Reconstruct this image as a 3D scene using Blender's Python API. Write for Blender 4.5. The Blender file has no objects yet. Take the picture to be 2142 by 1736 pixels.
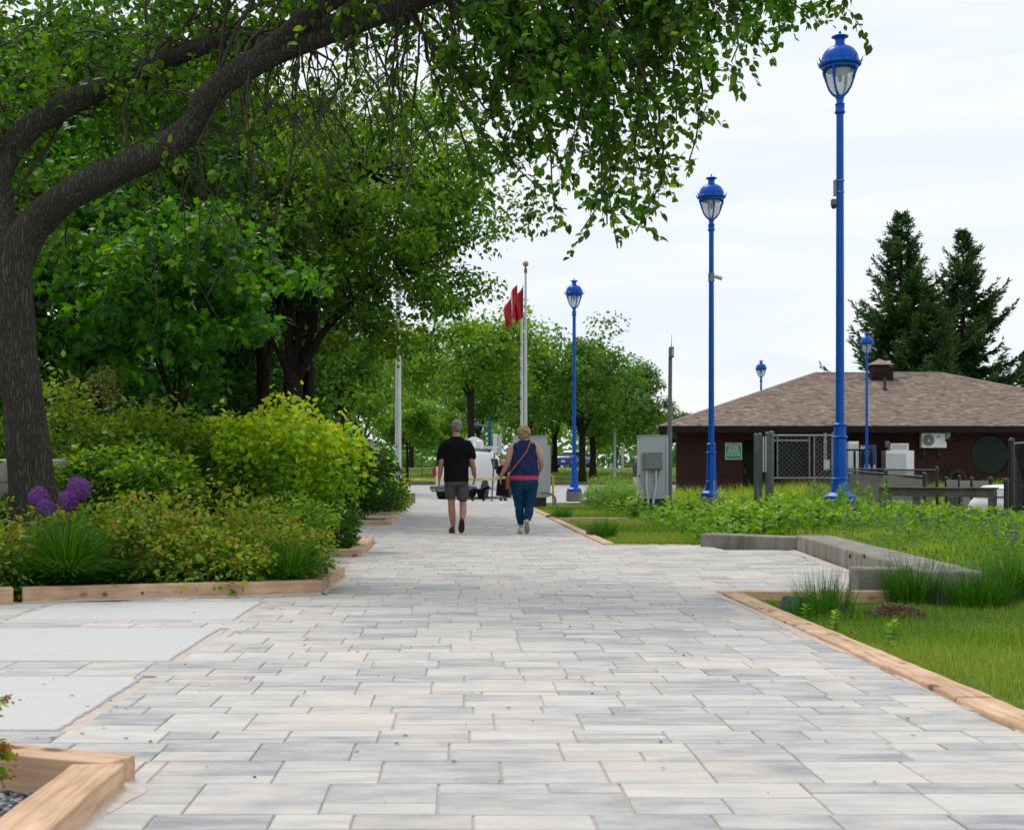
import bpy, math, random
import numpy as np
from mathutils import Vector, Matrix, Euler

R = math.radians
random.seed(11)
rng = np.random.default_rng(11)
scene = bpy.context.scene
col = scene.collection

# ------------------------------------------------------------------ camera
CAMH, F, PX, PY = 0.88, 2975.0, 957.0, 999.0
cam_data = bpy.data.cameras.new('camera')
cam = bpy.data.objects.new('camera', cam_data)
col.objects.link(cam)
cam.location = (0, 0, CAMH)
cam.rotation_euler = (R(90), 0, 0)
cam_data.sensor_width = 36.0
cam_data.lens = 36.0 * F / 2142.0
cam_data.shift_x = (1071 - PX) / 2142.0
cam_data.shift_y = (PY - 868) / 2142.0
cam_data.clip_start = 0.1
cam_data.clip_end = 4000
cam_data.dof.use_dof = True
cam_data.dof.focus_distance = 11.5
cam_data.dof.aperture_fstop = 9.0
scene.camera = cam

# ------------------------------------------------------------------ light
SUN_EL, SUN_AZ = R(58), R(-28)          # azimuth measured from +Y (ahead) towards +X
world = bpy.data.worlds.new('World')
scene.world = world
world.use_nodes = True
nt = world.node_tree
nt.nodes.clear()
N = nt.nodes.new
wo = N('ShaderNodeOutputWorld')
bg = N('ShaderNodeBackground')
sky = N('ShaderNodeTexSky')
sky.sky_type = 'NISHITA'
sky.sun_disc = False
sky.sun_elevation = SUN_EL
sky.sun_rotation = SUN_AZ
sky.air_density = 1.0
sky.dust_density = 2.0
sc_ = N('ShaderNodeVectorMath'); sc_.operation = 'SCALE'; sc_.inputs['Scale'].default_value = 0.10
nt.links.new(sky.outputs[0], sc_.inputs[0])
tc = N('ShaderNodeTexCoord')
mp = N('ShaderNodeMapping'); mp.inputs['Scale'].default_value = (1.6, 1.6, 15.0)
nt.links.new(tc.outputs['Generated'], mp.inputs[0])
nz = N('ShaderNodeTexNoise'); nz.inputs['Scale'].default_value = 1.7; nz.inputs['Detail'].default_value = 5.0
nz.inputs['Roughness'].default_value = 0.52
nz.inputs['Distortion'].default_value = 0.6
nt.links.new(mp.outputs[0], nz.inputs['Vector'])
cr = N('ShaderNodeValToRGB')
cr.color_ramp.elements[0].position = 0.30; cr.color_ramp.elements[0].color = (0.80, 0.875, 0.97, 1)
cr.color_ramp.elements[1].position = 0.62; cr.color_ramp.elements[1].color = (0.94, 0.955, 0.98, 1)
nt.links.new(nz.outputs['Fac'], cr.inputs[0])
mx = N('ShaderNodeMix'); mx.data_type = 'RGBA'; mx.inputs[0].default_value = 0.92
nt.links.new(sc_.outputs[0], mx.inputs[6]); nt.links.new(cr.outputs[0], mx.inputs[7])
nt.links.new(mx.outputs[2], bg.inputs['Color'])
bg.inputs['Strength'].default_value = 0.97
nt.links.new(bg.outputs[0], wo.inputs['Surface'])

sun_d = bpy.data.lights.new('sun', 'SUN')
sun_d.energy = 1.5
sun_d.angle = R(14)
sun_d.color = (1.0, 0.96, 0.90)
sun = bpy.data.objects.new('sun', sun_d)
col.objects.link(sun)
sdir = Vector((math.sin(SUN_AZ) * math.cos(SUN_EL), math.cos(SUN_AZ) * math.cos(SUN_EL), math.sin(SUN_EL)))
sun.rotation_euler = sdir.to_track_quat('Z', 'Y').to_euler()
sun.location = sdir * 60

vs = scene.view_settings
vs.view_transform = 'Standard'
vs.look = 'None'
vs.exposure = 0.17
vs.gamma = 1.0
vs.use_curve_mapping = False
scene.cycles.max_bounces = 8
scene.cycles.transparent_max_bounces = 8
scene.cycles.use_denoising = True

# ------------------------------------------------------------------ helpers
def P(px, py, Y):
    """photo point (2142 x 1736 units) at distance Y from the camera"""
    return Vector(((px - PX) / F * Y, Y, CAMH + (PY - py) / F * Y))

def sst(a, b, x):
    t = np.clip((x - a) / (b - a), 0, 1)
    return t * t * (3 - 2 * t)

def gz(x, y):
    x = np.asarray(x, float); y = np.asarray(y, float)
    z = -0.055 + 0.50 * sst(57, 80, y) + 1.20 * sst(80, 118, y) + 1.5 * sst(140, 500, y)
    z = z + 0.20 * sst(3.75, 4.5, x) * sst(10.3, 11.3, y) * (1 - sst(17.5, 27, y))
    z = z + 0.22 * sst(9.0, 12.5, x) * sst(24, 42, y) * (1 - sst(56, 60, y))
    z = z + 0.02 * np.sin(x * 1.3 + y * 0.7) * sst(2.2, 3.2, x) * (1 - sst(50, 57, y))
    return z

def g1(x, y):
    return float(gz(x, y))

def mesh_from(name, verts, faces, smooth=False, angle=None):
    me = bpy.data.meshes.new(name)
    me.from_pydata([tuple(v) for v in verts], [], faces)
    if smooth:
        me.polygons.foreach_set('use_smooth', [True] * len(me.polygons))
        if angle is not None:
            me.set_sharp_from_angle(angle=R(angle))
    me.update()
    return me

def tag(o, label=None, cat=None, group=None, kind=None):
    if label: o['label'] = label
    if cat: o['category'] = cat
    if group: o['group'] = group
    if kind: o['kind'] = kind
    return o

def empty(name, loc, rz=0, label=None, cat=None, group=None):
    o = bpy.data.objects.new(name, None)
    o.empty_display_size = 0.1
    col.objects.link(o)
    o.location = loc
    o.rotation_euler = (0, 0, rz)
    return tag(o, label, cat, group)

def wloc(o):
    v = Vector((0, 0, 0))
    while o is not None:
        v += o.location
        o = o.parent
    return v

def add(name, me, mat=None, parent=None, loc=None, rot=None):
    o = bpy.data.objects.new(name, me)
    col.objects.link(o)
    if mat is not None:
        if len(me.materials) == 0:
            me.materials.append(mat)
    if parent is not None:
        o.parent = parent
    if loc is not None: o.location = loc
    if rot is not None: o.rotation_euler = rot
    return o

def copy_tree(o, parent=None):
    c = o.copy(); col.objects.link(c); c.parent = parent
    for ch in list(o.children):
        copy_tree(ch, c)
    return c

class MB:
    def __init__(s):
        s.v = []; s.f = []
    def _add(s, vs_, fs_):
        b = len(s.v)
        s.v += [Vector(v) for v in vs_]
        s.f += [tuple(i + b for i in f) for f in fs_]
        return s
    def box(s, c, d, rz=0, M=None):
        x, y, z = d[0] / 2, d[1] / 2, d[2] / 2
        vs_ = [Vector((sx * x, sy * y, sz * z)) for sz in (-1, 1) for sy in (-1, 1) for sx in (-1, 1)]
        m = M if M is not None else Matrix.Rotation(rz, 3, 'Z')
        vs_ = [m @ v + Vector(c) for v in vs_]
        return s._add(vs_, [(0, 2, 3, 1), (4, 5, 7, 6), (0, 1, 5, 4), (2, 6, 7, 3), (0, 4, 6, 2), (1, 3, 7, 5)])
    def quad(s, a, b, c, d):
        return s._add([a, b, c, d], [(0, 1, 2, 3)])
    def lathe(s, prof, n=24, c=(0, 0, 0), ph=0.0):
        vs_ = []; fs_ = []
        for r, z in prof:
            for k in range(n):
                a = 2 * math.pi * k / n + ph
                vs_.append((c[0] + r * math.cos(a), c[1] + r * math.sin(a), c[2] + z))
        m = len(prof)
        for i in range(m - 1):
            for k in range(n):
                k2 = (k + 1) % n
                fs_.append((i * n + k, i * n + k2, (i + 1) * n + k2, (i + 1) * n + k))
        fs_.append(tuple(range(n - 1, -1, -1)))
        fs_.append(tuple((m - 1) * n + k for k in range(n)))
        return s._add(vs_, fs_)
    def tube(s, pts, rad, n=8, cap=True, flat=None):
        pts = [Vector(p) for p in pts]
        m = len(pts)
        if not hasattr(rad, '__len__'):
            rad = [rad] * m
        vs_ = []; fs_ = []
        u = None
        for i, p in enumerate(pts):
            t = (pts[min(i + 1, m - 1)] - pts[max(i - 1, 0)])
            if t.length < 1e-9: t = Vector((0, 0, 1))
            t.normalize()
            if u is None:
                a = Vector((0, 0, 1)) if abs(t.z) < 0.9 else Vector((1, 0, 0))
                u = a.cross(t).normalized()
            else:
                u = (u - t * u.dot(t))
                if u.length < 1e-6: u = Vector((1, 0, 0)).cross(t)
                u.normalize()
            w = t.cross(u)
            for k in range(n):
                a = 2 * math.pi * k / n
                vs_.append(p + (u * math.cos(a) + w * math.sin(a)) * rad[i])
        for i in range(m - 1):
            for k in range(n):
                k2 = (k + 1) % n
                fs_.append((i * n + k, i * n + k2, (i + 1) * n + k2, (i + 1) * n + k))
        if cap:
            fs_.append(tuple(range(n - 1, -1, -1)))
            fs_.append(tuple((m - 1) * n + k for k in range(n)))
        return s._add(vs_, fs_)
    def rings(s, rs, n=20, ex=2.0):
        """closed loft of horizontal superellipses: (cx, cy, z, rx, ry)"""
        vs_ = []; fs_ = []
        for cx, cy, z, rx, ry in rs:
            for k in range(n):
                a = 2 * math.pi * k / n
                ca, sa = math.cos(a), math.sin(a)
                vs_.append((cx + rx * math.copysign(abs(ca) ** (2 / ex), ca), cy + ry * math.copysign(abs(sa) ** (2 / ex), sa), z))
        m = len(rs)
        for i in range(m - 1):
            for k in range(n):
                k2 = (k + 1) % n
                fs_.append((i * n + k, i * n + k2, (i + 1) * n + k2, (i + 1) * n + k))
        fs_.append(tuple(range(n - 1, -1, -1)))
        fs_.append(tuple((m - 1) * n + k for k in range(n)))
        return s._add(vs_, fs_)
    def ell(s, c, r, M=None, n=14, m=9):
        vs_ = []; fs_ = []
        for i in range(1, m):
            th = math.pi * i / m
            for k in range(n):
                a = 2 * math.pi * k / n
                v = Vector((r[0] * math.sin(th) * math.cos(a), r[1] * math.sin(th) * math.sin(a), -r[2] * math.cos(th)))
                vs_.append((M @ v if M is not None else v) + Vector(c))
        for sgn in (-1, 1):
            v = Vector((0, 0, sgn * r[2])); vs_.append((M @ v if M is not None else v) + Vector(c))
        b = (m - 1) * n
        for i in range(m - 2):
            for k in range(n):
                k2 = (k + 1) % n
                fs_.append((i * n + k, i * n + k2, (i + 1) * n + k2, (i + 1) * n + k))
        for k in range(n):
            k2 = (k + 1) % n
            fs_.append((b, k2, k)); fs_.append((b + 1, (m - 2) * n + k, (m - 2) * n + k2))
        return s._add(vs_, fs_)
    def prism(s, poly, z0, z1):
        n = len(poly)
        vs_ = [(x, y, z0) for x, y in poly] + [(x, y, z1) for x, y in poly]
        fs_ = [tuple(range(n - 1, -1, -1)), tuple(range(n, 2 * n))]
        fs_ += [(k, (k + 1) % n, n + (k + 1) % n, n + k) for k in range(n)]
        return s._add(vs_, fs_)
    def build(s, name, mat, parent=None, W=False, smooth=False, angle=40, bevel=0, seg=2, loc=None, rot=None):
        v = s.v
        if W and parent is not None:
            L = wloc(parent)
            v = [a - L for a in v]
        me = mesh_from(name, v, s.f, smooth, angle if smooth else None)
        o = add(name, me, mat, parent, loc, rot)
        if bevel:
            b = o.modifiers.new('bevel', 'BEVEL'); b.width = bevel; b.segments = seg; b.limit_method = 'ANGLE'; b.angle_limit = R(40)
            if seg > 1 and not smooth:
                pass
        return o

def fast_mesh(name, V, loops, starts, rnd=None, smooth=False):
    """V (n,3), loops flat vertex index array, starts polygon loop starts"""
    me = bpy.data.meshes.new(name)
    me.vertices.add(len(V)); me.vertices.foreach_set('co', np.ascontiguousarray(V, dtype=np.float32).ravel())
    me.loops.add(len(loops)); me.loops.foreach_set('vertex_index', np.ascontiguousarray(loops, dtype=np.int32))
    me.polygons.add(len(starts)); me.polygons.foreach_set('loop_start', np.ascontiguousarray(starts, dtype=np.int32))
    if rnd is not None:
        at = me.attributes.new('rnd', 'FLOAT', 'FACE')
        at.data.foreach_set('value', np.ascontiguousarray(rnd, dtype=np.float32))
    if smooth:
        me.polygons.foreach_set('use_smooth', np.ones(len(starts), dtype=bool))
    me.update(calc_edges=True)
    return me

def nrm(a):
    return a / np.maximum(np.linalg.norm(a, axis=1, keepdims=True), 1e-9)

# leaf templates: (along, across, up) per vertex + faces
LEAF = {
 'ovate': ([(0, 0, 0), (.28, .30, .06), (.62, .27, .05), (1, 0, -.06), (.62, -.27, .05), (.28, -.30, .06)], [(0, 3, 2, 1), (0, 5, 4, 3)]),
 'diamond': ([(0, 0, 0), (.45, .17, .03), (1, 0, -.05), (.45, -.17, .03)], [(0, 3, 2, 1)]),
 'lance': ([(0, 0, 0), (.35, .13, .03), (1, 0, -.12), (.35, -.13, .03)], [(0, 3, 2, 1)]),
 'needle': ([(0, 0, 0), (.5, .10, .02), (1, 0, 0), (.5, -.10, .02)], [(0, 3, 2, 1)]),
 'broad': ([(0, 0, 0), (.22, .25, .07), (.6, .29, .08), (1, 0, -.12), (.6, -.29, .08), (.22, -.25, .07)], [(0, 3, 2, 1), (0, 5, 4, 3)]),
 'maple': ([(0, 0, 0), (.12, .38, .0), (.30, .26, .03), (.52, .55, -.03), (.60, .24, .03), (1, 0, -.08), (.60, -.24, .03), (.52, -.55, -.03), (.30, -.26, .03), (.12, -.38, .0)],
           [(0, 5, 4, 3, 2, 1), (0, 9, 8, 7, 6, 5)]),
}

def leaf_mesh(name, Pn, D, Nn, L, shape, rnd):
    Pn = np.asarray(Pn, float); n = len(Pn)
    D = nrm(np.asarray(D, float)); S = nrm(np.cross(Nn, D)); U = np.cross(D, S)
    T, Fs = LEAF[shape]
    T = np.array(T)
    L = np.broadcast_to(np.asarray(L, float), (n,))
    V = Pn[:, None, :] + L[:, None, None] * (T[None, :, 0:1] * D[:, None, :] + T[None, :, 1:2] * S[:, None, :] + T[None, :, 2:3] * U[:, None, :])
    k = len(T)
    base = (np.arange(n) * k)[:, None]
    fl = np.concatenate([np.array(f) for f in Fs])
    loops = (base + fl[None, :]).ravel()
    lens = np.array([len(f) for f in Fs])
    starts = np.concatenate([[0], np.cumsum(np.tile(lens, n))[:-1]])
    return fast_mesh(name, V.reshape(-1, 3), loops, starts, np.repeat(rnd, len(Fs)))

def leaf_dirs(n, out=None, up=0.55, droop=0.35, r=rng):
    """random leaf directions and normals"""
    D = r.normal(size=(n, 3)); D[:, 2] *= 0.6
    if out is not None: D = D + out * 0.8
    D = nrm(D); D[:, 2] -= droop
    Nn = r.normal(size=(n, 3)); Nn[:, 2] = np.abs(Nn[:, 2]) * 0.6 + up
    if out is not None: Nn = Nn + out * 0.35
    return nrm(D), nrm(Nn)

def blade_mesh(name, B, H, Wd, lean, rnd, r=rng, curve=0.6):
    """grass blades: base points, heights, widths, lean vectors (n,2)"""
    n = len(B)
    a = r.uniform(0, 2 * np.pi, n)
    S = np.stack([np.cos(a), np.sin(a), np.zeros(n)], 1) * (Wd / 2)[:, None]
    Ln = np.concatenate([lean, np.zeros((n, 1))], 1)
    Z = np.zeros((n, 3)); Z[:, 2] = H
    mid = B + Z * 0.55 + Ln * 0.25 * curve * H[:, None]
    tip = B + Z * (1 - 0.35 * np.clip(np.linalg.norm(lean, axis=1), 0, 2))[:, None] + Ln * H[:, None]
    V = np.stack([B - S, B + S, mid + S * 0.8, mid - S * 0.8, tip], 1).reshape(-1, 3)
    fl = np.array([0, 1, 2, 3, 3, 2, 4])
    loops = ((np.arange(n) * 5)[:, None] + fl[None, :]).ravel()
    starts = np.concatenate([[0], np.cumsum(np.tile([4, 3], n))[:-1]])
    return fast_mesh(name, V, loops, starts, np.repeat(rnd, 2))

# ------------------------------------------------------------------ materials
def mat_new(name):
    m = bpy.data.materials.new(name); m.use_nodes = True
    t = m.node_tree
    return m, t, t.nodes['Principled BSDF']

def rgba(c): return (c[0], c[1], c[2], 1.0)

def simple(name, c, rough=0.6, c2=None, scale=6.0, bump=0.0, bscale=None, metal=0.0, stretch=(1, 1, 1), spec=0.5, coat=0.0, detail=4.0, lo=.35, hi=.65):
    m, t, b = mat_new(name)
    b.inputs['Roughness'].default_value = rough
    b.inputs['Metallic'].default_value = metal
    b.inputs['Specular IOR Level'].default_value = spec
    if coat: b.inputs['Coat Weight'].default_value = coat; b.inputs['Coat Roughness'].default_value = 0.08
    if c2 is None: c2 = tuple(x * 0.82 for x in c)
    tcn = t.nodes.new('ShaderNodeTexCoord')
    mpn = t.nodes.new('ShaderNodeMapping'); mpn.inputs['Scale'].default_value = stretch
    t.links.new(tcn.outputs['Object'], mpn.inputs[0])
    n1 = t.nodes.new('ShaderNodeTexNoise'); n1.inputs['Scale'].default_value = scale; n1.inputs['Detail'].default_value = detail
    t.links.new(mpn.outputs[0], n1.inputs['Vector'])
    r = t.nodes.new('ShaderNodeValToRGB')
    r.color_ramp.elements[0].position = lo; r.color_ramp.elements[0].color = rgba(c2)
    r.color_ramp.elements[1].position = hi; r.color_ramp.elements[1].color = rgba(c)
    t.links.new(n1.outputs['Fac'], r.inputs[0])
    t.links.new(r.outputs[0], b.inputs['Base Color'])
    if bump:
        n2 = t.nodes.new('ShaderNodeTexNoise'); n2.inputs['Scale'].default_value = bscale or scale * 4; n2.inputs['Detail'].default_value = 6
        t.links.new(mpn.outputs[0], n2.inputs['Vector'])
        bp = t.nodes.new('ShaderNodeBump'); bp.inputs['Strength'].default_value = bump; bp.inputs['Distance'].default_value = 0.02
        t.links.new(n2.outputs['Fac'], bp.inputs['Height']); t.links.new(bp.outputs[0], b.inputs['Normal'])
    return m

def leafmat(name, stops, trans=0.38, rough=0.5, tint=(1.75, 1.45, 0.40)):
    m = bpy.data.materials.new(name); m.use_nodes = True
    t = m.node_tree; t.nodes.clear()
    out = t.nodes.new('ShaderNodeOutputMaterial')
    at = t.nodes.new('ShaderNodeAttribute'); at.attribute_name = 'rnd'
    r = t.nodes.new('ShaderNodeValToRGB')
    els = r.color_ramp.elements
    els[0].position = stops[0][0]; els[0].color = rgba(stops[0][1])
    els[1].position = stops[-1][0]; els[1].color = rgba(stops[-1][1])
    for p_, c_ in stops[1:-1]:
        e = els.new(p_); e.color = rgba(c_)
    t.links.new(at.outputs['Fac'], r.inputs[0])
    p = t.nodes.new('ShaderNodeBsdfPrincipled'); p.inputs['Roughness'].default_value = rough
    p.inputs['Specular IOR Level'].default_value = 0.35
    tr = t.nodes.new('ShaderNodeBsdfTranslucent')
    vm = t.nodes.new('ShaderNodeVectorMath'); vm.operation = 'MULTIPLY'; vm.inputs[1].default_value = tint
    t.links.new(r.outputs[0], p.inputs['Base Color']); t.links.new(r.outputs[0], vm.inputs[0]); t.links.new(vm.outputs[0], tr.inputs['Color'])
    mxs = t.nodes.new('ShaderNodeMixShader'); mxs.inputs[0].default_value = trans
    t.links.new(p.outputs[0], mxs.inputs[1]); t.links.new(tr.outputs[0], mxs.inputs[2]); t.links.new(mxs.outputs[0], out.inputs[0])
    return m

def bark_mat(name, c, c2, sc=1.0, bump=1.0):
    m, t, b = mat_new(name)
    b.inputs['Roughness'].default_value = 0.95; b.inputs['Specular IOR Level'].default_value = 0.05
    tcn = t.nodes.new('ShaderNodeTexCoord')
    mpn = t.nodes.new('ShaderNodeMapping'); mpn.inputs['Scale'].default_value = (sc, sc, sc * 0.14)
    t.links.new(tcn.outputs['Object'], mpn.inputs[0])
    v = t.nodes.new('ShaderNodeTexVoronoi'); v.inputs['Scale'].default_value = 42; v.feature = 'DISTANCE_TO_EDGE'
    n = t.nodes.new('ShaderNodeTexNoise'); n.inputs['Scale'].default_value = 14; n.inputs['Detail'].default_value = 6
    vm = t.nodes.new('ShaderNodeVectorMath'); vm.operation = 'MULTIPLY_ADD'
    vm.inputs[1].default_value = (.12, .12, .12)
    t.links.new(mpn.outputs[0], n.inputs['Vector'])
    t.links.new(n.outputs['Color'], vm.inputs[0]); t.links.new(mpn.outputs[0], vm.inputs[2])
    t.links.new(vm.outputs[0], v.inputs['Vector'])
    r = t.nodes.new('ShaderNodeValToRGB')
    r.color_ramp.elements[0].position = 0.02; r.color_ramp.elements[0].color = rgba(c2)
    r.color_ramp.elements[1].position = 0.30; r.color_ramp.elements[1].color = rgba(c)
    t.links.new(v.outputs['Distance'], r.inputs[0])
    t.links.new(r.outputs[0], b.inputs['Base Color'])
    ad = t.nodes.new('ShaderNodeMath'); ad.operation = 'ADD'
    mn = t.nodes.new('ShaderNodeMath'); mn.operation = 'MINIMUM'; mn.inputs[1].default_value = 0.25
    t.links.new(v.outputs['Distance'], mn.inputs[0])
    ml = t.nodes.new('ShaderNodeMath'); ml.operation = 'MULTIPLY'; ml.inputs[1].default_value = 0.25
    t.links.new(n.outputs['Fac'], ml.inputs[0])
    t.links.new(mn.outputs[0], ad.inputs[0]); t.links.new(ml.outputs[0], ad.inputs[1])
    bp = t.nodes.new('ShaderNodeBump'); bp.inputs['Strength'].default_value = bump; bp.inputs['Distance'].default_value = 0.06
    t.links.new(ad.outputs[0], bp.inputs['Height']); t.links.new(bp.outputs[0], b.inputs['Normal'])
    return m

def paver_mat():
    m, t, b = mat_new('paver_concrete')
    b.inputs['Roughness'].default_value = 0.85; b.inputs['Specular IOR Level'].default_value = 0.25
    at = t.nodes.new('ShaderNodeAttribute'); at.attribute_name = 'rnd'
    ge = t.nodes.new('ShaderNodeNewGeometry')
    # offset the streaks per paver
    cx = t.nodes.new('ShaderNodeCombineXYZ')
    mu = t.nodes.new('ShaderNodeMath'); mu.operation = 'MULTIPLY'; mu.inputs[1].default_value = 37.0
    t.links.new(at.outputs['Fac'], mu.inputs[0]); t.links.new(mu.outputs[0], cx.inputs[2]); t.links.new(mu.outputs[0], cx.inputs[0])
    ad = t.nodes.new('ShaderNodeVectorMath'); ad.operation = 'ADD'
    t.links.new(ge.outputs['Position'], ad.inputs[0]); t.links.new(cx.outputs[0], ad.inputs[1])
    mpn = t.nodes.new('ShaderNodeMapping'); mpn.inputs['Scale'].default_value = (3.2, 9.0, 1.0)
    t.links.new(ad.outputs[0], mpn.inputs[0])
    n1 = t.nodes.new('ShaderNodeTexNoise'); n1.inputs['Scale'].default_value = 1.2; n1.inputs['Detail'].default_value = 5; n1.inputs['Roughness'].default_value = 0.6
    t.links.new(mpn.outputs[0], n1.inputs['Vector'])
    # value = 0.5*rnd + noise
    m1 = t.nodes.new('ShaderNodeMath'); m1.operation = 'MULTIPLY_ADD'; m1.inputs[1].default_value = 0.33; 
    t.links.new(at.outputs['Fac'], m1.inputs[0]); t.links.new(n1.outputs['Fac'], m1.inputs[2])
    r = t.nodes.new('ShaderNodeValToRGB')
    e = r.color_ramp.elements
    e[0].position = 0.36; e[0].color = (0.285, 0.288, 0.298, 1)
    e[1].position = 0.98; e[1].color = (0.62, 0.592, 0.548, 1)
    x = e.new(0.54); x.color = (0.40, 0.398, 0.396, 1)
    x = e.new(0.70); x.color = (0.50, 0.486, 0.462, 1)
    t.links.new(m1.outputs[0], r.inputs[0])
    # fine aggregate
    n3 = t.nodes.new('ShaderNodeTexNoise'); n3.inputs['Scale'].default_value = 160; n3.inputs['Detail'].default_value = 3
    t.links.new(ge.outputs['Position'], n3.inputs['Vector'])
    r3 = t.nodes.new('ShaderNodeMapRange'); r3.inputs[3].default_value = 0.90; r3.inputs[4].default_value = 1.08
    t.links.new(n3.outputs['Fac'], r3.inputs[0])
    hs = t.nodes.new('ShaderNodeVectorMath'); hs.operation = 'SCALE'
    t.links.new(r.outputs[0], hs.inputs[0]); t.links.new(r3.outputs[0], hs.inputs['Scale'])
    # swept joint sand
    n2 = t.nodes.new('ShaderNodeTexNoise'); n2.inputs['Scale'].default_value = 1.3; n2.inputs['Detail'].default_value = 7; n2.inputs['Roughness'].default_value = 0.62
    t.links.new(ge.outputs['Position'], n2.inputs['Vector'])
    r2 = t.nodes.new('ShaderNodeValToRGB')
    r2.color_ramp.elements[0].position = 0.50; r2.color_ramp.elements[0].color = (0, 0, 0, 1)
    r2.color_ramp.elements[1].position = 0.70; r2.color_ramp.elements[1].color = (0.75, 0.75, 0.75, 1)
    t.links.new(n2.outputs['Fac'], r2.inputs[0])
    mxn = t.nodes.new('ShaderNodeMix'); mxn.data_type = 'RGBA'
    t.links.new(r2.outputs[0], mxn.inputs[0]); t.links.new(hs.outputs[0], mxn.inputs[6]); mxn.inputs[7].default_value = (0.66, 0.57, 0.485, 1)
    t.links.new(mxn.outputs[2], b.inputs['Base Color'])
    bp = t.nodes.new('ShaderNodeBump'); bp.inputs['Strength'].default_value = 0.25; bp.inputs['Distance'].default_value = 0.003
    t.links.new(n3.outputs['Fac'], bp.inputs['Height']); t.links.new(bp.outputs[0], b.inputs['Normal'])
    return m

def wood_mat(name, c, c2, knot=(0.10, 0.055, 0.03)):
    m, t, b = mat_new(name)
    b.inputs['Roughness'].default_value = 0.75; b.inputs['Specular IOR Level'].default_value = 0.25
    tcn = t.nodes.new('ShaderNodeTexCoord')
    oi = t.nodes.new('ShaderNodeObjectInfo')
    ml = t.nodes.new('ShaderNodeMath'); ml.operation = 'MULTIPLY'; ml.inputs[1].default_value = 23
    t.links.new(oi.outputs['Random'], ml.inputs[0])
    av = t.nodes.new('ShaderNodeVectorMath'); av.operation = 'ADD'
    t.links.new(tcn.outputs['Object'], av.inputs[0]); t.links.new(ml.outputs[0], av.inputs[1])
    mpn = t.nodes.new('ShaderNodeMapping'); mpn.inputs['Scale'].default_value = (1.6, 22, 22)
    t.links.new(av.outputs[0], mpn.inputs[0])
    n = t.nodes.new('ShaderNodeTexNoise'); n.inputs['Scale'].default_value = 1.6; n.inputs['Detail'].default_value = 7; n.inputs['Distortion'].default_value = 0.7
    t.links.new(mpn.outputs[0], n.inputs['Vector'])
    r = t.nodes.new('ShaderNodeValToRGB')
    r.color_ramp.elements[0].position = 0.32; r.color_ramp.elements[0].color = rgba(c2)
    r.color_ramp.elements[1].position = 0.62; r.color_ramp.elements[1].color = rgba(c)
    t.links.new(n.outputs['Fac'], r.inputs[0])
    # large blotches
    n2 = t.nodes.new('ShaderNodeTexNoise'); n2.inputs['Scale'].default_value = 5; n2.inputs['Detail'].default_value = 3
    t.links.new(av.outputs[0], n2.inputs['Vector'])
    mr = t.nodes.new('ShaderNodeMapRange'); mr.inputs[1].default_value = .3; mr.inputs[2].default_value = .7; mr.inputs[3].default_value = 0.78; mr.inputs[4].default_value = 1.12
    t.links.new(n2.outputs['Fac'], mr.inputs[0])
    sc1 = t.nodes.new('ShaderNodeVectorMath'); sc1.operation = 'SCALE'
    t.links.new(r.outputs[0], sc1.inputs[0]); t.links.new(mr.outputs[0], sc1.inputs['Scale'])
    # knots
    mk = t.nodes.new('ShaderNodeMapping'); mk.inputs['Scale'].default_value = (4.2, 7.5, 7.5)
    t.links.new(av.outputs[0], mk.inputs[0])
    v = t.nodes.new('ShaderNodeTexVoronoi'); v.inputs['Scale'].default_value = 1.0
    t.links.new(mk.outputs[0], v.inputs['Vector'])
    rk = t.nodes.new('ShaderNodeValToRGB')
    rk.color_ramp.elements[0].position = 0.11; rk.color_ramp.elements[0].color = (0.85, 0.85, 0.85, 1)
    rk.color_ramp.elements[1].position = 0.23; rk.color_ramp.elements[1].color = (0, 0, 0, 1)
    t.links.new(v.outputs['Distance'], rk.inputs[0])
    mxn = t.nodes.new('ShaderNodeMix'); mxn.data_type = 'RGBA'
    t.links.new(rk.outputs[0], mxn.inputs[0]); t.links.new(sc1.outputs[0], mxn.inputs[6]); mxn.inputs[7].default_value = rgba(knot)
    t.links.new(mxn.outputs[2], b.inputs['Base Color'])
    bp = t.nodes.new('ShaderNodeBump'); bp.inputs['Strength'].default_value = 0.5; bp.inputs['Distance'].default_value = 0.004
    t.links.new(n.outputs['Fac'], bp.inputs['Height']); t.links.new(bp.outputs[0], b.inputs['Normal'])
    return m

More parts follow.
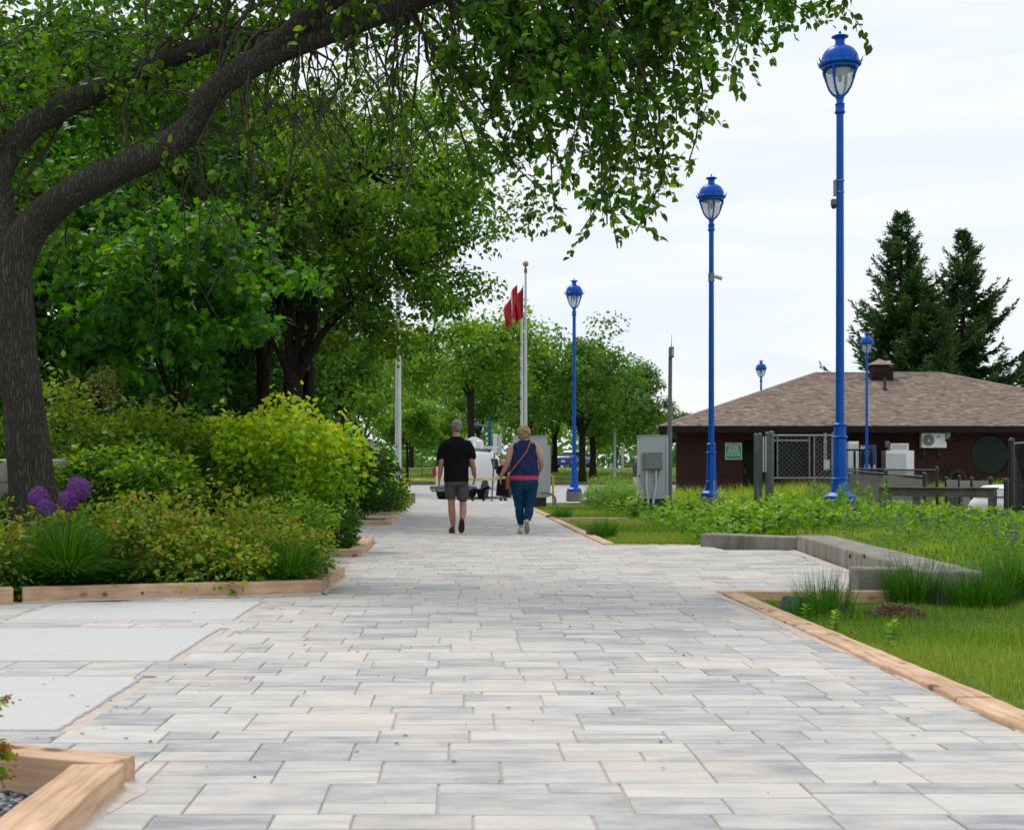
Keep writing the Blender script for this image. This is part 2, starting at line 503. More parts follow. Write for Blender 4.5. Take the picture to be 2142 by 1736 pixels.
def concrete_mat(name, c, c2, stain=0.5, broom=False):
    m, t, b = mat_new(name)
    b.inputs['Roughness'].default_value = 0.9; b.inputs['Specular IOR Level'].default_value = 0.2
    ge = t.nodes.new('ShaderNodeNewGeometry')
    mpn = t.nodes.new('ShaderNodeMapping'); mpn.inputs['Scale'].default_value = (2, 45, 1) if broom else (3.2, 3.2, .9)
    t.links.new(ge.outputs['Position'], mpn.inputs[0])
    n = t.nodes.new('ShaderNodeTexNoise'); n.inputs['Scale'].default_value = 1.6; n.inputs['Detail'].default_value = 7; n.inputs['Roughness'].default_value = .65
    t.links.new(mpn.outputs[0], n.inputs['Vector'])
    n2 = t.nodes.new('ShaderNodeTexNoise'); n2.inputs['Scale'].default_value = 90; n2.inputs['Detail'].default_value = 4
    t.links.new(ge.outputs['Position'], n2.inputs['Vector'])
    r = t.nodes.new('ShaderNodeValToRGB')
    r.color_ramp.elements[0].position = 0.5 - stain * .2; r.color_ramp.elements[0].color = rgba(c2)
    r.color_ramp.elements[1].position = 0.5 + stain * .2; r.color_ramp.elements[1].color = rgba(c)
    t.links.new(n.outputs['Fac'], r.inputs[0])
    mr = t.nodes.new('ShaderNodeMapRange'); mr.inputs[1].default_value = .3; mr.inputs[2].default_value = .7; mr.inputs[3].default_value = 0.88; mr.inputs[4].default_value = 1.10
    t.links.new(n2.outputs['Fac'], mr.inputs[0])
    sc1 = t.nodes.new('ShaderNodeVectorMath'); sc1.operation = 'SCALE'
    t.links.new(r.outputs[0], sc1.inputs[0]); t.links.new(mr.outputs[0], sc1.inputs['Scale'])
    t.links.new(sc1.outputs[0], b.inputs['Base Color'])
    bp = t.nodes.new('ShaderNodeBump'); bp.inputs['Strength'].default_value = 0.4; bp.inputs['Distance'].default_value = 0.004
    t.links.new(n2.outputs['Fac'] if not broom else n.outputs['Fac'], bp.inputs['Height']); t.links.new(bp.outputs[0], b.inputs['Normal'])
    return m

def ramp_attr(name, stops, rough=0.85):
    m, t, b = mat_new(name)
    b.inputs['Roughness'].default_value = rough; b.inputs['Specular IOR Level'].default_value = 0.25
    at = t.nodes.new('ShaderNodeAttribute'); at.attribute_name = 'rnd'
    r = t.nodes.new('ShaderNodeValToRGB'); els = r.color_ramp.elements
    els[0].position = stops[0][0]; els[0].color = rgba(stops[0][1]); els[1].position = stops[-1][0]; els[1].color = rgba(stops[-1][1])
    for p_, c_ in stops[1:-1]:
        e = els.new(p_); e.color = rgba(c_)
    t.links.new(at.outputs['Fac'], r.inputs[0]); t.links.new(r.outputs[0], b.inputs['Base Color'])
    return m

def brick_mat(name):
    m, t, b = mat_new(name)
    b.inputs['Roughness'].default_value = 0.9; b.inputs['Specular IOR Level'].default_value = 0.2
    ge = t.nodes.new('ShaderNodeNewGeometry')
    sp = t.nodes.new('ShaderNodeSeparateXYZ'); t.links.new(ge.outputs['Position'], sp.inputs[0])
    ad = t.nodes.new('ShaderNodeMath'); ad.operation = 'ADD'
    t.links.new(sp.outputs[0], ad.inputs[0]); t.links.new(sp.outputs[1], ad.inputs[1])
    cx = t.nodes.new('ShaderNodeCombineXYZ'); t.links.new(ad.outputs[0], cx.inputs[0]); t.links.new(sp.outputs[2], cx.inputs[1])
    br = t.nodes.new('ShaderNodeTexBrick'); br.inputs['Scale'].default_value = 1.0
    br.inputs['Brick Width'].default_value = 0.21; br.inputs['Row Height'].default_value = 0.075; br.inputs['Mortar Size'].default_value = 0.006
    br.inputs['Color1'].default_value = (0.050, 0.019, 0.014, 1); br.inputs['Color2'].default_value = (0.032, 0.013, 0.011, 1)
    br.inputs['Mortar'].default_value = (0.028, 0.019, 0.017, 1)
    t.links.new(cx.outputs[0], br.inputs['Vector']); t.links.new(br.outputs['Color'], b.inputs['Base Color'])
    return m

def glass_mat(name, c=(0.02, 0.03, 0.03), rough=0.05):
    m, t, b = mat_new(name)
    b.inputs['Base Color'].default_value = rgba(c); b.inputs['Roughness'].default_value = rough
    b.inputs['Specular IOR Level'].default_value = 0.09
    return m

M = {}
M['paver'] = paver_mat()
M['sand'] = simple('joint_sand', (0.66, 0.575, 0.49), 0.95, (0.55, 0.47, 0.40), 30, 0.5, 200)
M['slab'] = concrete_mat('broom_concrete', (0.60, 0.60, 0.59), (0.50, 0.50, 0.49), 0.9, broom=True)
M['kerb'] = concrete_mat('weathered_concrete', (0.36, 0.335, 0.295), (0.15, 0.14, 0.125), 1.0)
M['bollard'] = concrete_mat('bollard_concrete', (0.36, 0.35, 0.32), (0.24, 0.23, 0.21), 0.8)
M['pedestal'] = concrete_mat('pedestal_concrete', (0.20, 0.18, 0.16), (0.11, 0.10, 0.09), 0.8)
M['timber'] = wood_mat('cedar_timber', (0.67, 0.455, 0.30), (0.49, 0.30, 0.18))
M['greywood'] = wood_mat('grey_weathered_wood', (0.19, 0.18, 0.17), (0.10, 0.094, 0.088))
M['grass_ground'] = simple('grass_ground', (0.13, 0.20, 0.03), 0.95, (0.075, 0.125, 0.02), 3.0, 0.6, 60)
M['soil'] = simple('garden_soil', (0.06, 0.04, 0.028), 0.95, (0.03, 0.02, 0.015), 18, 1.0, 60)
M['gravel'] = simple('grey_gravel', (0.30, 0.31, 0.32), 0.9, (0.10, 0.11, 0.12), 60, 1.0, 90)
M['asphalt'] = simple('pale_road', (0.46, 0.445, 0.43), 0.95, (0.38, 0.37, 0.36), 2.0, 0.3, 80)
M['sidewalk'] = simple('sidewalk', (0.50, 0.48, 0.45), 0.95, (0.42, 0.40, 0.38), 2.0, 0.3, 60)
M['lampblue'] = simple('blue_paint', (0.0008, 0.095, 0.50), 0.32, (0.0008, 0.080, 0.44), 3.0, spec=0.20)
M['white'] = simple('white_paint', (0.78, 0.78, 0.78), 0.35, (0.72, 0.72, 0.72), 3.0, coat=0.3)
M['white_metal'] = simple('white_metal_pole', (0.62, 0.64, 0.67), 0.4, (0.55, 0.57, 0.60), 3.0)
M['grey_cab'] = simple('pale_grey_cabinet', (0.46, 0.49, 0.51), 0.5, (0.40, 0.43, 0.45), 2.0, stretch=(1, 1, .4))
M['grey_box'] = simple('grey_plastic', (0.20, 0.225, 0.23), 0.55, (0.16, 0.18, 0.19), 5.0)
M['grey_post'] = simple('grey_steel', (0.13, 0.15, 0.16), 0.55, (0.09, 0.105, 0.115), 6.0)
M['galv'] = simple('galvanised_steel', (0.30, 0.31, 0.32), 0.45, (0.20, 0.21, 0.22), 12.0, metal=0.6)
M['black'] = simple('black_steel', (0.012, 0.012, 0.014), 0.4, (0.02, 0.02, 0.02), 5.0)
M['dark'] = simple('dark_plastic', (0.02, 0.02, 0.022), 0.6, (0.03, 0.03, 0.03), 5.0)
M['rubber'] = simple('tyre_rubber', (0.014, 0.014, 0.014), 0.8, (0.02, 0.02, 0.02), 8.0)
M['brick'] = brick_mat('dark_brick')
M['fascia'] = simple('brown_fascia', (0.012, 0.009, 0.009), 0.7, (0.009, 0.007, 0.007), 3.0, spec=0.2)
M['shingle'] = ramp_attr('roof_shingles', [(0, (0.13, 0.090, 0.068)), (.4, (0.225, 0.165, 0.130)), (.75, (0.305, 0.235, 0.190)), (1, (0.39, 0.31, 0.26))])
M['glass'] = glass_mat('dark_window_glass', (0.014, 0.024, 0.018))
M['interior'] = simple('dark_interior', (0.010, 0.010, 0.011), 0.9, (0.006, 0.006, 0.007), 3.0)
M['signgreen'] = simple('green_sign', (0.004, 0.28, 0.11), 0.5, (0.004, 0.25, 0.10), 3.0)
M['signwhite'] = simple('sign_white', (0.72, 0.74, 0.74), 0.5, (0.68, 0.70, 0.70), 3.0)
M['signgrey'] = simple('sign_back', (0.50, 0.52, 0.54), 0.5, (0.45, 0.47, 0.5), 3.0)
M['red'] = simple('red_paint', (0.42, 0.012, 0.02), 0.4, (0.36, 0.010, 0.016), 3.0)
M['flagred'] = simple('flag_red', (0.50, 0.014, 0.02), 0.8, (0.42, 0.012, 0.016), 4.0)
M['flagwhite'] = simple('flag_white', (0.75, 0.74, 0.74), 0.8, (0.66, 0.66, 0.66), 4.0)
M['flagblue'] = simple('flag_navy', (0.02, 0.025, 0.12), 0.8, (0.016, 0.02, 0.09), 4.0)
M['yellow'] = simple('yellow_paint', (0.70, 0.42, 0.03), 0.5, (0.60, 0.36, 0.03), 3.0)
M['tape'] = simple('yellow_tape', (0.75, 0.62, 0.16), 0.5, (0.68, 0.55, 0.12), 3.0)
M['vending'] = simple('vending_blue', (0.012, 0.03, 0.12), 0.35, (0.01, 0.022, 0.09), 3.0)
M['carblue'] = simple('car_blue', (0.012, 0.035, 0.25), 0.25, (0.010, 0.03, 0.22), 3.0, coat=0.5)
M['greentub'] = simple('green_plastic', (0.06, 0.12, 0.105), 0.6, (0.045, 0.09, 0.08), 6.0)
M['brass'] = simple('gilt_ball', (0.35, 0.30, 0.17), 0.4, (0.3, 0.25, 0.14), 6.0, metal=0.4)
# lantern glass: thin clear plastic
def lantern_glass():
    m = bpy.data.materials.new('lantern_glass'); m.use_nodes = True
    t = m.node_tree; t.nodes.clear()
    o = t.nodes.new('ShaderNodeOutputMaterial')
    tr = t.nodes.new('ShaderNodeBsdfTransparent'); tr.inputs[0].default_value = (0.90, 0.92, 0.93, 1)
    df = t.nodes.new('ShaderNodeBsdfDiffuse'); df.inputs[0].default_value = (0.75, 0.77, 0.80, 1)
    tl = t.nodes.new('ShaderNodeBsdfTranslucent'); tl.inputs[0].default_value = (0.75, 0.77, 0.80, 1)
    gl = t.nodes.new('ShaderNodeBsdfGlossy'); gl.inputs['Roughness'].default_value = 0.12
    m0 = t.nodes.new('ShaderNodeMixShader'); m0.inputs[0].default_value = 0.6
    m1 = t.nodes.new('ShaderNodeMixShader'); m1.inputs[0].default_value = 0.45
    m2 = t.nodes.new('ShaderNodeMixShader'); m2.inputs[0].default_value = 0.10
    t.links.new(df.outputs[0], m0.inputs[1]); t.links.new(tl.outputs[0], m0.inputs[2])
    t.links.new(tr.outputs[0], m1.inputs[1]); t.links.new(m0.outputs[0], m1.inputs[2])
    t.links.new(m1.outputs[0], m2.inputs[1]); t.links.new(gl.outputs[0], m2.inputs[2]); t.links.new(m2.outputs[0], o.inputs[0])
    return m
M['lantern'] = lantern_glass()
M['bark'] = bark_mat('grey_bark', (0.092, 0.085, 0.075), (0.045, 0.041, 0.036), 1.0, 0.8)
M['bark_dark'] = bark_mat('dark_bark', (0.075, 0.062, 0.052), (0.022, 0.018, 0.016), 1.4, 0.8)
M['twig'] = simple('twig_bark', (0.065, 0.05, 0.038), 0.9, (0.03, 0.024, 0.02), 20)
G = lambda *s: [(i / (len(s) - 1), c) for i, c in enumerate(s)]
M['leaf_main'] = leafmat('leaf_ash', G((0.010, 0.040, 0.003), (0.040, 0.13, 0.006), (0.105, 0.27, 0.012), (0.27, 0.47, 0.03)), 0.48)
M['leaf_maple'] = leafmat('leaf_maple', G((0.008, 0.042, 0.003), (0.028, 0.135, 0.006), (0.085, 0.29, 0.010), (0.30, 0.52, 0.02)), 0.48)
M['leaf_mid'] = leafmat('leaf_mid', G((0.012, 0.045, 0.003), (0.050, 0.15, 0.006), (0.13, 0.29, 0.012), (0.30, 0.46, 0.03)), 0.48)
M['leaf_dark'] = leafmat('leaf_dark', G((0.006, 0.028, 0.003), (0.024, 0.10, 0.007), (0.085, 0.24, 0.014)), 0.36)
M['leaf_far'] = leafmat('leaf_far', G((0.030, 0.10, 0.016), (0.075, 0.20, 0.024), (0.17, 0.34, 0.04)), 0.45)
M['leaf_gold'] = leafmat('leaf_gold', G((0.02, 0.085, 0.003), (0.12, 0.31, 0.005), (0.33, 0.56, 0.010), (0.58, 0.60, 0.02)), 0.38)
M['leaf_spirea'] = leafmat('leaf_spirea', G((0.015, 0.060, 0.003), (0.065, 0.20, 0.007), (0.19, 0.37, 0.012), (0.40, 0.42, 0.02), (0.36, 0.16, 0.03)), 0.36, tint=(1.2, 1.15, .6))
M['leaf_sorb'] = leafmat('leaf_sorbaria', G((0.025, 0.08, 0.004), (0.11, 0.24, 0.010), (0.30, 0.42, 0.03)), 0.38)
M['plume'] = leafmat('plume', G((0.12, 0.13, 0.03), (0.22, 0.20, 0.06), (0.30, 0.25, 0.10)), 0.3)
M['leaf_weed'] = leafmat('leaf_milkweed', G((0.03, 0.11, 0.010), (0.13, 0.32, 0.02), (0.34, 0.54, 0.06)), 0.40)
M['leaf_vetch'] = leafmat('leaf_vetch', G((0.025, 0.09, 0.010), (0.10, 0.25, 0.025), (0.25, 0.44, 0.06)), 0.40)
M['grass'] = leafmat('lawn_blades', G((0.05, 0.15, 0.008), (0.11, 0.25, 0.012), (0.19, 0.34, 0.022), (0.34, 0.36, 0.11)), 0.42)
M['grass_dark'] = leafmat('clump_blades', G((0.008, 0.050, 0.004), (0.035, 0.155, 0.008), (0.12, 0.33, 0.02)), 0.36)
M['grass_wild'] = leafmat('wild_blades', G((0.09, 0.23, 0.010), (0.17, 0.34, 0.015), (0.28, 0.42, 0.04), (0.38, 0.40, 0.13)), 0.45)
M['needle'] = leafmat('spruce_needles', G((0.010, 0.040, 0.014), (0.022, 0.075, 0.022), (0.045, 0.115, 0.026), (0.09, 0.16, 0.03)), 0.25)
M['purple'] = leafmat('allium_purple', G((0.10, 0.025, 0.17), (0.22, 0.06, 0.34), (0.36, 0.13, 0.48)), 0.3, tint=(1, .9, 1.1))
M['violet'] = leafmat('vetch_violet', G((0.07, 0.03, 0.20), (0.14, 0.07, 0.34)), 0.3, tint=(1, .9, 1.1))
M['stem'] = simple('green_stem', (0.10, 0.17, 0.05), 0.8, (0.08, 0.12, 0.04), 8)
M['drygrass'] = leafmat('dry_grass', G((0.10, 0.075, 0.05), (0.2, 0.16, 0.11), (0.28, 0.23, 0.16)), 0.2)
# ================================================================== the ground
def axis(parts):
    out = []
    for a, b, st in parts:
        n = max(1, int(round((b - a) / st)))
        out += [a + (b - a) * i / n for i in range(n)]
    out.append(parts[-1][1])
    return np.array(out)

gx = axis([(-1500, -200, 100), (-200, -40, 10), (-40, -8, 1.5), (-8, 2, .5), (2, 12, .25), (12, 40, 1.5), (40, 200, 10), (200, 1500, 100)])
gy = axis([(-60, 2, 6), (2, 24, .25), (24, 60, .6), (60, 140, 2.5), (140, 400, 20), (400, 3000, 200)])
XX, YY = np.meshgrid(gx, gy)
ZZ = gz(XX, YY)
V = np.stack([XX, YY, ZZ], -1).reshape(-1, 3)
nx, ny = len(gx), len(gy)
ii = (np.arange(ny - 1)[:, None] * nx + np.arange(nx - 1)[None, :]).ravel()
loops = np.stack([ii, ii + 1, ii + 1 + nx, ii + nx], 1).ravel()
ground = add('ground', fast_mesh('ground', V, loops, np.arange(len(ii)) * 4, smooth=True), M['grass_ground'])
tag(ground, kind='structure')

def drape(name, mat, poly_rows, dz, label=None):
    """sheet laid on the terrain: rows of (y, x0, x1)"""
    vs_, fs_ = [], []
    n = 14
    for y, x0, x1 in poly_rows:
        for k in range(n + 1):
            x = x0 + (x1 - x0) * k / n
            vs_.append((x, y, g1(x, y) + dz))
    m = n + 1
    for i in range(len(poly_rows) - 1):
        for k in range(n):
            fs_.append((i * m + k, i * m + k + 1, (i + 1) * m + k + 1, (i + 1) * m + k))
    o = add(name, mesh_from(name, vs_, fs_, True), mat)
    return tag(o, kind='structure')

# road across the end of the path and the kerb on its far side
road = drape('road', M['asphalt'], [(y, -80, 90) for y in (50.45, 50.7, 52, 54, 57, 60, 63, 66, 69, 72, 75, 77.5)], 0.055)
kerb_mb = MB()
for k in range(-20, 24):
    x0, x1 = k * 4.0, k * 4.0 + 3.985
    kerb_mb.box(((x0 + x1) / 2, 77.65, g1(x0, 77.65) + 0.08), (x1 - x0, 0.3, 0.3))
tag(kerb_mb.build('road_kerb', M['pedestal']), kind='structure')
# pavement that leaves the road on the far lawn
sw = drape('pavement', M['sidewalk'], [(y, -16 - (y - 80) * .35 + 3.4 * 0, -4.6 - (y - 80) * .02) if y < 84 else (y, -13.5 - (y - 84) * .8, -9.0 - (y - 84) * .55) for y in (78.0, 80, 82, 84, 87, 90, 95, 100, 108)], 0.03)
sw2 = drape('pavement', M['sidewalk'], [(y, -12, 40) for y in (84.5, 85.2, 86.2)], 0.035)
# far car park, where the blue car stands
lot = drape('car_park', M['asphalt'], [(y, -10, 60) for y in (112, 114, 118, 122, 126)], 0.04)

# ================================================================== paving
ZONES = [  # (y0, y1, [(x0, x1), ...])
    (2.6, 4.10, [(-0.95, 1.96)]),
    (4.10, 4.42, [(-0.965, 1.96)]),
    (4.42, 4.95, [(-3.4, 1.96)]),
    (4.95, 6.32, [(-1.335, 1.96)]),
    (6.32, 6.82, [(-3.4, 1.96)]),
    (6.82, 8.33, [(-1.335, 1.96)]),
    (8.33, 8.80, [(-3.6, 1.96)]),
    (8.80, 10.08, [(-3.6, -2.80), (-1.335, 1.96)]),
    (10.08, 10.42, [(-2.4, 1.96)]),
    (10.42, 10.76, [(-1.6, 1.99)]),
    (10.76, 10.92, [(-1.02, 1.99)]),
    (10.92, 12.70, [(-1.02, 3.62)]),
    (12.70, 15.80, [(-2.6, 3.80)]),
    (15.80, 17.3, [(-1.10, 4.05)]),
    (17.3, 18.62, [(-1.10, 3.25)]),
    (18.62, 19.3, [(-1.12, 1.92)]),
    (19.3, 26.5, [(-2.8, 1.94)]),
    (26.5, 31.0, [(-1.26, 1.99)]),
    (31.0, 33.0, [(-2.4, 2.02)]),
    (33.0, 37.5, [(-1.42, 2.05)]),
    (37.5, 44.0, [(-2.6, 2.08)]),
    (44.0, 48.0, [(-1.62, 2.12)]),
    (48.0, 50.4, [(-2.4, 2.16)]),
]
bed_mb = MB()
for y0, y1, iv in ZONES:
    for x0, x1 in iv:
        bed_mb.box(((x0 + x1) / 2, (y0 + y1) / 2, -0.0345), (x1 - x0 + .02, y1 - y0, 0.055))
# one loop of sand bed under slabs as well
bed_mb.box((-2.08, 7.5, -0.037), (1.50, 5.2, 0.055))
path = bed_mb.build('path', M['sand'])
tag(path, kind='structure')

def paver_geo(x0, x1, y0, y1, z, tilt=(0, 0)):
    gxx, gyy = 0.0032, 0.0026
    x0 += gxx; x1 -= gxx; y0 += gyy; y1 -= gyy
    c = 0.003
    cx, cy = (x0 + x1) / 2, (y0 + y1) / 2
    def zz(x, y): return z + (x - cx) * tilt[0] + (y - cy) * tilt[1]
    vs_ = []
    for (a, b, cc, d, dz) in ((x0, x1, y0, y1, -0.05), (x0, x1, y0, y1, -c), (x0 + c, x1 - c, y0 + c, y1 - c, 0)):
        for x, y in ((a, cc), (b, cc), (b, d), (a, d)):
            vs_.append((x, y, zz(x, y) + dz))
    fs_ = [(8, 9, 10, 11)]
    for l in (0, 4):
        for k in range(4):
            k2 = (k + 1) % 4
            fs_.append((l + k, l + k2, l + 4 + k2, l + 4 + k))
    return vs_, fs_

pr = random.Random(5)
pavers = []
PARTS = {0.36: [[1], [.5, .5], [.33, .67], [.67, .33], [.34, .33, .33], [.25, .75]],
         0.24: [[1], [.5, .5], [.45, .55], [1]], 0.30: [[1], [.5, .5], [.35, .65], [.6, .4]],
         0.12: [[1]], 0.16: [[1]]}
for y0, y1, iv in ZONES:
    y = y0
    bands = []
    while y < y1 - 1e-6:
        d = pr.choice([0.36, 0.36, 0.24, 0.30, 0.12, 0.36, 0.16])
        if y + d > y1 - 0.08: d2 = y1 - y
        else: d2 = d
        bands.append((y, y + d2, d)); y += d2
    for (a, b, d) in bands:
        x = -4.0 + pr.uniform(-.3, .3)
        while x < 4.4:
            w = pr.choice([.31, .36, .42, .31, .52])
            q = a
            for fr in pr.choice(PARTS[d]):
                e = q + (b - a) * fr
                segs = [(x, x + w)]
                if w > .4 and pr.random() < .4:
                    m_ = x + w * pr.choice([.4, .5, .6]); segs = [(x, m_), (m_, x + w)]
                for s0, s1 in segs:
                    for i0, i1 in iv:
                        c0, c1 = max(s0, i0), min(s1, i1)
                        if c1 - c0 > .05:
                            pavers.append((c0, c1, q, e))
                q = e
            x += w
def vis(p):
    cx, cy = (p[0] + p[1]) / 2, (p[2] + p[3]) / 2
    px = PX + cx / cy * F; py = PY + CAMH / cy * F
    if -150 < px < 2300 and py < 1830: return (p[1] - p[0]) * (p[3] - p[2]) / cy ** 3
    return -1
pavers.sort(key=vis, reverse=True)
prs = random.Random(8)
def p_attr(me, val):
    at = me.attributes.new('rnd', 'FLOAT', 'FACE'); at.data.foreach_set('value', val)
big_v, big_f, big_r = [], [], []
for i, p in enumerate(pavers):
    vs_, fs_ = paver_geo(*p, prs.uniform(-.0015, .0015), (prs.uniform(-.003, .003), prs.uniform(-.004, .004)))
    r_ = prs.random()
    if i < 290:
        c = Vector(((p[0] + p[1]) / 2, (p[2] + p[3]) / 2, 0))
        me = mesh_from('paver', [Vector(v) - c for v in vs_], fs_)
        p_attr(me, [r_] * len(fs_))
        add('paver', me, M['paver'], path, loc=c)
    else:
        b = len(big_v); big_v += vs_; big_f += [tuple(k + b for k in f) for f in fs_]; big_r += [r_] * len(fs_)
me = mesh_from('far_pavers', big_v, big_f); p_attr(me, big_r)
tag(add('far_pavers', me, M['paver'], path), kind='stuff')

for (y0, y1) in ((4.97, 6.30), (6.84, 8.31), (8.82, 10.06)):
    mb = MB()
    jit = random.Random(int(y0 * 10))
    poly = []
    for k in range(30): poly.append((-1.395 + jit.uniform(-.008, .005), y0 + (y1 - y0) * k / 29))
    poly += [(-2.79, y1 + jit.uniform(-.004, .004)), (-2.79, y0)]
    mb.prism(poly, -0.08, 0.002)
    mb.build('concrete_slab', M['slab'], path, bevel=0.004, seg=1)

# one paver cut to the slanting timber
mb = MB(); mb.prism([(-.970, 4.19), (-.970, 4.415), (-1.50, 4.415)], -.05, .0005)
me = mesh_from('paver', mb.v, mb.f); p_attr(me, [.4] * len(mb.f)); add('paver', me, M['paver'], path)
# pale joint sand drifted along the timbers
def drift(name, a, b, w, seed, z=.0035):
    r = random.Random(seed); a, b = Vector((a[0], a[1], 0)), Vector((b[0], b[1], 0)); d = b - a; n = max(6, int(d.length / .05)); nn = Vector((-d.y, d.x, 0)).normalized()
    vs_, fs_ = [], []; ww = w
    for i in range(n + 1):
        ww = max(.008, min(w * 2.2, ww + r.gauss(0, w * .22) + (w - ww) * .12)); p = a + d * i / n
        vs_ += [p + Vector((0, 0, z + .010)), p + nn * ww * .5 + Vector((0, 0, z + .004)), p + nn * ww + Vector((0, 0, .0012))]
    for i in range(n):
        for k in range(2): fs_.append((3 * i + k, 3 * i + k + 1, 3 * i + k + 4, 3 * i + k + 3))
    o = add(name, mesh_from(name, vs_, fs_, True), M['sand'], path); return o
drift('sand_drift', (-.945, 4.05), (-.945, 2.6), .045, 1)
drift('sand_drift', (1.966, 2.6), (1.966, 10.75), .032, 2, z=.0)
drift('sand_drift', (-1.03, 10.735), (-3.06, 10.005), .05, 3)
drift('sand_drift', (-1.0, 12.6), (-1.03, 10.76), .05, 4)
drift('sand_drift', (3.62, 12.8), (4.06, 17.1), .07, 5)
# loose bits of dirt and twigs lying on the paving
dv, dl, ds, dr = [], [], [], []
rd = np.random.default_rng(3)
n = 150
yy = 3.8 + 9 * rd.random(n) ** 1.4
pts = np.stack([rd.uniform(-1.8, 1.9, n), yy, np.full(n, .006)], 1)
pts[:40, 0] = -1.35 + rd.normal(0, .06, 40)
D, Nn = leaf_dirs(n, r=rd); D[:, 2] *= .1; Nn[:, 2] += 2
M['debris'] = ramp_attr('debris', [(0, (.03, .025, .02)), (1, (.16, .11, .07))])
deb = add('fallen_debris', leaf_mesh('fallen_debris', pts, D, Nn, rd.uniform(.008, .024, n), 'ovate', rd.random(n)), M['debris'])
tag(deb, 'tiny dark twigs and seed bits scattered on the paving', 'debris', kind='stuff')

# ================================================================== garden soil
def sheet(name, mat, poly, z, kind='structure'):
    mb = MB(); mb._add([(x, y, z) for x, y in poly], [tuple(range(len(poly)))])
    return tag(mb.build(name, mat), kind=kind)
sheet('garden_soil', M['soil'], [(-14, 9.0), (-3.3, 10.0), (-1.06, 10.72), (-1.06, 12.66), (-14, 12.66)], -0.045)
sheet('garden_soil', M['soil'], [(-14, 12.70), (-2.6, 12.70), (-2.6, 15.86), (-1.14, 15.86), (-1.17, 19.2), (-14, 19.2)], -0.046)
sheet('garden_soil', M['soil'], [(-14, 19.25), (-2.85, 19.25), (-2.85, 26.55), (-1.3, 26.55), (-1.3, 31), (-2.45, 31), (-2.45, 33), (-1.5, 33), (-1.5, 37.4), (-2.65, 37.4), (-2.65, 44), (-1.7, 44), (-1.7, 48), (-14, 48)], -0.047)
sheet('garden_gravel', M['gravel'], [(-4, 2), (-1.0, 2), (-1.0, 4.1), (-4, 4.5)], -0.045)
# small stones in the near bed
def stones(name, n, region, size, mat, label, seed):
    r = np.random.default_rng(seed)
    ico = MB().ell((0, 0, 0), (1, 1, .7), n=5, m=3)
    T = np.array([list(v) for v in ico.v]); Fs = ico.f
    C = np.stack([r.uniform(region[0], region[1], n), r.uniform(region[2], region[3], n), np.full(n, region[4])], 1)
    S = r.uniform(size[0], size[1], n)
    V = (C[:, None, :] + S[:, None, None] * (T[None] * r.uniform(.7, 1.3, (n, 1, 3)))).reshape(-1, 3)
    k = len(T); fl = np.concatenate([np.array(f) for f in Fs]); lens = np.array([len(f) for f in Fs])
    loops = ((np.arange(n) * k)[:, None] + fl[None]).ravel()
    st = np.concatenate([[0], np.cumsum(np.tile(lens, n))[:-1]])
    o = add(name, fast_mesh(name, V, loops, st, np.repeat(r.random(n), len(Fs))), mat)
    return tag(o, label, 'gravel', kind='stuff')
M['stone'] = ramp_attr('stones', [(0, (.05, .055, .06)), (.5, (.16, .17, .18)), (1, (.42, .42, .42))])
stones('gravel', 2600, (-1.75, -1.06, 3.0, 4.2, -.042), (.006, .015), M['stone'], 'grey crushed stone inside the near timber corner', 4)

# ================================================================== timber borders
def timber(parent, p0, p1, w=0.14, z0=-0.09, z1=0.09, sag=0.0, seed=0):
    p0 = Vector((p0[0], p0[1], 0)); p1 = Vector((p1[0], p1[1], 0))
    L = (p1 - p0).length; a = math.atan2(p1.y - p0.y, p1.x - p0.x)
    r = random.Random(seed + int(abs(p0.x * 100 + p0.y * 10)))
    mb = MB(); n = max(2, int(L / .12))
    vs_ = []
    for i in range(n + 1):
        x = L * i / n
        j = lambda s: r.uniform(-s, s)
        vs_ += [(x, j(.003), z0), (x, w + j(.003), z0), (x, w + j(.003), z1 + j(.002)), (x, j(.003), z1 + j(.002))]
    fs_ = [(3, 2, 1, 0), tuple(4 * n + k for k in range(4))]
    for i in range(n):
        b = 4 * i
        for k in range(4):
            k2 = (k + 1) % 4
            fs_.append((b + k, b + k2, b + 4 + k2, b + 4 + k))
    mb._add(vs_, fs_)
    me = mesh_from('timber', mb.v, mb.f)
    o = add('timber', me, M['timber'], parent)
    o.location = p0 - Vector((parent.location.x, parent.location.y, parent.location.z)); o.rotation_euler = (0, 0, a)
    b_ = o.modifiers.new('bevel', 'BEVEL'); b_.width = 0.007; b_.segments = 2; b_.limit_method = 'ANGLE'; b_.angle_limit = R(50)
    return o

GB = 'cedar timber borders round the planting beds'
# near left corner (local y of a timber is its thickness, to the left of its direction)
t = empty('timber_border', (-0.95, 3.6, 0), 0, 'pale knotty cedar border corner around the grey gravel bed', 'border', GB)
timber(t, (-0.94, 2.5), (-0.94, 4.02), 0.15, -0.14, 0.073)
timber(t, (-0.94, 4.165), (-1.75, 4.52), -0.14 * -1, -0.14, 0.070)
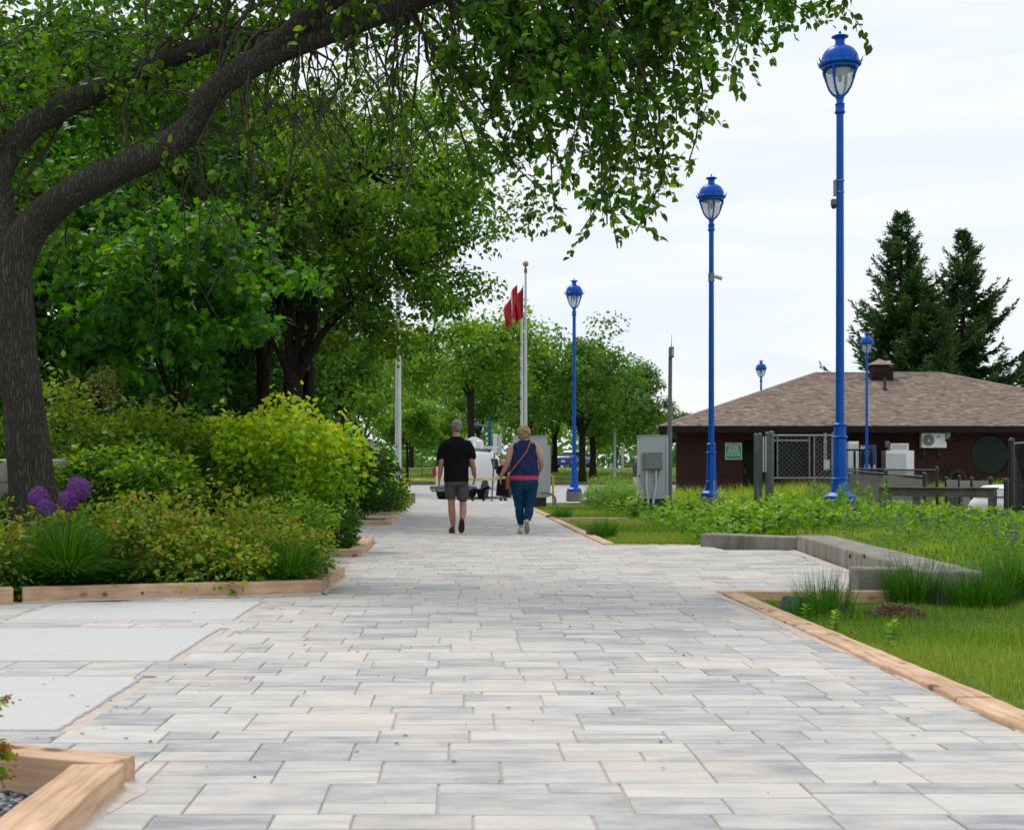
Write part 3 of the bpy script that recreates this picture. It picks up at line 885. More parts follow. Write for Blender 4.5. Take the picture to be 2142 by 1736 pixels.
# left bed with spirea
t = empty('timber_border', (-1.1, 10.6, 0), 0, 'long brown cedar border in front of the spirea and grass clump', 'border', GB)
timber(t, (-3.06, 10.01), (-1.04, 10.74), 0.14, -0.09, 0.105)
timber(t, (-3.75, 9.66), (-3.10, 9.93), 0.14, -0.09, 0.112)
timber(t, (-1.035, 10.75), (-1.00, 12.62), 0.15, -0.09, 0.10)
timber(t, (-1.16, 12.64), (-2.6, 12.64), -0.14, -0.09, 0.095)
for px, py in ((220, 1238), (298, 1237), (376, 1236), (597, 1236)):
    # recessed fixing holes with a washer on the front face
    Yq = 10.01 + ((px - PX) / F * 10.2 + 3.06) / 2.02 * .73
    mbx = MB(); c = Vector(((px - PX) / F * Yq, Yq - .012, 0.045))
    mbx.tube([c, c + Vector((0, .02, 0))], 0.014, 10)
    mbx.build('washer', M['grey_post'], t, W=True)
t = empty('timber_border', (-1.1, 17.5, 0), 0, 'short cedar border round the leafy bed behind the spirea bed', 'border', GB)
timber(t, (-2.4, 15.72), (-1.06, 15.84), 0.14, -0.09, 0.085)
timber(t, (-1.06, 15.86), (-1.13, 19.25), 0.15, -0.09, 0.085)
timber(t, (-1.28, 19.25), (-2.6, 19.25), -0.14, -0.09, 0.085)
t = empty('timber_border', (-1.25, 28, 0), 0, 'cedar border at the foot of the dark flowering shrub', 'border', GB)
timber(t, (-3.2, 26.45), (-1.22, 26.5), 0.14, -0.09, 0.085)
timber(t, (-1.22, 26.52), (-1.30, 31.0), 0.15, -0.09, 0.085)
t = empty('timber_border', (-1.4, 35, 0), 0, 'cedar border at the second shrub bed from the road', 'border', GB)
timber(t, (-2.6, 32.95), (-1.38, 33.0), 0.14, -0.09, 0.085)
timber(t, (-1.38, 33.02), (-1.5, 37.5), 0.15, -0.09, 0.085)
t = empty('timber_border', (-1.6, 46, 0), 0, 'cedar border at the yellow shrub bed next to the road', 'border', GB)
timber(t, (-3.0, 43.95), (-1.44, 44.0), 0.14, -0.09, 0.085)
timber(t, (-1.44, 44.02), (-1.6, 48), 0.15, -0.09, 0.085)
# right side
t = empty('timber_border', (2.0, 8, 0), 0, 'long flush cedar border between the paving and the near lawn', 'border', GB)
timber(t, (2.10, 2.4), (2.10, 5.56), 0.15, -0.10, 0.022)
timber(t, (2.10, 5.575), (2.11, 8.05), 0.15, -0.10, 0.024)
timber(t, (2.11, 8.065), (2.13, 10.62), 0.15, -0.10, 0.020)
timber(t, (1.985, 10.77), (3.35, 10.80), 0.13, -0.12, 0.018)
t = empty('timber_border', (2.0, 24, 0), 0, 'long cedar border beside the lawn where the woman walks', 'border', GB)
timber(t, (2.06, 18.66), (2.08, 24.0), 0.15, -0.10, 0.022)
timber(t, (2.08, 24.02), (2.12, 29.9), 0.15, -0.10, 0.022)
timber(t, (2.14, 30.2), (2.22, 40.4), 0.15, -0.10, 0.022)
timber(t, (1.98, 29.95), (3.6, 30.0), 0.16, -0.10, 0.035)
timber(t, (1.94, 18.62), (3.06, 18.62), 0.10, -0.10, 0.004)

# ================================================================== concrete kerb wall on the right
def wallseg(mb, a, b, w, z0, z1):
    a = Vector((a[0], a[1], 0)); b = Vector((b[0], b[1], 0)); d = (b - a).normalized(); nn = Vector((d.y, -d.x, 0)) * w
    n = max(2, int((b - a).length / .7)); r = random.Random(9)
    vs_ = []
    for i in range(n + 1):
        p = a + (b - a) * i / n; q = lambda: r.uniform(-.002, .002)
        vs_ += [p + Vector((q(), q(), z0)), p + nn + Vector((0, 0, z0)), p + nn + Vector((q(), q(), z1 + q())), p + Vector((q(), q(), z1 + q()))]
    fs_ = [(0, 1, 2, 3), (4 * n + 3, 4 * n + 2, 4 * n + 1, 4 * n)]
    for i in range(n):
        c = 4 * i
        for k in range(4):
            k2 = (k + 1) % 4
            fs_.append((c + k, c + 4 + k, c + 4 + k2, c + k2))
    mb._add(vs_, fs_)
t = empty('concrete_wall', (4.0, 15, 0), 0, 'low weathered concrete kerb wall bending round the paved bay', 'wall')
mb = MB(); wallseg(mb, (4.07, 17.1), (3.10, 18.2), 0.35, -.15, .165); mb.build('wall_section', M['kerb'], t, W=True, bevel=.018)
mb = MB(); wallseg(mb, (3.47, 10.55), (4.07, 17.08), 0.42, -.15, .19); mb.build('wall_section', M['kerb'], t, W=True, bevel=.02)
mb = MB(); mb.box((3.30, 11.12, .03), (0.42, 0.26, .30)); mb.build('end_block', M['kerb'], t, W=True, bevel=.02)
for px, py in ((1778, 1150), (1808, 1152)):
    mb = MB(); c = P(px, py, 12.2); mb.lathe([(.010, 0), (.010, .035)], 8, (c.x, c.y, .188)); mb.build('anchor_bolt', M['black'], t, W=True)

# ================================================================== road-end concrete blocks
t = empty('concrete_block', (-1.75, 49.6, 0), 0, 'square concrete block where the left beds meet the road', 'block')
mb = MB(); mb.box((-1.85, 49.6, .13), (.75, .5, .42)); mb.build('block', M['kerb'], t, W=True, bevel=.02)
t = empty('concrete_edging', (2.6, 47, 0), 0, 'concrete edging at the foot of the pale cabinet by the road', 'edging')
mb = MB(); mb.box((2.35, 46.6, .08), (.5, .4, .36)); mb.build('corner_block', M['kerb'], t, W=True, bevel=.02)
mb = MB(); mb.box((7.4, 50.0, .0), (6.0, .2, .22)); mb.build('edge_strip', M['kerb'], t, W=True, bevel=.02)

# ================================================================== street lamps
def make_lamp():
    root = empty('street_lamp', (0, 0, 0), 0)
    H = 7.94
    mb = MB(); mb.lathe([(.30, -.55), (.30, -.03), (.285, 0)], 28); mb.build('pedestal', M['pedestal'], root, smooth=True, angle=50)
    ph = math.pi / 8
    mb = MB()
    mb.lathe([(.275, 0.0), (.275, .085), (.262, .105), (.185, .155), (.160, .165), (.158, .20), (.138, .375), (.145, .38), (.147, .395), (.135, .405),
              (.128, .42), (.107, 1.07), (.138, 1.082), (.138, 1.10), (.105, 1.115), (.102, 1.28), (.122, 1.292), (.122, 1.305), (.075, 1.335)], 8, ph=ph)
    base = mb.build('base', M['lampblue'], root, bevel=.004)
    mb = MB()
    mb.lathe([(.074, 1.30), (.062, H - 1.37)], 8, ph=ph)
    mb.build('shaft', M['lampblue'], root, bevel=.006)
    mb = MB()
    z0 = H - 1.40
    mb.lathe([(.070, z0), (.088, z0 + .02), (.088, z0 + .04), (.076, z0 + .055), (.076, z0 + .15), (.084, z0 + .165), (.06, z0 + .19), (.060, z0 + .25), (.072, z0 + .26), (.072, z0 + .31), (.03, z0 + .325)], 20)
    mb.build('collar', M['lampblue'], root, smooth=True, angle=45)
    # head (heights below the tip)
    T = lambda d: H - d
    mb = MB()
    prof = [(.325, T(.60)), (.352, T(.58)), (.352, T(.55)), (.330, T(.535)), (.312, T(.525))]
    for k in range(1, 10):
        a = k / 9 * math.pi / 2
        prof.append((.312 * math.cos(a) * .70 + .095 * (math.sin(a)) + .312 * .30 * (1 - math.sin(a)) , T(.525) + .265 * math.sin(a)))
    prof += [(.10, T(.25)), (.098, T(.24)), (.080, T(.23)), (.078, T(.15)), (.10, T(.125)), (.142, T(.105)), (.142, T(.095)), (.10, T(.075)), (.012, T(.06)), (.010, T(.045)), (.024, T(.03)), (.022, T(.012)), (.004, T(0))]
    mb.lathe(prof, 32)
    mb.build('dome', M['lampblue'], root, smooth=True, angle=35)
    for k in range(10):
        a = 2 * math.pi * k / 10 + .2
        mb = MB()
        u = Vector((math.cos(a), math.sin(a), 0)); w = Vector((-math.sin(a), math.cos(a), 0))
        mb._add([u * .335 + w * .03 + Vector((0, 0, T(.56))), u * .335 - w * .03 + Vector((0, 0, T(.56))), u * .39 + Vector((0, 0, T(.445))), u * .365 + Vector((0, 0, T(.555)))],
                [(0, 1, 2), (1, 3, 2), (3, 0, 2), (0, 3, 1)])
        mb.build('spike', M['lampblue'], root)
    mb = MB()
    mb.lathe([(.30, T(.605)), (.30, T(.64)), (.27, T(.66)), (.245, T(.66)), (.245, T(.605))], 32); mb.build('rim_band', M['lampblue'], root, smooth=True, angle=35)
    mb = MB(); prof = [(.03, T(1.085)), (.10, T(1.055)), (.16, T(.98)), (.20, T(.88)), (.222, T(.78)), (.225, T(.66))]
    vs0 = MB()
    n = 28
    for r_, z in prof:
        for k in range(n): vs0.v.append(Vector((r_ * math.cos(2 * math.pi * k / n), r_ * math.sin(2 * math.pi * k / n), z)))
    for i in range(len(prof) - 1):
        for k in range(n): vs0.f.append((i * n + k, i * n + (k + 1) % n, (i + 1) * n + (k + 1) % n, (i + 1) * n + k))
    vs0.build('glass_bowl', M['lantern'], root, smooth=True)
    mb = MB(); mb.lathe([(.11, T(.66)), (.09, T(.74)), (.035, T(.76)), (.03, T(.84)), (.015, T(.86))], 16); mb.build('bulb_holder', M['grey_box'], root, smooth=True)
    for k in range(4):
        a = 2 * math.pi * k / 4 + math.pi / 4 + .12
        u = Vector((math.cos(a), math.sin(a), 0))
        mb = MB()
        mb.tube([u * r_ + Vector((0, 0, T(d))) for r_, d in ((.285, .64), (.262, .72), (.245, .80), (.228, .87), (.190, .97), (.13, 1.05), (.06, 1.10))], [.024, .022, .026, .018, .018, .020, .026], 8)
        mb.tube([u * .305 + Vector((0, 0, T(.645))), u * .29 + Vector((0, 0, T(.72))), u * .250 + Vector((0, 0, T(.80)))], [.013, .012, .014], 6)
        mb.build('arm', M['lampblue'], root, smooth=True, angle=60)
    return root
lamp0 = make_lamp()
GL = 'tall blue park lamps'
lamps = [
    (1757, 24.0, 0.47, 1.0, 0.0, 'tall blue street lamp rising out of weeds beside the chain-link gate'),
    (1488, 35.0, 0.40, 1.0, 0.75, 'blue street lamp on a concrete pedestal right of the grey cabinet'),
    (1201, 53.0, 0.36, 1.0, 1.0, 'blue street lamp beside the road in front of the round leafy trees'),
    (1813, 56.0, None, 0.79, 0.4, 'slim blue street lamp standing right in front of the brick building'),
    (1592, 88.0, None, 1.0, 0.2, 'blue street lamp of which only the head shows above the roof'),
]
LAMPS = []
for i, (px, Y, zb, s, rz, lab) in enumerate(lamps):
    o = lamp0 if i == 0 else copy_tree(lamp0)
    x = (px - PX) / F * Y
    if zb is None: zb = g1(x, Y) + .25 * s
    if i == 4: zb = CAMH + (PY - 752) / F * Y - 7.94
    o.location = (x, Y, zb); o.rotation_euler = (0, 0, rz); o.scale = (s, s, s)
    tag(o, lab, 'street lamp', GL)
    LAMPS.append(o)

def fix_on(px, py, Y): return P(px, py, Y)
# radio box and cameras clamped to the lamps
c = P(1757, 390, 24.0)
t = empty('radio_box', (c.x, c.y, c.z), 0, 'grey radio box strapped to the tallest blue lamp', 'radio box')
mb = MB(); mb.box((-.085, 0, -.03), (.035, .10, .27)); mb.build('housing', M['grey_box'], t, bevel=.006)
for dz in (.09, -.10):
    mb = MB(); mb.lathe([(.076, dz - .008), (.076, dz + .008)], 16); mb.build('strap', M['galv'], t)
t = empty('security_camera', (c.x, c.y, c.z - .30), 0, 'grey dome camera under the radio box on the tallest lamp', 'camera')
mb = MB(); mb.box((-.105, 0, .03), (.085, .10, .10)); mb.build('housing', M['grey_post'], t, bevel=.01)
mb = MB(); mb.ell((-.105, 0, -.035), (.045, .045, .05)); mb.build('lens_dome', M['dark'], t, smooth=True)
c = P(1488, 581, 35.0)
t = empty('security_camera', (c.x, c.y, c.z), 0, 'pale bullet camera on the blue lamp beside the cabinet', 'camera')
mb = MB(); mb.lathe([(.079, -.10), (.079, .10)], 16); mb.build('clamp', M['grey_box'], t)
mb = MB(); mb.tube([(.07, 0, .02), (.12, -.02, .02), (.25, -.06, -.03)], [.02, .05, .05], 10); mb.build('housing', M['signgrey'], t, bevel=.004)

# ================================================================== cabinets, poles
def cabinet(name, label, x0, x1, Y, z0, z1, d, mat):
    t = empty(name, ((x0 + x1) / 2, Y, z0), 0, label, 'cabinet')
    mb = MB(); mb.box(((x0 + x1) / 2, Y + d / 2, (z0 + z1) / 2 + .04), (x1 - x0, d, z1 - z0 - .08)); mb.build('housing', mat, t, W=True, bevel=.01)
    mb = MB(); mb.box(((x0 + x1) / 2, Y + d / 2, z1 + .012), (x1 - x0 + .04, d + .04, .022)); mb.build('top_cover', mat, t, W=True, bevel=.004)
    mb = MB(); mb.box(((x0 + x1) / 2, Y + d / 2, z0 - .10), (x1 - x0 - .06, d - .05, .36)); mb.build('plinth', M['dark'], t, W=True)
    return t
Y = 36.6
a, b = P(1340, 912, Y), P(1397, 1050, Y)
t = cabinet('electrical_cabinet', 'pale grey electrical cabinet with a darker box and white conduits', a.x, b.x, Y, b.z, a.z, .75, M['grey_cab'])
q0, q1 = P(1345, 946, Y), P(1384, 982, Y)
mb = MB(); mb.box(((q0.x + q1.x) / 2, Y - .075, (q0.z + q1.z) / 2), (q1.x - q0.x, .15, q0.z - q1.z)); jb = mb.build('junction_box', M['grey_box'], t, W=True, bevel=.012)
mb = MB(); mb.box(((q0.x + q1.x) / 2, Y - .156, (q0.z + q1.z) / 2), (q1.x - q0.x - .03, .012, q0.z - q1.z - .03)); mb.build('lid', M['grey_box'], jb, W=True, bevel=.004)
for px, dx in ((1352, .06), (1372, -.10)):
    p0, p1 = P(px, 982, Y - .06), P(px, 1064, Y - .06)
    mb = MB(); mb.tube([p0, p0 * .6 + p1 * .4, p1 + Vector((dx, -.02, 0))], .034, 10); mb.build('conduit', M['white_metal'], t, W=True, smooth=True)
p0, p1 = P(1378, 982, Y - .06), P(1366, 1066, Y - .06)
mb = MB(); mb.tube([p0, p1], .008, 6); mb.build('cable', M['dark'], t, W=True)
mb = MB(); q = P(1398, 985, Y); mb.box((q.x - .03, Y - .012, q.z), (.06, .024, 1.72)); mb.build('door_edge', M['grey_cab'], t, W=True, bevel=.004)
mb = MB(); q = P(1341, 1000, Y); mb.tube([q + Vector((-.04, .05, 0)), q + Vector((-.04, .05, .1))], .02, 8); mb.build('handle', M['galv'], t, W=True)

Y = 44
a, b = P(1112, 913, Y), P(1145, 1046, Y)
t = cabinet('electrical_cabinet', 'pale grey electrical cabinet partly hidden behind the walking woman', a.x - .55, b.x, Y, b.z, a.z, .8, M['grey_cab'])
mb = MB(); q = P(1147, 985, Y); mb.box((q.x + .02, Y + .1, q.z), (.10, .10, 1.6)); mb.build('side_rail', M['grey_cab'], t, W=True, bevel=.01)
mb = MB(); q0, q1 = P(1118, 985, Y), P(1116, 1048, Y); mb.tube([q0 + Vector((0, -.05, 0)), q1 + Vector((0, -.05, 0))], .045, 10); mb.build('conduit', M['white_metal'], t, W=True, smooth=True)
mb = MB(); mb.tube([P(1138 + 24 * math.sin(u), 1046 - 16 * math.cos(u), Y - .3) for u in [i * math.pi / 10 - .3 for i in range(9)]], .035, 8); mb.build('hose', M['grey_box'], t, W=True, smooth=True)

Y = 37.6
a, b = P(1402.5, 728, Y), P(1401, 1060, Y)
t = empty('antenna_pole', (b.x, Y, -0.05), 0, 'slim dark grey pole with floodlight box and whip antenna', 'pole')
mb = MB(); mb.tube([(b.x, Y, -.1), (b.x, Y, 2.2), (b.x, Y, 2.22), (a.x, Y, a.z)], [.062, .062, .055, .050], 12); mb.build('pole_shaft', M['grey_post'], t, W=True, smooth=True, angle=50)
q = P(1404.5, 737, Y - .1); mb = MB(); mb.box((q.x, q.y, q.z), (.12, .16, .28)); fb = mb.build('light_box', M['grey_post'], t, W=True, bevel=.012)
mb = MB(); mb.box((q.x + .025, q.y - .085, q.z - .01), (.06, .012, .19)); mb.build('light_lens', M['signgrey'], fb, W=True)
mb = MB(); mb.tube([q + Vector((0, 0, .14)), P(1405, 699, Y - .1)], [.012, .003], 6); mb.build('antenna', M['grey_post'], t, W=True)
# whip marker post beside lamp 2
q = P(1494, 1070, 33.5)
t = empty('marker_stake', (q.x, q.y, q.z), 0, 'short grey metal stake in front of the lamp pedestal', 'stake')
mb = MB(); mb.box((0, 0, .26), (.05, .03, .86)); mb.box((0.0, 0, .70), (.035, .02, .04)); mb.build('stake', M['galv'], t, bevel=.004)

# flag poles with hanging flags
def flagpole(px, Y, ytop, r, label, ball=True):
    x = (px - PX) / F * Y
    z1 = CAMH + (PY - ytop) / F * Y
    t = empty('flagpole', (x, Y, g1(x, Y)), 0, label, 'flagpole', 'white poles beside the road')
    z0 = g1(x, Y) - .1
    mb = MB(); mb.tube([(x, Y, z0), (x, Y, z0 + 1.5), (x, Y, z1 - .3)], [r, r, r * .62], 16); mb.build('pole_shaft', M['white_metal'], t, W=True, smooth=True, angle=60)
    if ball:
        mb = MB(); mb.lathe([(r * .5, -.35), (r * .9, -.33), (r * .9, -.20), (.03, -.16), (.03, -.11)], 12, (x, Y, z1)); mb.build('truck', M['grey_post'], t, W=True, smooth=True, angle=40)
        mb = MB(); mb.ell((x, Y, z1 - .02), (.105, .105, .105)); mb.build('finial_ball', M['brass'], t, W=True, smooth=True)
        for dz in (.16, .24, .33, .46):
            pass
    return t, x
fp1, fx1 = flagpole(1099.5, 49.5, 551, .062, 'white flagpole with gilt ball right of the drooping red flag')
fp2, fx2 = flagpole(1091.5, 50.8, 600, .062, 'white flagpole carrying black rope cleats left of its twin', ball=False)
for py in (720, 770, 800, 835, 862):
    q = P(1088, py, 50.7); mb = MB(); mb.box((q.x, q.y, q.z), (.07, .05, .05)); mb.build('cleat', M['dark'], fp2, W=True, bevel=.008)
def flag(px0, py0, w, h, Y, label, mats, seed):
    """drooping cloth: hoist edge on the pole, fabric falling in folds"""
    q = P(px0, py0, Y); t = empty('flag', (q.x, q.y, q.z), 0, label, 'flag', 'red flags hanging from the poles')
    r = random.Random(seed); nu, nv = 26, 16
    def pt(u, v):
        fall = u ** 1.25 * h * .72
        sx = -w * (u * (0.55 + .45 * (1 - v * .35)) + .10 * math.sin(u * 9 + seed))
        return (sx, .10 * math.sin(u * 15 + v * 2.2 + seed) * (.25 + u), -v * h * (1 - .35 * u) - fall)
    cuts = [0] + [m_[0] for m_ in mats]
    for (u1, mat), u0 in zip(mats, cuts):
        vs_, fs_ = [], []
        us = [u0 + (u1 - u0) * k / nu for k in range(nu + 1)]
        for u in us:
            for k in range(nv + 1): vs_.append(pt(u, k / nv))
        for i in range(nu):
            for k in range(nv):
                a = i * (nv + 1) + k; fs_.append((a, a + 1, a + nv + 2, a + nv + 1))
        o = add('flag_panel', mesh_from('flag_panel', vs_, fs_, True), mat, t)
        sm = o.modifiers.new('solid', 'SOLIDIFY'); sm.thickness = .006
flag(1097, 592, .42, 1.15, 49.45, 'drooping red ensign with a dark and white canton', [(.14, M['flagwhite']), (.34, M['flagblue']), (1, M['flagred'])], 2)
flag(1080, 596, .40, 1.15, 50.75, 'drooping red and white flag half behind the leaves', [(.3, M['flagred']), (.48, M['flagwhite']), (1, M['flagred'])], 5)

Y = 51.5; x = (833 - PX) / F * Y
t = empty('light_column', (x, Y, g1(x, Y)), 0, 'thick white metal column standing among the left trees', 'pole')
mb = MB(); mb.tube([(x, Y, -.1), (x, Y, 3.0), (x, Y, 8.6)], [.118, .112, .085], 14); mb.build('pole_shaft', M['white_metal'], t, W=True, smooth=True, angle=50)
mb = MB(); mb.box((x + .02, Y - .115, 1.35), (.05, .03, .16)); mb.build('hatch', M['dark'], t, W=True, bevel=.004)
TAPE_A = Vector((x + .10, Y - .05, .84))

# yellow pipe guard beside the cabinet and the barrier tape
q0, q1 = P(1152, 994, 45.2), P(1157, 1034, 45.2)
t = empty('pipe_guard', (q1.x, q1.y, g1(q1.x, q1.y)), 0, 'yellow bent pipe guard beside the road cabinet', 'guard')
mb = MB(); mb.tube([(q0.x - .3, 45.2, q0.z - .02), (q0.x - .02, 45.2, q0.z), (q1.x, 45.2, q0.z - .06), (q1.x, 45.2, -.1)], .035, 10); mb.build('pipe', M['yellow'], t, W=True, smooth=True)
t = empty('barrier_tape', (0, 50, .9), 0, 'yellow barrier tape stretched across the end of the path', 'tape')
B = Vector((q0.x - .3, 45.15, q0.z - .02)); mb = MB()
vs_, fs_ = [], []
for i in range(31):
    u = i / 30; p = TAPE_A.lerp(B, u); p.z += -.10 * math.sin(math.pi * u) + .05 * u
    wob = .03 * math.sin(u * 37)
    vs_ += [p + Vector((0, wob, -.038)), p + Vector((0, -wob, .038))]
for i in range(30): fs_.append((2 * i, 2 * i + 2, 2 * i + 3, 2 * i + 1))
mb._add(vs_, fs_); o = mb.build('tape', M['tape'], t, W=True)
sm = o.modifiers.new('solid', 'SOLIDIFY'); sm.thickness = .003

# ================================================================== green in-ground boxes
def tub(px, py, Y, w, h, tilt, rz, label):
    x = (px - PX) / F * Y; z = g1(x, Y)
    t = empty('utility_box', (x, Y, z - .02), rz, label, 'utility box', 'green boxes sunk in the lawn')
    mb = MB(); rs = []
    for zz, s in ((0, 1.08), (h * .5, 1.03), (h, .98)):
        rs.append((0, 0, zz, w / 2 * s, w / 2.6 * s))
    mb.rings(rs, 28, 3.2); b = mb.build('body', M['greentub'], t, smooth=True, angle=50)
    mb = MB(); mb.rings([(0, 0, h + .001, w / 2 * .99, w / 2.6 * .99), (0, 0, h + .014, w / 2 * .97, w / 2.6 * .97)], 28, 3.2); mb.build('lid', M['greentub'], t, smooth=True, angle=40)
    t.rotation_euler = (R(-8), R(tilt), rz)
tub(1255, 1118, 21.6, .42, .15, 5, .15, 'green plastic utility box sunk askew in the lawn by the path')
tub(1163, 1078, 31.5, .46, .10, 0, 0, 'low green utility box in the lawn beyond the timber divider')
tub(1700, 1300, 9.75, .44, .10, 8, -.12, 'dark green utility box half buried in tall grass near the timber corner')
# ================================================================== brick building
EX0, EX1, EY0, EY1, EZ = 8.35, 31.6, 59.0, 76.3, 3.02
BX0 = 11.05
RX0, RX1, RY, RZ = 17.0, 22.96, 67.65, 5.86
bld = empty('brick_building', (20, 68, g1(20, 60)), 0, 'low dark brick building with a broad brown shingled hip roof', 'building')
WX0, WX1, WY0, WY1 = 9.25, 30.7, 60.0, 75.3
DX0, DX1 = 12.05, 13.6      # recessed doorway
mb = MB()
zb = -.3
def slabw(x0, x1, y0, y1, z0, z1): mb.box(((x0 + x1) / 2, (y0 + y1) / 2, (z0 + z1) / 2), (x1 - x0, y1 - y0, z1 - z0))
# the front wall has a round opening at WCX, WCZ
cw = P(2072, 951, 60.0); WCX, WCZ, WR = cw.x, cw.z, .86
slabw(WX0, DX0, WY0, WY0 + .3, zb, EZ - .05)
slabw(DX0, DX1, WY0 + .003, WY0 + .3, 2.45, EZ - .05)
slabw(DX1, WCX - 1.2, WY0, WY0 + .3, zb, EZ - .05)
slabw(WCX + 1.2, WX1, WY0, WY0 + .3, zb, EZ - .05)
_a = math.atan2(2.65, WY1 - WY0 - .3); _l = math.hypot(2.65, WY1 - WY0 - .3)
mb.box((WX0 + .16 + 2.65 / 2, (WY0 + .3 + WY1) / 2, (zb + EZ - .05) / 2), (.3, _l, EZ - .05 - zb), rz=-_a)
slabw(WX1 - .3, WX1 - .003, WY0 + .3, WY1, zb, EZ - .05)
slabw(WX0 + 2.8, WX1, WY1, WY1 + .3, zb, EZ - .05)
# wall with hole: fan between circle and square
n = 48
for y_, flip in ((WY0, False), (WY0 + .3, True)):
    vs_, fs_ = [], []
    angs = sorted([2 * math.pi * k / 48 for k in range(48)] + [math.atan2(dz_, dx_) % (2 * math.pi) for dx_ in (-1.2, 1.2) for dz_ in (EZ - .05 - WCZ, zb - WCZ)])
    n = len(angs)
    for a in angs:
        ca, sa = math.cos(a), math.sin(a)
        vs_.append((WCX + WR * ca, y_, WCZ + WR * sa))
        s = 1.2 / max(abs(ca), 1e-6)
        top, bot = (EZ - .05 - WCZ), (WCZ - zb)
        if abs(sa) > 1e-6: s = min(s, (top if sa > 0 else bot) / abs(sa))
        vs_.append((WCX + s * ca, y_, WCZ + s * sa))
    for k in range(n):
        k2 = (k + 1) % n
        f = (2 * k, 2 * k + 1, 2 * k2 + 1, 2 * k2)
        fs_.append(f[::-1] if flip else f)
    mb._add(vs_, fs_)
n = 48
mb.build('wall', M['brick'], bld, W=True)
mb = MB(); 
for k in range(n):
    a, b_ = 2 * math.pi * k / n, 2 * math.pi * (k + 1) / n
    mb.quad((WCX + WR * math.cos(a), WY0 - .002, WCZ + WR * math.sin(a)), (WCX + WR * math.cos(b_), WY0 - .002, WCZ + WR * math.sin(b_)), (WCX + WR * math.cos(b_), WY0 + .3, WCZ + WR * math.sin(b_)), (WCX + WR * math.cos(a), WY0 + .3, WCZ + WR * math.sin(a)))
mb.build('window_reveal', M['brick'], bld, W=True, smooth=True)
mb = MB(); mb.tube([(WCX + (WR - .02) * math.cos(2 * math.pi * k / 40), WY0 + .04, WCZ + (WR - .02) * math.sin(2 * math.pi * k / 40)) for k in range(41)], .045, 8, cap=False)
wf = mb.build('round_window', M['fascia'], bld, W=True, smooth=True)
mb = MB(); mb._add([(WCX + (WR - .02) * math.cos(2 * math.pi * k / 40), WY0 + .06, WCZ + (WR - .02) * math.sin(2 * math.pi * k / 40)) for k in range(40)], [tuple(range(40))])
mb.build('pane', M['glass'], wf, W=True)
for k in range(12):
    a = 2 * math.pi * k / 12 + .2; mb = MB(); q = Vector((WCX + (WR + .10) * math.cos(a), WY0 - .012, WCZ + (WR + .10) * math.sin(a)))
    mb.box(q, (.21, .02, .07), M=Matrix.Rotation(-(a + math.pi / 2), 3, 'Y')); mb.build('brick', M['brick'], bld, W=True)
# doorway
mb = MB(); mb.box(((DX0 + DX1) / 2, WY0 + .9, 1.1), (DX1 - DX0 - .02, .05, 2.68)); dr_ = mb.build('door', M['interior'], bld, W=True)
mb = MB(); mb.box((DX0 - .02, WY0 + .6, 1.1), (.04, .6, 2.68)); mb.build('door_jamb', M['fascia'], bld, W=True)
mb = MB(); mb.tube([(DX0 + .25, WY0 + .86, 1.0), (DX0 + .25, WY0 + .86, 1.3)], .015, 6); mb.build('handle', M['galv'], dr_, W=True)
# soffit and fascia
mb = MB(); mb.prism([(EX0 + .05, EY0 + .05), (EX1 - .05, EY0 + .05), (EX1 - .05, EY1 - .05), (BX0 + .06, EY1 - .05)], EZ - .08, EZ - .04); mb.build('soffit', M['fascia'], bld, W=True)
mb = MB()
fz = EZ - .13
mb.box(((EX0 + EX1) / 2, EY0 + .02, fz), (EX1 - EX0, .04, .27)); mb.box(((BX0 + EX1) / 2, EY1 - .02, fz), (EX1 - BX0, .04, .27))
mb.box(((EX0 + BX0) / 2 + .02, (EY0 + EY1) / 2, fz), (.04, math.hypot(BX0 - EX0, EY1 - EY0) - .12, .27), rz=-math.atan2(BX0 - EX0, EY1 - EY0)); mb.box((EX1 - .02, (EY0 + EY1) / 2, fz), (.04, EY1 - EY0 - .09, .27))
mb.build('fascia', M['fascia'], bld, W=True)
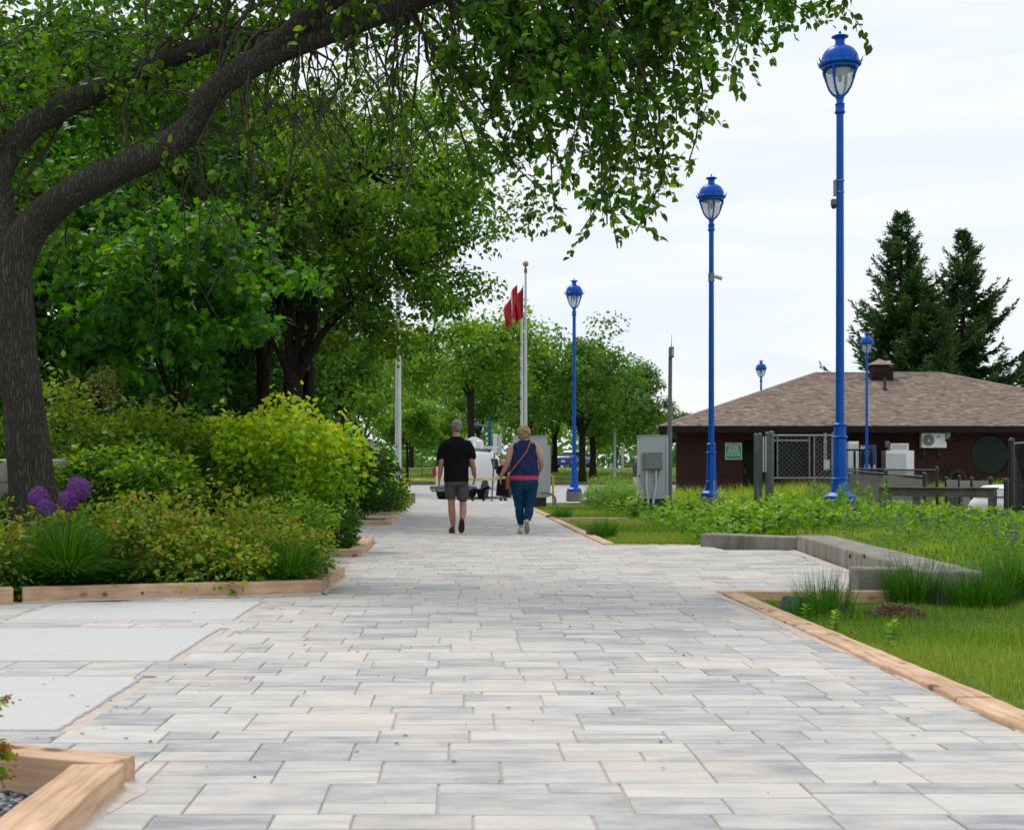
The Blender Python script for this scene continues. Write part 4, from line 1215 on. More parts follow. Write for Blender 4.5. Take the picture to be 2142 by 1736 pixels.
# roof deck + shingle courses
A, B_, C, D_ = (EX0, EY0, EZ), (EX1, EY0, EZ), (EX1, EY1, EZ), (BX0, EY1, EZ)
E, F_ = (RX0, RY, RZ), (RX1, RY, RZ)
mb = MB(); mb._add([A, B_, C, D_, E, F_], [(0, 1, 5, 4), (1, 2, 5), (2, 3, 4, 5), (3, 0, 4)])
roof = mb.build('roof', M['fascia'], bld, W=True)
def shingle_plane(p0, p1, q0, q1, expo=.17, tabw=.24, seed=1):
    r = np.random.default_rng(seed)
    p0, p1, q0, q1 = map(Vector, (p0, p1, q0, q1))
    e = (p1 - p0).normalized()
    nn = e.cross(q0 - p0).normalized()
    if nn.z < 0: nn = -nn
    up = nn.cross(e)
    if up.z < 0: up = -up
    Hh = (q0 - p0).dot(up); L = (p1 - p0).length
    lo0, lo1 = 0.0, L; hi0, hi1 = (q0 - p0).dot(e), (q1 - p0).dot(e)
    rows = int(Hh / expo)
    for i in range(rows + 1):
        s0, s1 = i * expo, min((i + 1) * expo, Hh)
        if s1 - s0 < .02: continue
        sm = (s0 + s1) / 2 / Hh
        a = lo0 + (hi0 - lo0) * sm; b = lo1 + (hi1 - lo1) * sm
        x = a - r.uniform(0, tabw)
        while x < b:
            w = tabw * r.uniform(.6, 1.3)
            x0, x1 = max(x, a), min(x + w, b)
            if x1 - x0 > .01:
                h0, h1 = .016 + r.uniform(0, .010), .006
                A0 = p0 + e * x0 + up * s0 + nn * h0; A1 = p0 + e * x1 + up * s0 + nn * h0
                B1 = p0 + e * x1 + up * (s1 + .01) + nn * h1; B0 = p0 + e * x0 + up * (s1 + .01) + nn * h1
                C0 = p0 + e * x0 + up * s0; C1 = p0 + e * x1 + up * s0
                k = len(SV); SV.extend([A0, A1, B1, B0, C0, C1]); SF.append((k, k + 1, k + 2, k + 3)); SF.append((k + 4, k + 5, k + 1, k))
                rv = float(np.clip(r.normal(.5, .22), 0, 1)); SR.append(rv); SR.append(rv * .6)
            x += w
SV, SF, SR = [], [], []
shingle_plane(A, B_, E, F_, seed=1)
shingle_plane(D_, A, E, E, seed=2)
shingle_plane(B_, C, F_, F_, seed=3)
shingle_plane(C, D_, F_, E, .19, .6, seed=4)
L_ = wloc(roof); me = mesh_from('shingles', [v - L_ for v in SV], SF); p_attr(me, SR)
tag(add('shingles', me, M['shingle'], roof), kind='stuff')
M['shingle_cap'] = simple('ridge_cap', (.30, .235, .195), .9, (.22, .165, .135), 6)
for a, b in ((A, E), (B_, F_), (E, F_), (C, F_), (D_, E)):
    a, b = Vector(a), Vector(b); d = b - a; n_ = int(d.length / .35); sd = d.normalized().cross(Vector((0, 0, 1))).normalized() * .14
    mb = MB()
    for k in range(n_):
        p, q = a + d * k / n_, a + d * (k + 1.06) / n_
        zz = Vector((0, 0, .035)); z2 = Vector((0, 0, .022)); dn = Vector((0, 0, -.035))
        mb._add([p + sd + dn + zz, p + zz + Vector((0, 0, .01)), p - sd + dn + zz, q + sd + dn + z2, q + z2 + Vector((0, 0, .01)), q - sd + dn + z2], [(0, 1, 4, 3), (1, 2, 5, 4), (0, 2, 1)])
    mb.build('ridge_cap', M['shingle_cap'], roof, W=True)
# roof vent with pyramid cap, small white box, vent pipe, conduit
q = P(1840, 790, 66.6)
t = empty('roof_vent', (q.x, q.y, q.z - .2), 0, 'square brown roof vent with a pale pyramid cap on the ridge', 'roof vent')
mb = MB(); mb.box((0, 0, .18), (1.0, .9, .50)); mb.build('vent_base', M['fascia'], t, bevel=.01)
mb = MB(); mb.box((0, 0, .60), (.78, .72, .36)); mb.build('vent_box', M['brick'], t, bevel=.01)
mb = MB(); mb._add([(-.56, -.5, .78), (.56, -.5, .78), (.56, .5, .78), (-.56, .5, .78), (0, 0, 1.08)], [(0, 1, 4), (1, 2, 4), (2, 3, 4), (3, 0, 4), (3, 2, 1, 0)]); mb.build('vent_cap', M['shingle_cap'], t)
q = P(1855, 762, 66.9)
t = empty('antenna_box', (q.x, q.y, q.z - .5), 0, 'small white antenna box on a mast beside the roof vent', 'antenna')
mb = MB(); mb.tube([(0, 0, -.3), (0, 0, .5)], .02, 6); mb.build('mast', M['galv'], t)
mb = MB(); mb.box((.05, -.03, .52), (.22, .10, .26)); mb.build('housing', M['signwhite'], t, bevel=.01)
q = P(1851, 812, 64.6)
t = empty('vent_pipe', (q.x, q.y, q.z - .1), 0, 'black plumbing vent pipe standing on the shingles', 'pipe')
mb = MB(); mb.lathe([(.14, -.1), (.13, .08), (.07, .10), (.065, .58)], 12); mb.build('pipe', M['dark'], t, smooth=True, angle=40)
t = empty('roof_conduit', (19, 66.4, 5.5), 0, 'thin pale conduit running along the shingles below the ridge', 'conduit')
def rz_at(y): return EZ + (y - EY0) / (RY - EY0) * (RZ - EZ)
mb = MB(); yy0 = 66.3; mb.tube([(P(1795, 0, yy0).x, yy0, rz_at(yy0) + .08), (P(1860, 0, yy0).x, yy0, rz_at(yy0) + .08), (P(1960, 0, yy0).x, yy0 + .9, rz_at(yy0 + .9) + .08)], .022, 6); mb.build('conduit', M['galv'], t, W=True)

# things along the front wall
c0, c1 = P(1517, 926, 59.96), P(1551.5, 961, 59.96)
t = empty('green_sign', ((c0.x + c1.x) / 2, 59.96, c1.z), 0, 'green square notice with white lettering on the brick wall', 'sign')
w, h = c1.x - c0.x, c0.z - c1.z
mb = MB(); mb.box((0, 0, h / 2), (w, .03, h)); mb.build('border', M['signwhite'], t, bevel=.003)
mb = MB(); mb.box((0, -.017, h / 2), (w - .05, .006, h - .05)); mb.build('panel', M['signgreen'], t)
def text(body, parent, x, y, z, size, mat, wide=1.0, name='lettering'):
    cu = bpy.data.curves.new('lettering', 'FONT'); cu.body = body; cu.size = size; cu.align_x = 'CENTER'; cu.align_y = 'CENTER'; cu.extrude = .001; cu.offset = size * .015
    tmp = bpy.data.objects.new('tmp', cu); col.objects.link(tmp)
    bpy.context.view_layer.update()
    me = bpy.data.meshes.new_from_object(tmp.evaluated_get(bpy.context.evaluated_depsgraph_get()))
    bpy.data.objects.remove(tmp)
    o = add(name, me, mat, parent, (x, y, z), (R(90), 0, 0)); o.scale = (wide, 1, 1)
    return o
for body, zf, s, wd in (('UNDERGROUND', .845, .105, .78), ('WATER', .70, .125, .98), ('FILLING', .555, .125, .98), ('STATION', .40, .125, 1.0), ('POTABLE WATER', .255, .085, .82)):
    text(body, t, 0, -.0225, h * zf, s, M['signwhite'], wd)
# air conditioner
a, b = P(1933, 914, 59.6), P(1969, 937, 59.6); a = P(1932, 913, 59.55); b = P(1980, 940, 59.55)
cx_, cz_ = (P(1953, 0, 59.55).x), CAMH + (PY - 921) / F * 59.55
t = empty('air_conditioner', (cx_, 59.55, cz_ - .31), 0, 'white outdoor air conditioner unit bracketed to the brick wall', 'air conditioner')
mb = MB(); mb.box((0, .16, .31), (.98, .32, .62)); mb.build('casing', M['white'], t, bevel=.02)
mb = MB(); mb.lathe([(.245, 0), (.245, .02), (.225, .022)], 32); o = mb.build('fan_grille', M['grey_box'], t, loc=(-.22, 0.005, .31), rot=(R(90), 0, 0))
for r_ in (.06, .12, .18):
    mb = MB(); mb.tube([(-.22 + r_ * math.cos(2 * math.pi * k / 24), -.022, .31 + r_ * math.sin(2 * math.pi * k / 24)) for k in range(25)], .006, 5, cap=False); mb.build('grille_ring', M['galv'], t)
mb = MB(); mb.lathe([(.045, 0), (.04, .02)], 14); mb.build('fan_hub', M['signwhite'], t, loc=(-.22, -.018, .31), rot=(R(90), 0, 0))
mb = MB(); mb.box((.20, -.004, .46), (.11, .01, .05)); mb.build('badge', M['dark'], t)
mb = MB(); mb.box((.52, .15, .12), (.07, .24, .24)); mb.build('valve_cover', M['white'], t, bevel=.015)
for dx in (-.30, .34):
    mb = MB(); mb.box((dx, .3, -.18), (.05, .04, .42)); mb.box((dx, .18, -.02), (.05, .36, .04)); mb.build('bracket', M['dark'], t)
mb = MB(); mb.tube([(.5, .15, .3), (.62, .1, .28), (.78, .25, .45), (.9, .34, .55)], .03, 8); mb.tube([(.66, .1, .30), (.95, .12, .38)], .02, 6); mb.build('pipe', M['dark'], t, smooth=True)
q = P(1982, 911, 59.9); t = empty('wall_lamp', (q.x, q.y, q.z), 0, 'small pale fixture under the eave beside the air conditioner', 'fixture')
mb = MB(); mb.box((0, 0, 0), (.20, .18, .32)); mb.box((0, -.1, -.02), (.14, .03, .2)); mb.build('housing', M['signgrey'], t, bevel=.02)
q = P(1856, 922 + 18, 59.9); q = P(1856, 918 + 22, 59.9)
q = P(1856, 923 + 3, 59.93); t = empty('wall_switch', (q.x, q.y, q.z - .06), 0, 'small white switch box on the brick wall', 'switch box')
mb = MB(); mb.box((0, 0, 0), (.18, .10, .26)); mb.box((0, -.055, 0), (.10, .02, .14)); mb.build('housing', M['signgrey'], t, bevel=.012)
# white ice cabinet with a smaller box on it
a, b = P(1857, 942, 59.0), P(1907, 942, 59.0)
gz_ = g1(a.x, 59)
t = empty('white_cabinet', ((a.x + b.x) / 2, 59.2, gz_), 0, 'white metal storage cabinet standing against the brick wall', 'cabinet')
H_ = a.z - gz_
mb = MB(); mb.box((.08, .35, H_ / 2), (b.x - a.x + .18, .7, H_)); mb.build('casing', M['white'], t, bevel=.015)
mb = MB(); mb.box((-.06, -.015, H_ / 2), (b.x - a.x - .22, .03, H_ - .25)); dd = mb.build('door', M['signgrey'], t, bevel=.01)
mb = MB(); mb.box((-.06 - (b.x - a.x) / 2 + .02, -.03, H_ * .62), (.04, .05, .16)); mb.build('handle', M['dark'], dd)
hb = H_
t = empty('white_box', ((a.x + b.x) / 2 + .1, 59.35, gz_ + H_ + .002), 0, 'small white framed box on top of the white cabinet', 'box')
mb = MB(); mb.box((0, .2, .15), (.76, .45, .30)); mb.build('casing', M['white'], t, bevel=.012)
mb = MB(); mb.box((0, -.03, .15), (.62, .012, .20)); mb.build('front_panel', M['signgrey'], t, bevel=.004)
# vending machines
a, b = P(1775, 923, 58.9), P(1797, 923, 58.9); gz_ = g1(a.x, 58.9)
t = empty('ice_merchandiser', ((a.x + b.x) / 2, 58.9, gz_), 0, 'tall white ribbed vending cabinet behind the tallest lamp', 'vending cabinet')
H_ = a.z - gz_
mb = MB(); mb.box((0, .4, H_ / 2), (b.x - a.x, .75, H_)); mb.build('casing', M['white'], t, bevel=.02)
for k in range(5):
    mb = MB(); mb.box((-.18 + .09 * k, .012, H_ / 2), (.03, .03, H_ - .2)); mb.build('rib', M['signgrey'], t)
a, b = P(1799, 930, 58.9), P(1834, 930, 58.9)
t = empty('vending_machine', ((a.x + b.x) / 2, 58.9, gz_), 0, 'dark blue drinks vending machine with white letters at its top', 'vending machine')
H_ = a.z - gz_; w = b.x - a.x
mb = MB(); mb.box((0, .4, H_ / 2), (w, .75, H_)); mb.build('casing', M['vending'], t, bevel=.015)
mb = MB(); mb.box((-.06, .015, H_ * .52), (w - .22, .02, H_ * .55)); mb.build('front_panel', M['interior'], t)
text('AN', t, -.20, .012, H_ - .13, .20, M['signwhite'], 1.0)
for i_ in range(2):
    for k in range(5):
        mb = MB(); mb.lathe([(.05, 0), (.05, .12), (.02, .17), (.02, .2)], 10); mb.build('bottle', M['signgrey'] if (i_ + k) % 2 else M['greentub'], t, loc=(-.22 + .11 * k + .02, -.02, H_ * .40 + .33 * i_), smooth=False)
mb = MB(); mb.box((w / 2 - .05, -.005, H_ * .5), (.06, .02, H_ * .7)); mb.build('light_strip', M['carblue'], t)
# railing in front of the machines
t = empty('dark_railing', (P(1790, 0, 57.6).x, 57.6, g1(16, 57.6)), 0, 'dark metal railing in front of the vending machines', 'railing')
zt = CAMH + (PY - 941) / F * 57.6
x0, x1 = P(1770, 0, 57.6).x, P(1823, 0, 57.6).x
mb = MB(); mb.box(((x0 + x1) / 2, 57.6, zt), (x1 - x0, .06, .07)); mb.build('top_rail', M['fascia'], t, W=True)
for k in range(4):
    xx = x0 + (x1 - x0) * k / 3; mb = MB(); mb.box((xx, 57.6, zt / 2 - .05), (.08, .06, zt)); mb.build('post', M['fascia'], t, W=True)
# black ring hanging low on the wall
q = P(1995 + 8, 1003, 59.7); 
t = empty('black_hose', (q.x + .2, 59.75, 0), 0, 'black hose looped over a hook low on the brick wall', 'hose')
for k in range(3):
    mb = MB(); c = Vector((P(2001, 0, 59.75).x, 59.72 - .05 * k, CAMH + (PY - 1003) / F * 59.75 - .05)); rr = .40 - .04 * k
    mb.tube([c + Vector((rr * math.cos(2 * math.pi * i / 28), 0, 1.15 * rr * math.sin(2 * math.pi * i / 28))) for i in range(29)], .05, 8, cap=False); mb.build('hose_loop', M['rubber'], t, W=True, smooth=True)

# ================================================================== fences on the right
def chain_link(mb, a, b, z0, z1, cell=.075, r=.004):
    """woven diamond wires between two ground points"""
    a, b = Vector(a), Vector(b); d = (b - a); L = d.length; d.normalize(); H_ = z1 - z0
    n = int((L + H_) / cell)
    for k in range(n + 1):
        s = k * cell
        for sg in (1, -1):
            # line u = s - sg... rising at 45 degrees
            if sg > 0: u0, u1, w0, w1 = s - H_, s, 0, H_
            else: u0, u1, w0, w1 = s, s - H_, 0, H_
            # clip to 0..L
            def cl(ua, wa, ub, wb):
                pts = []
                for u_ in (0, L):
                    if (ua - u_) * (ub - u_) < 0:
                        tt = (u_ - ua) / (ub - ua); pts.append((u_, wa + (wb - wa) * tt))
                for (u_, w_) in ((ua, wa), (ub, wb)):
                    if 0 <= u_ <= L: pts.append((u_, w_))
                return pts
            pts = cl(u0, w0, u1, w1)
            if len(pts) >= 2 and abs(pts[0][0] - pts[1][0]) > .005:
                p, q = pts[0], pts[1]
                off = Vector((-d.y, d.x, 0)) * (.003 * sg)
                mb.tube([a + d * p[0] + off + Vector((0, 0, z0 + p[1])), a + d * q[0] + off + Vector((0, 0, z0 + q[1]))], r, 3, cap=False)
def post(parent, p, z1, r, mat, cap=True, name='post'):
    mb = MB(); z0 = g1(p[0], p[1]) - .1
    mb.lathe([(r, z0), (r, z1 - .03)] + ([(r * 1.12, z1 - .03), (r * 1.12, z1 - .005), (r * .8, z1 + .02), (r * .3, z1 + .035)] if cap else []), 14, (p[0], p[1], 0))
    return mb.build(name, mat, parent, W=True, smooth=True, angle=40)
# grey gate enclosure
Y = 36.0
t = empty('chain_link_gate', (P(1660, 0, Y).x, Y, g1(9, Y)), 0, 'grey chain-link gate with round posts in front of the building', 'gate')
for px, dy, py in ((1581, .5, 909), (1590, .2, 908), (1606, .0, 906), (1614, -.3, 904), (1745, .1, 906), (1765, .3, 905)):
    q = P(px, py, Y + dy); post(t, (q.x, q.y), q.z, .062 if px in (1606, 1614) else .05, M['grey_post'])
gx0, gx1 = P(1618, 0, Y).x, P(1742, 0, Y).x; gm = P(1693, 0, Y).x
zt, zb_ = CAMH + (PY - 911) / F * Y, CAMH + (PY - 1000) / F * Y
mb = MB(); mb.tube([(gx0, Y, zt), (gx1, Y, zt)], .028, 8); mb.tube([(gx0, Y, zt - .13), (gm, Y, zt - .13)], .02, 8); mb.build('top_rail', M['galv'], t, W=True, smooth=True, angle=50)
mb = MB(); mb.tube([(gx0, Y, zb_), (gx1, Y, zb_)], .024, 8); mb.build('bottom_rail', M['galv'], t, W=True, smooth=True, angle=50)
for xx in (gx0 + .10, gm, gm + .12, gx1 - .02):
    mb = MB(); mb.tube([(xx, Y, zb_), (xx, Y, zt)], .022, 8); mb.build('stile', M['galv'], t, W=True, smooth=True, angle=50)
mb = MB(); chain_link(mb, (gm + .12, Y + .02, 0), (gx1 - .02, Y + .02, 0), zb_, zt, .125, .008); mb.build('wire_mesh', M['grey_post'], t, W=True)
mb = MB(); chain_link(mb, (gx0 + .1, Y + .02, 0), (gm, Y + .02, 0), zb_, zt - .05, .125, .006); mb.build('wire_mesh', M['grey_post'], t, W=True)
mb = MB(); chain_link(mb, (gm - .02, Y + .2, 0), (gm + .95, Y + .2, 0), g1(9, Y), zb_ - .03, .075, .006); mb.build('wire_mesh', M['galv'], t, W=True)
# plain dark sheet behind the left leaf, darkens its mesh panel
mb = MB(); mb.box(((gx0 + gm) / 2 + .08, Y + .06, (zt + zb_) / 2 - .06), (gm - gx0 - .2, .01, zt - zb_ - .25)); mb.build('dark_backing', M['interior'], t, W=True)
for px in (1597, 1602):
    q = P(px, 950, Y - .1); mb = MB(); mb.box((q.x, q.y, q.z), (.03, .01, .9)); mb.build('sign_edge', M['signwhite'], t, W=True)
mb = MB(); q = P(1726, 945, Y - .05); mb.box((q.x, q.y, q.z), (.07, .05, .95)); mb.build('latch_bar', M['galv'], t, W=True)
mb = MB(); q = P(1729, 972, Y - .08); mb.box((q.x, q.y, q.z), (.14, .06, .24)); mb.build('lock_box', M['signgrey'], t, W=True, bevel=.01)
# black chain link runs
GF = 'black chain-link fence runs'
def run(label, posts_, Y0s, mesh_h, rail=True, r=.04):
    q0 = P(*posts_[0][:2], posts_[0][2])
    t = empty('chain_link_fence', (q0.x, q0.y, g1(q0.x, q0.y)), 0, label, 'fence', GF)
    pts = []
    for px, py, Y_ in posts_:
        q = P(px, py, Y_); post(t, (q.x, q.y), q.z, r, M['black']); pts.append(q)
    for a_, b_ in zip(pts[:-1], pts[1:]):
        if rail:
            mb = MB(); mb.tube([(a_.x, a_.y, a_.z - .07), (b_.x, b_.y, b_.z - .07)], .022, 8); mb.build('top_rail', M['black'], t, W=True, smooth=True, angle=50)
        mb = MB(); z0_ = max(g1(a_.x, a_.y), g1(b_.x, b_.y)); chain_link(mb, (a_.x, a_.y, 0), (b_.x, b_.y, 0), z0_, min(a_.z, b_.z) - .06, mesh_h, .006); mb.build('wire_mesh', M['black'], t, W=True)
    return t
run('black chain-link run leading back from the tallest lamp', [(1934, 990.6, 29.5), (1854, 985, 33.0), (1768, 978, 36.5)], None, .06)
run('black chain-link run with a bristly top rail before the white cabinet', [(1767, 975, 40.0), (1960, 978, 36.5)], None, .06)
run('low black chain-link run of close posts under the round window', [(1979, 999, 38.0), (2007, 996, 36.5), (2033, 1000, 35.0), (2072, 1000, 33.0)], None, .055, rail=False)
t = run('tall black chain-link run with a bundled roll of spare mesh', [(2116, 920, 23.2), (2170, 915, 24.4)], None, .045, r=.045)
mb = MB(); q = P(2105, 1004, 22.6); post(t, (q.x, q.y), q.z, .04, M['black'])
# rolled spare mesh bundled behind the tall post
mb = MB()
q = P(2133, 1020, 23.6)
for k in range(26):
    a = 2 * math.pi * k / 26
    for sg in (1, -1):
        mb.tube([(q.x + .12 * math.cos(a + sg * u * 1.6), q.y + .12 * math.sin(a + sg * u * 1.6), g1(q.x, q.y) + u * 1.42) for u in [i / 8 for i in range(9)]], .0035, 3, cap=False)
mb.build('mesh_roll', M['black'], t, W=True)
# weathered wooden rail fence
Y = 24.2
t = empty('wooden_rail_fence', (P(1970, 0, Y).x, Y, g1(8, Y)), 0, 'grey weathered wooden rail fence above the purple vetch', 'fence')
p0, p1 = P(1848, 1026, 26.4), P(2079, 1035, 23.6)
d = (p1 - p0); ang = math.atan2(d.y, d.x); L = Vector((d.x, d.y, 0)).length
def plank(name, za, zb2, h, th, off=0, cap=False):
    mb = MB(); c = (p0 + p1) / 2; mb.box((0, off, 0), (L + .1, th, h)); o = mb.build(name, M['greywood'], t, bevel=.006); o.location = Vector((c.x, c.y, (za + zb2) / 2)) - t.location; o.rotation_euler = (0, 0, ang); return o
zr = (p0.z + p1.z) / 2
plank('rail', zr, zr, .14, .04)
plank('cap_rail', zr + .085, zr + .085, .03, .12)
zl = CAMH + (PY - 1082) / F * 24.0
plank('rail', zl, zl, .15, .04)
for k in range(4):
    u = k / 3; q = p0.lerp(p1, u); q.y += .065; mb = MB(); z0_ = g1(q.x, q.y) - .1
    mb.box((0, 0, (q.z + .06 + z0_) / 2), (.13, .085, q.z + .06 - z0_)); o = mb.build('post', M['greywood'], t, bevel=.008); o.location = Vector((q.x, q.y, 0)) - t.location; o.rotation_euler = (0, 0, ang)
# white moulded shell behind the fence at the right edge
q = P(2090, 1055, 27.0)
t = empty('white_boat', (q.x + .42, q.y + .2, g1(q.x, q.y)), R(35), 'white moulded boat shell lying behind the black fence', 'boat')
mb = MB(); rs = []
for i in range(9):
    u = i / 8; rs.append((0, 0, .02 + .70 * u, .50 - .16 * u * u - (.03 if i in (3, 6) else 0), 1.1 - .35 * u * u - (.04 if i in (3, 6) else 0)))
mb.rings(rs, 36, 2.3); o = mb.build('hull', M['white'], t, smooth=True, angle=60)
mb = MB(); mb.rings([(0, 0, .71, .36, .78), (0, 0, .76, .30, .70), (0, 0, .78, .2, .5)], 36, 2.3); mb.build('keel_ridge', M['white'], t, smooth=True)
for z_, s in ((.28, .985), (.55, .985)):
    mb = MB(); u = (z_ - .02) / .70; rx_, ry_ = .50 - .16 * u * u, 1.1 - .35 * u * u; mb.rings([(0, 0, z_ - .012, rx_ * s, ry_ * s), (0, 0, z_ + .012, rx_ * s, ry_ * s)], 36, 2.3); mb.build('rub_strip', M['grey_box'], t)
# yellow crate and blue bin glimpsed between the fences
q = P(1935, 1068, 30.5); t = empty('yellow_crate', (q.x + .2, q.y, g1(q.x, q.y)), .2, 'yellow ochre crate glimpsed between the fence runs', 'crate')
mb = MB(); mb.box((0, 0, .10), (.95, .4, .2)); mb.build('crate_body', M['yellow'], t, bevel=.01)
mb = MB(); mb.box((.1, 0, .24), (.5, .38, .08)); mb.build('crate_lid', M['yellow'], t, bevel=.01)

# ================================================================== road signs and far posts
def sign_post(label, px, ytop, ybot, Y, lean, panels, name='road_sign', r=.03, rz=0):
    b = P(px, ybot, Y); z0 = min(b.z, g1(b.x, Y)) ; z0 = g1(b.x, Y)
    t = empty(name, (b.x, Y, z0), 0, label, 'sign')
    tp = P(px + lean, ytop, Y)
    mb = MB(); mb.tube([(b.x, Y, z0 - .1), (tp.x, Y, tp.z)], r, 8); mb.build('post', M['grey_post'], t, W=True, smooth=True, angle=50)
    for (x0, y0, x1, y1, mat) in panels:
        a, c = P(x0, y0, Y - .04), P(x1, y1, Y - .04)
        mb = MB(); mb.box(((a.x + c.x) / 2, Y - .05 if name != 'x' else Y, (a.z + c.z) / 2), (abs(c.x - a.x), .012, abs(a.z - c.z))); mb.build('panel', mat, t, W=True, bevel=.004)
    return t
sign_post('pair of blank white sign plates on a leaning post before the van', 1028, 905, 1052, 53.0, 9, [(1031, 907, 1040, 948, M['signwhite']), (1041, 909, 1050, 948, M['signgrey'])])
sign_post('grey backs of stacked road signs behind the dark shrub', 789, 921, 1020, 45.0, -2, [(769, 923, 784.5, 962, M['signgrey']), (787.5, 922, 798, 938, M['signgrey']), (787.5, 939, 798.5, 970, M['signgrey'])], r=.045)
t = sign_post('round red no entry sign on a grey post on the far lawn', 883, 900, 985, 96.0, 0, [], r=.04)
q = P(883, 909, 95.93); mb = MB(); mb.lathe([(.33, 0), (.33, .02)], 28); mb.build('disc', M['red'], t, rot=(R(90), 0, 0), loc=q - t.location)
mb = MB(); mb.box((q.x, q.y - .03, q.z), (.46, .012, .12)); mb.build('bar', M['signwhite'], t, W=True)
for px, y0, Y_, lab in ((1286, 846, 96, 'tall grey parking light post with a short arm among the far trees'), (1302, 930, 108, 'short pale post on the far lawn right of the round trees'), (1147 + 4, 925, 104, 'pale grey post with a small sign near the blue car'), (703 + 4, 880, 70, 'blue lamp post lost in the far left foliage')):
    x = (px - PX) / F * Y_; z0 = g1(x, Y_); z1 = CAMH + (PY - y0) / F * Y_
    t = empty('light_post', (x, Y_, z0), 0, lab, 'post')
    mt = M['lampblue'] if 'blue lamp' in lab else M['white_metal']
    mb = MB(); mb.tube([(0, 0, -.1), (0, 0, z1 - z0)], .10, 10); mb.build('pole_shaft', mt, t, smooth=True, angle=50)
    if 'arm' in lab:
        mb = MB(); mb.tube([(0, 0, z1 - z0), (-.5, 0, z1 - z0 + .05)], .05, 6); mb.box((-.55, 0, z1 - z0 + .05), (.6, .25, .10)); mb.build('lamp_head', mt, t)
    elif 'sign' in lab:
        mb = MB(); mb.box((0, -.1, z1 - z0 - .5), (.6, .03, .9)); mb.build('panel', M['signgrey'], t)
    else:
        mb = MB(); mb.ell((0, 0, z1 - z0), (.14, .14, .14)); mb.build('cap', mt, t, smooth=True)
# blue overhead bar among the trees
t = empty('height_barrier', (P(1024, 0, 84).x, 84, g1(2, 84)), 0, 'bright blue height barrier bar and post behind the van', 'barrier')
mb = MB(); q = P(1024, 870, 84); mb.tube([(q.x, 84, g1(q.x, 84)), (q.x, 84, q.z)], .07, 8); mb.build('post', M['lampblue'], t, W=True)
mb = MB(); mb.tube([P(986, 886, 88), P(1024, 893, 84)], .06, 8); mb.build('bar', M['lampblue'], t, W=True)
# ================================================================== people and animals
def spline(pts, rad, k=5):
    """Catmull-Rom through points, radii interpolated"""
    pts = [Vector(p) for p in pts]; out, ro = [], []
    n = len(pts)
    for i in range(n - 1):
        p0, p1, p2, p3 = pts[max(i - 1, 0)], pts[i], pts[i + 1], pts[min(i + 2, n - 1)]
        for j in range(k):
            t_ = j / k
            out.append(0.5 * ((2 * p1) + (p2 - p0) * t_ + (2 * p0 - 5 * p1 + 4 * p2 - p3) * t_ ** 2 + (3 * p1 - p0 - 3 * p2 + p3) * t_ ** 3))
            ro.append(rad[i] + (rad[i + 1] - rad[i]) * (t_ * t_ * (3 - 2 * t_)))
    out.append(pts[-1]); ro.append(rad[-1])
    return out, ro

def limb(mb, pts, rad, n=12, k=5):
    p, r = spline(pts, rad, k)
    a = (p[0] - p[1]).normalized(); b = (p[-1] - p[-2]).normalized()
    p = [p[0] + a * r[0] * .6] + p + [p[-1] + b * r[-1] * .6]; r = [r[0] * .5] + r + [r[-1] * .5]
    mb.tube(p, r, n)

def blob(o, voxel, smooth_it=2):
    m = o.modifiers.new('remesh', 'REMESH'); m.mode = 'VOXEL'; m.voxel_size = voxel; m.use_smooth_shade = True
    s = o.modifiers.new('smooth', 'SMOOTH'); s.factor = .5; s.iterations = smooth_it
    return o

def hand(mb, wrist, dirv, palm_n, s=1.0, curl=.5):
    """palm with four fingers and a thumb; dirv = along fingers, palm_n = normal of the palm (curl direction)"""
    d = Vector(dirv).normalized(); nn = Vector(palm_n); nn = (nn - d * nn.dot(d)).normalized(); sd = d.cross(nn)
    w = Vector(wrist)
    c = w + d * .045 * s
    Mx = Matrix((sd, nn, d)).transposed()
    mb.ell(c, (.040 * s, .017 * s, .052 * s), M=Mx)
    for i, (off, ln) in enumerate(((-.030, .066), (-.010, .076), (.010, .072), (.029, .056))):
        b = w + d * .083 * s + sd * off * s
        e1 = b + d * ln * .42 * s + nn * .006 * s
        e2 = e1 + (d * math.cos(curl) + nn * math.sin(curl)) * ln * .33 * s
        e3 = e2 + (d * math.cos(curl * 1.9) + nn * math.sin(curl * 1.9)) * ln * .27 * s
        mb.tube([b - d * .02 * s, e1, e2, e3], [.0100 * s, .0095 * s, .0088 * s, .0075 * s], 8)
    b = w + d * .03 * s - sd * .034 * s
    mb.tube([b, b + (d * .7 - sd * .6 + nn * .3).normalized() * .032 * s, b + (d * .9 - sd * .5 + nn * .5).normalized() * .062 * s], [.0125 * s, .011 * s, .0085 * s], 8)

def head_mesh(mb, c, yaw, s=1.0):
    """skin head: skull, jaw, nose, ears, lips; looks along +Y before yaw"""
    Rm = Matrix.Rotation(yaw, 3, 'Z'); c = Vector(c)
    def q(v): return c + Rm @ (Vector(v) * s)
    mb.ell(q((0, -.008, .025)), (.075 * s, .095 * s, .090 * s), M=Rm)
    mb.ell(q((0, .028, -.045)), (.058 * s, .066 * s, .072 * s), M=Rm)
    mb.ell(q((0, .095, -.012)), (.012 * s, .018 * s, .026 * s), M=Rm)
    mb.ell(q((0, .086, -.055)), (.022 * s, .010 * s, .010 * s), M=Rm)
    mb.ell(q((0, .074, .018)), (.05 * s, .018 * s, .012 * s), M=Rm)
    for sg in (-1, 1):
        mb.ell(q((sg * .078, -.005, -.012)), (.010 * s, .020 * s, .032 * s), M=Rm, n=10, m=7)
    return q, Rm

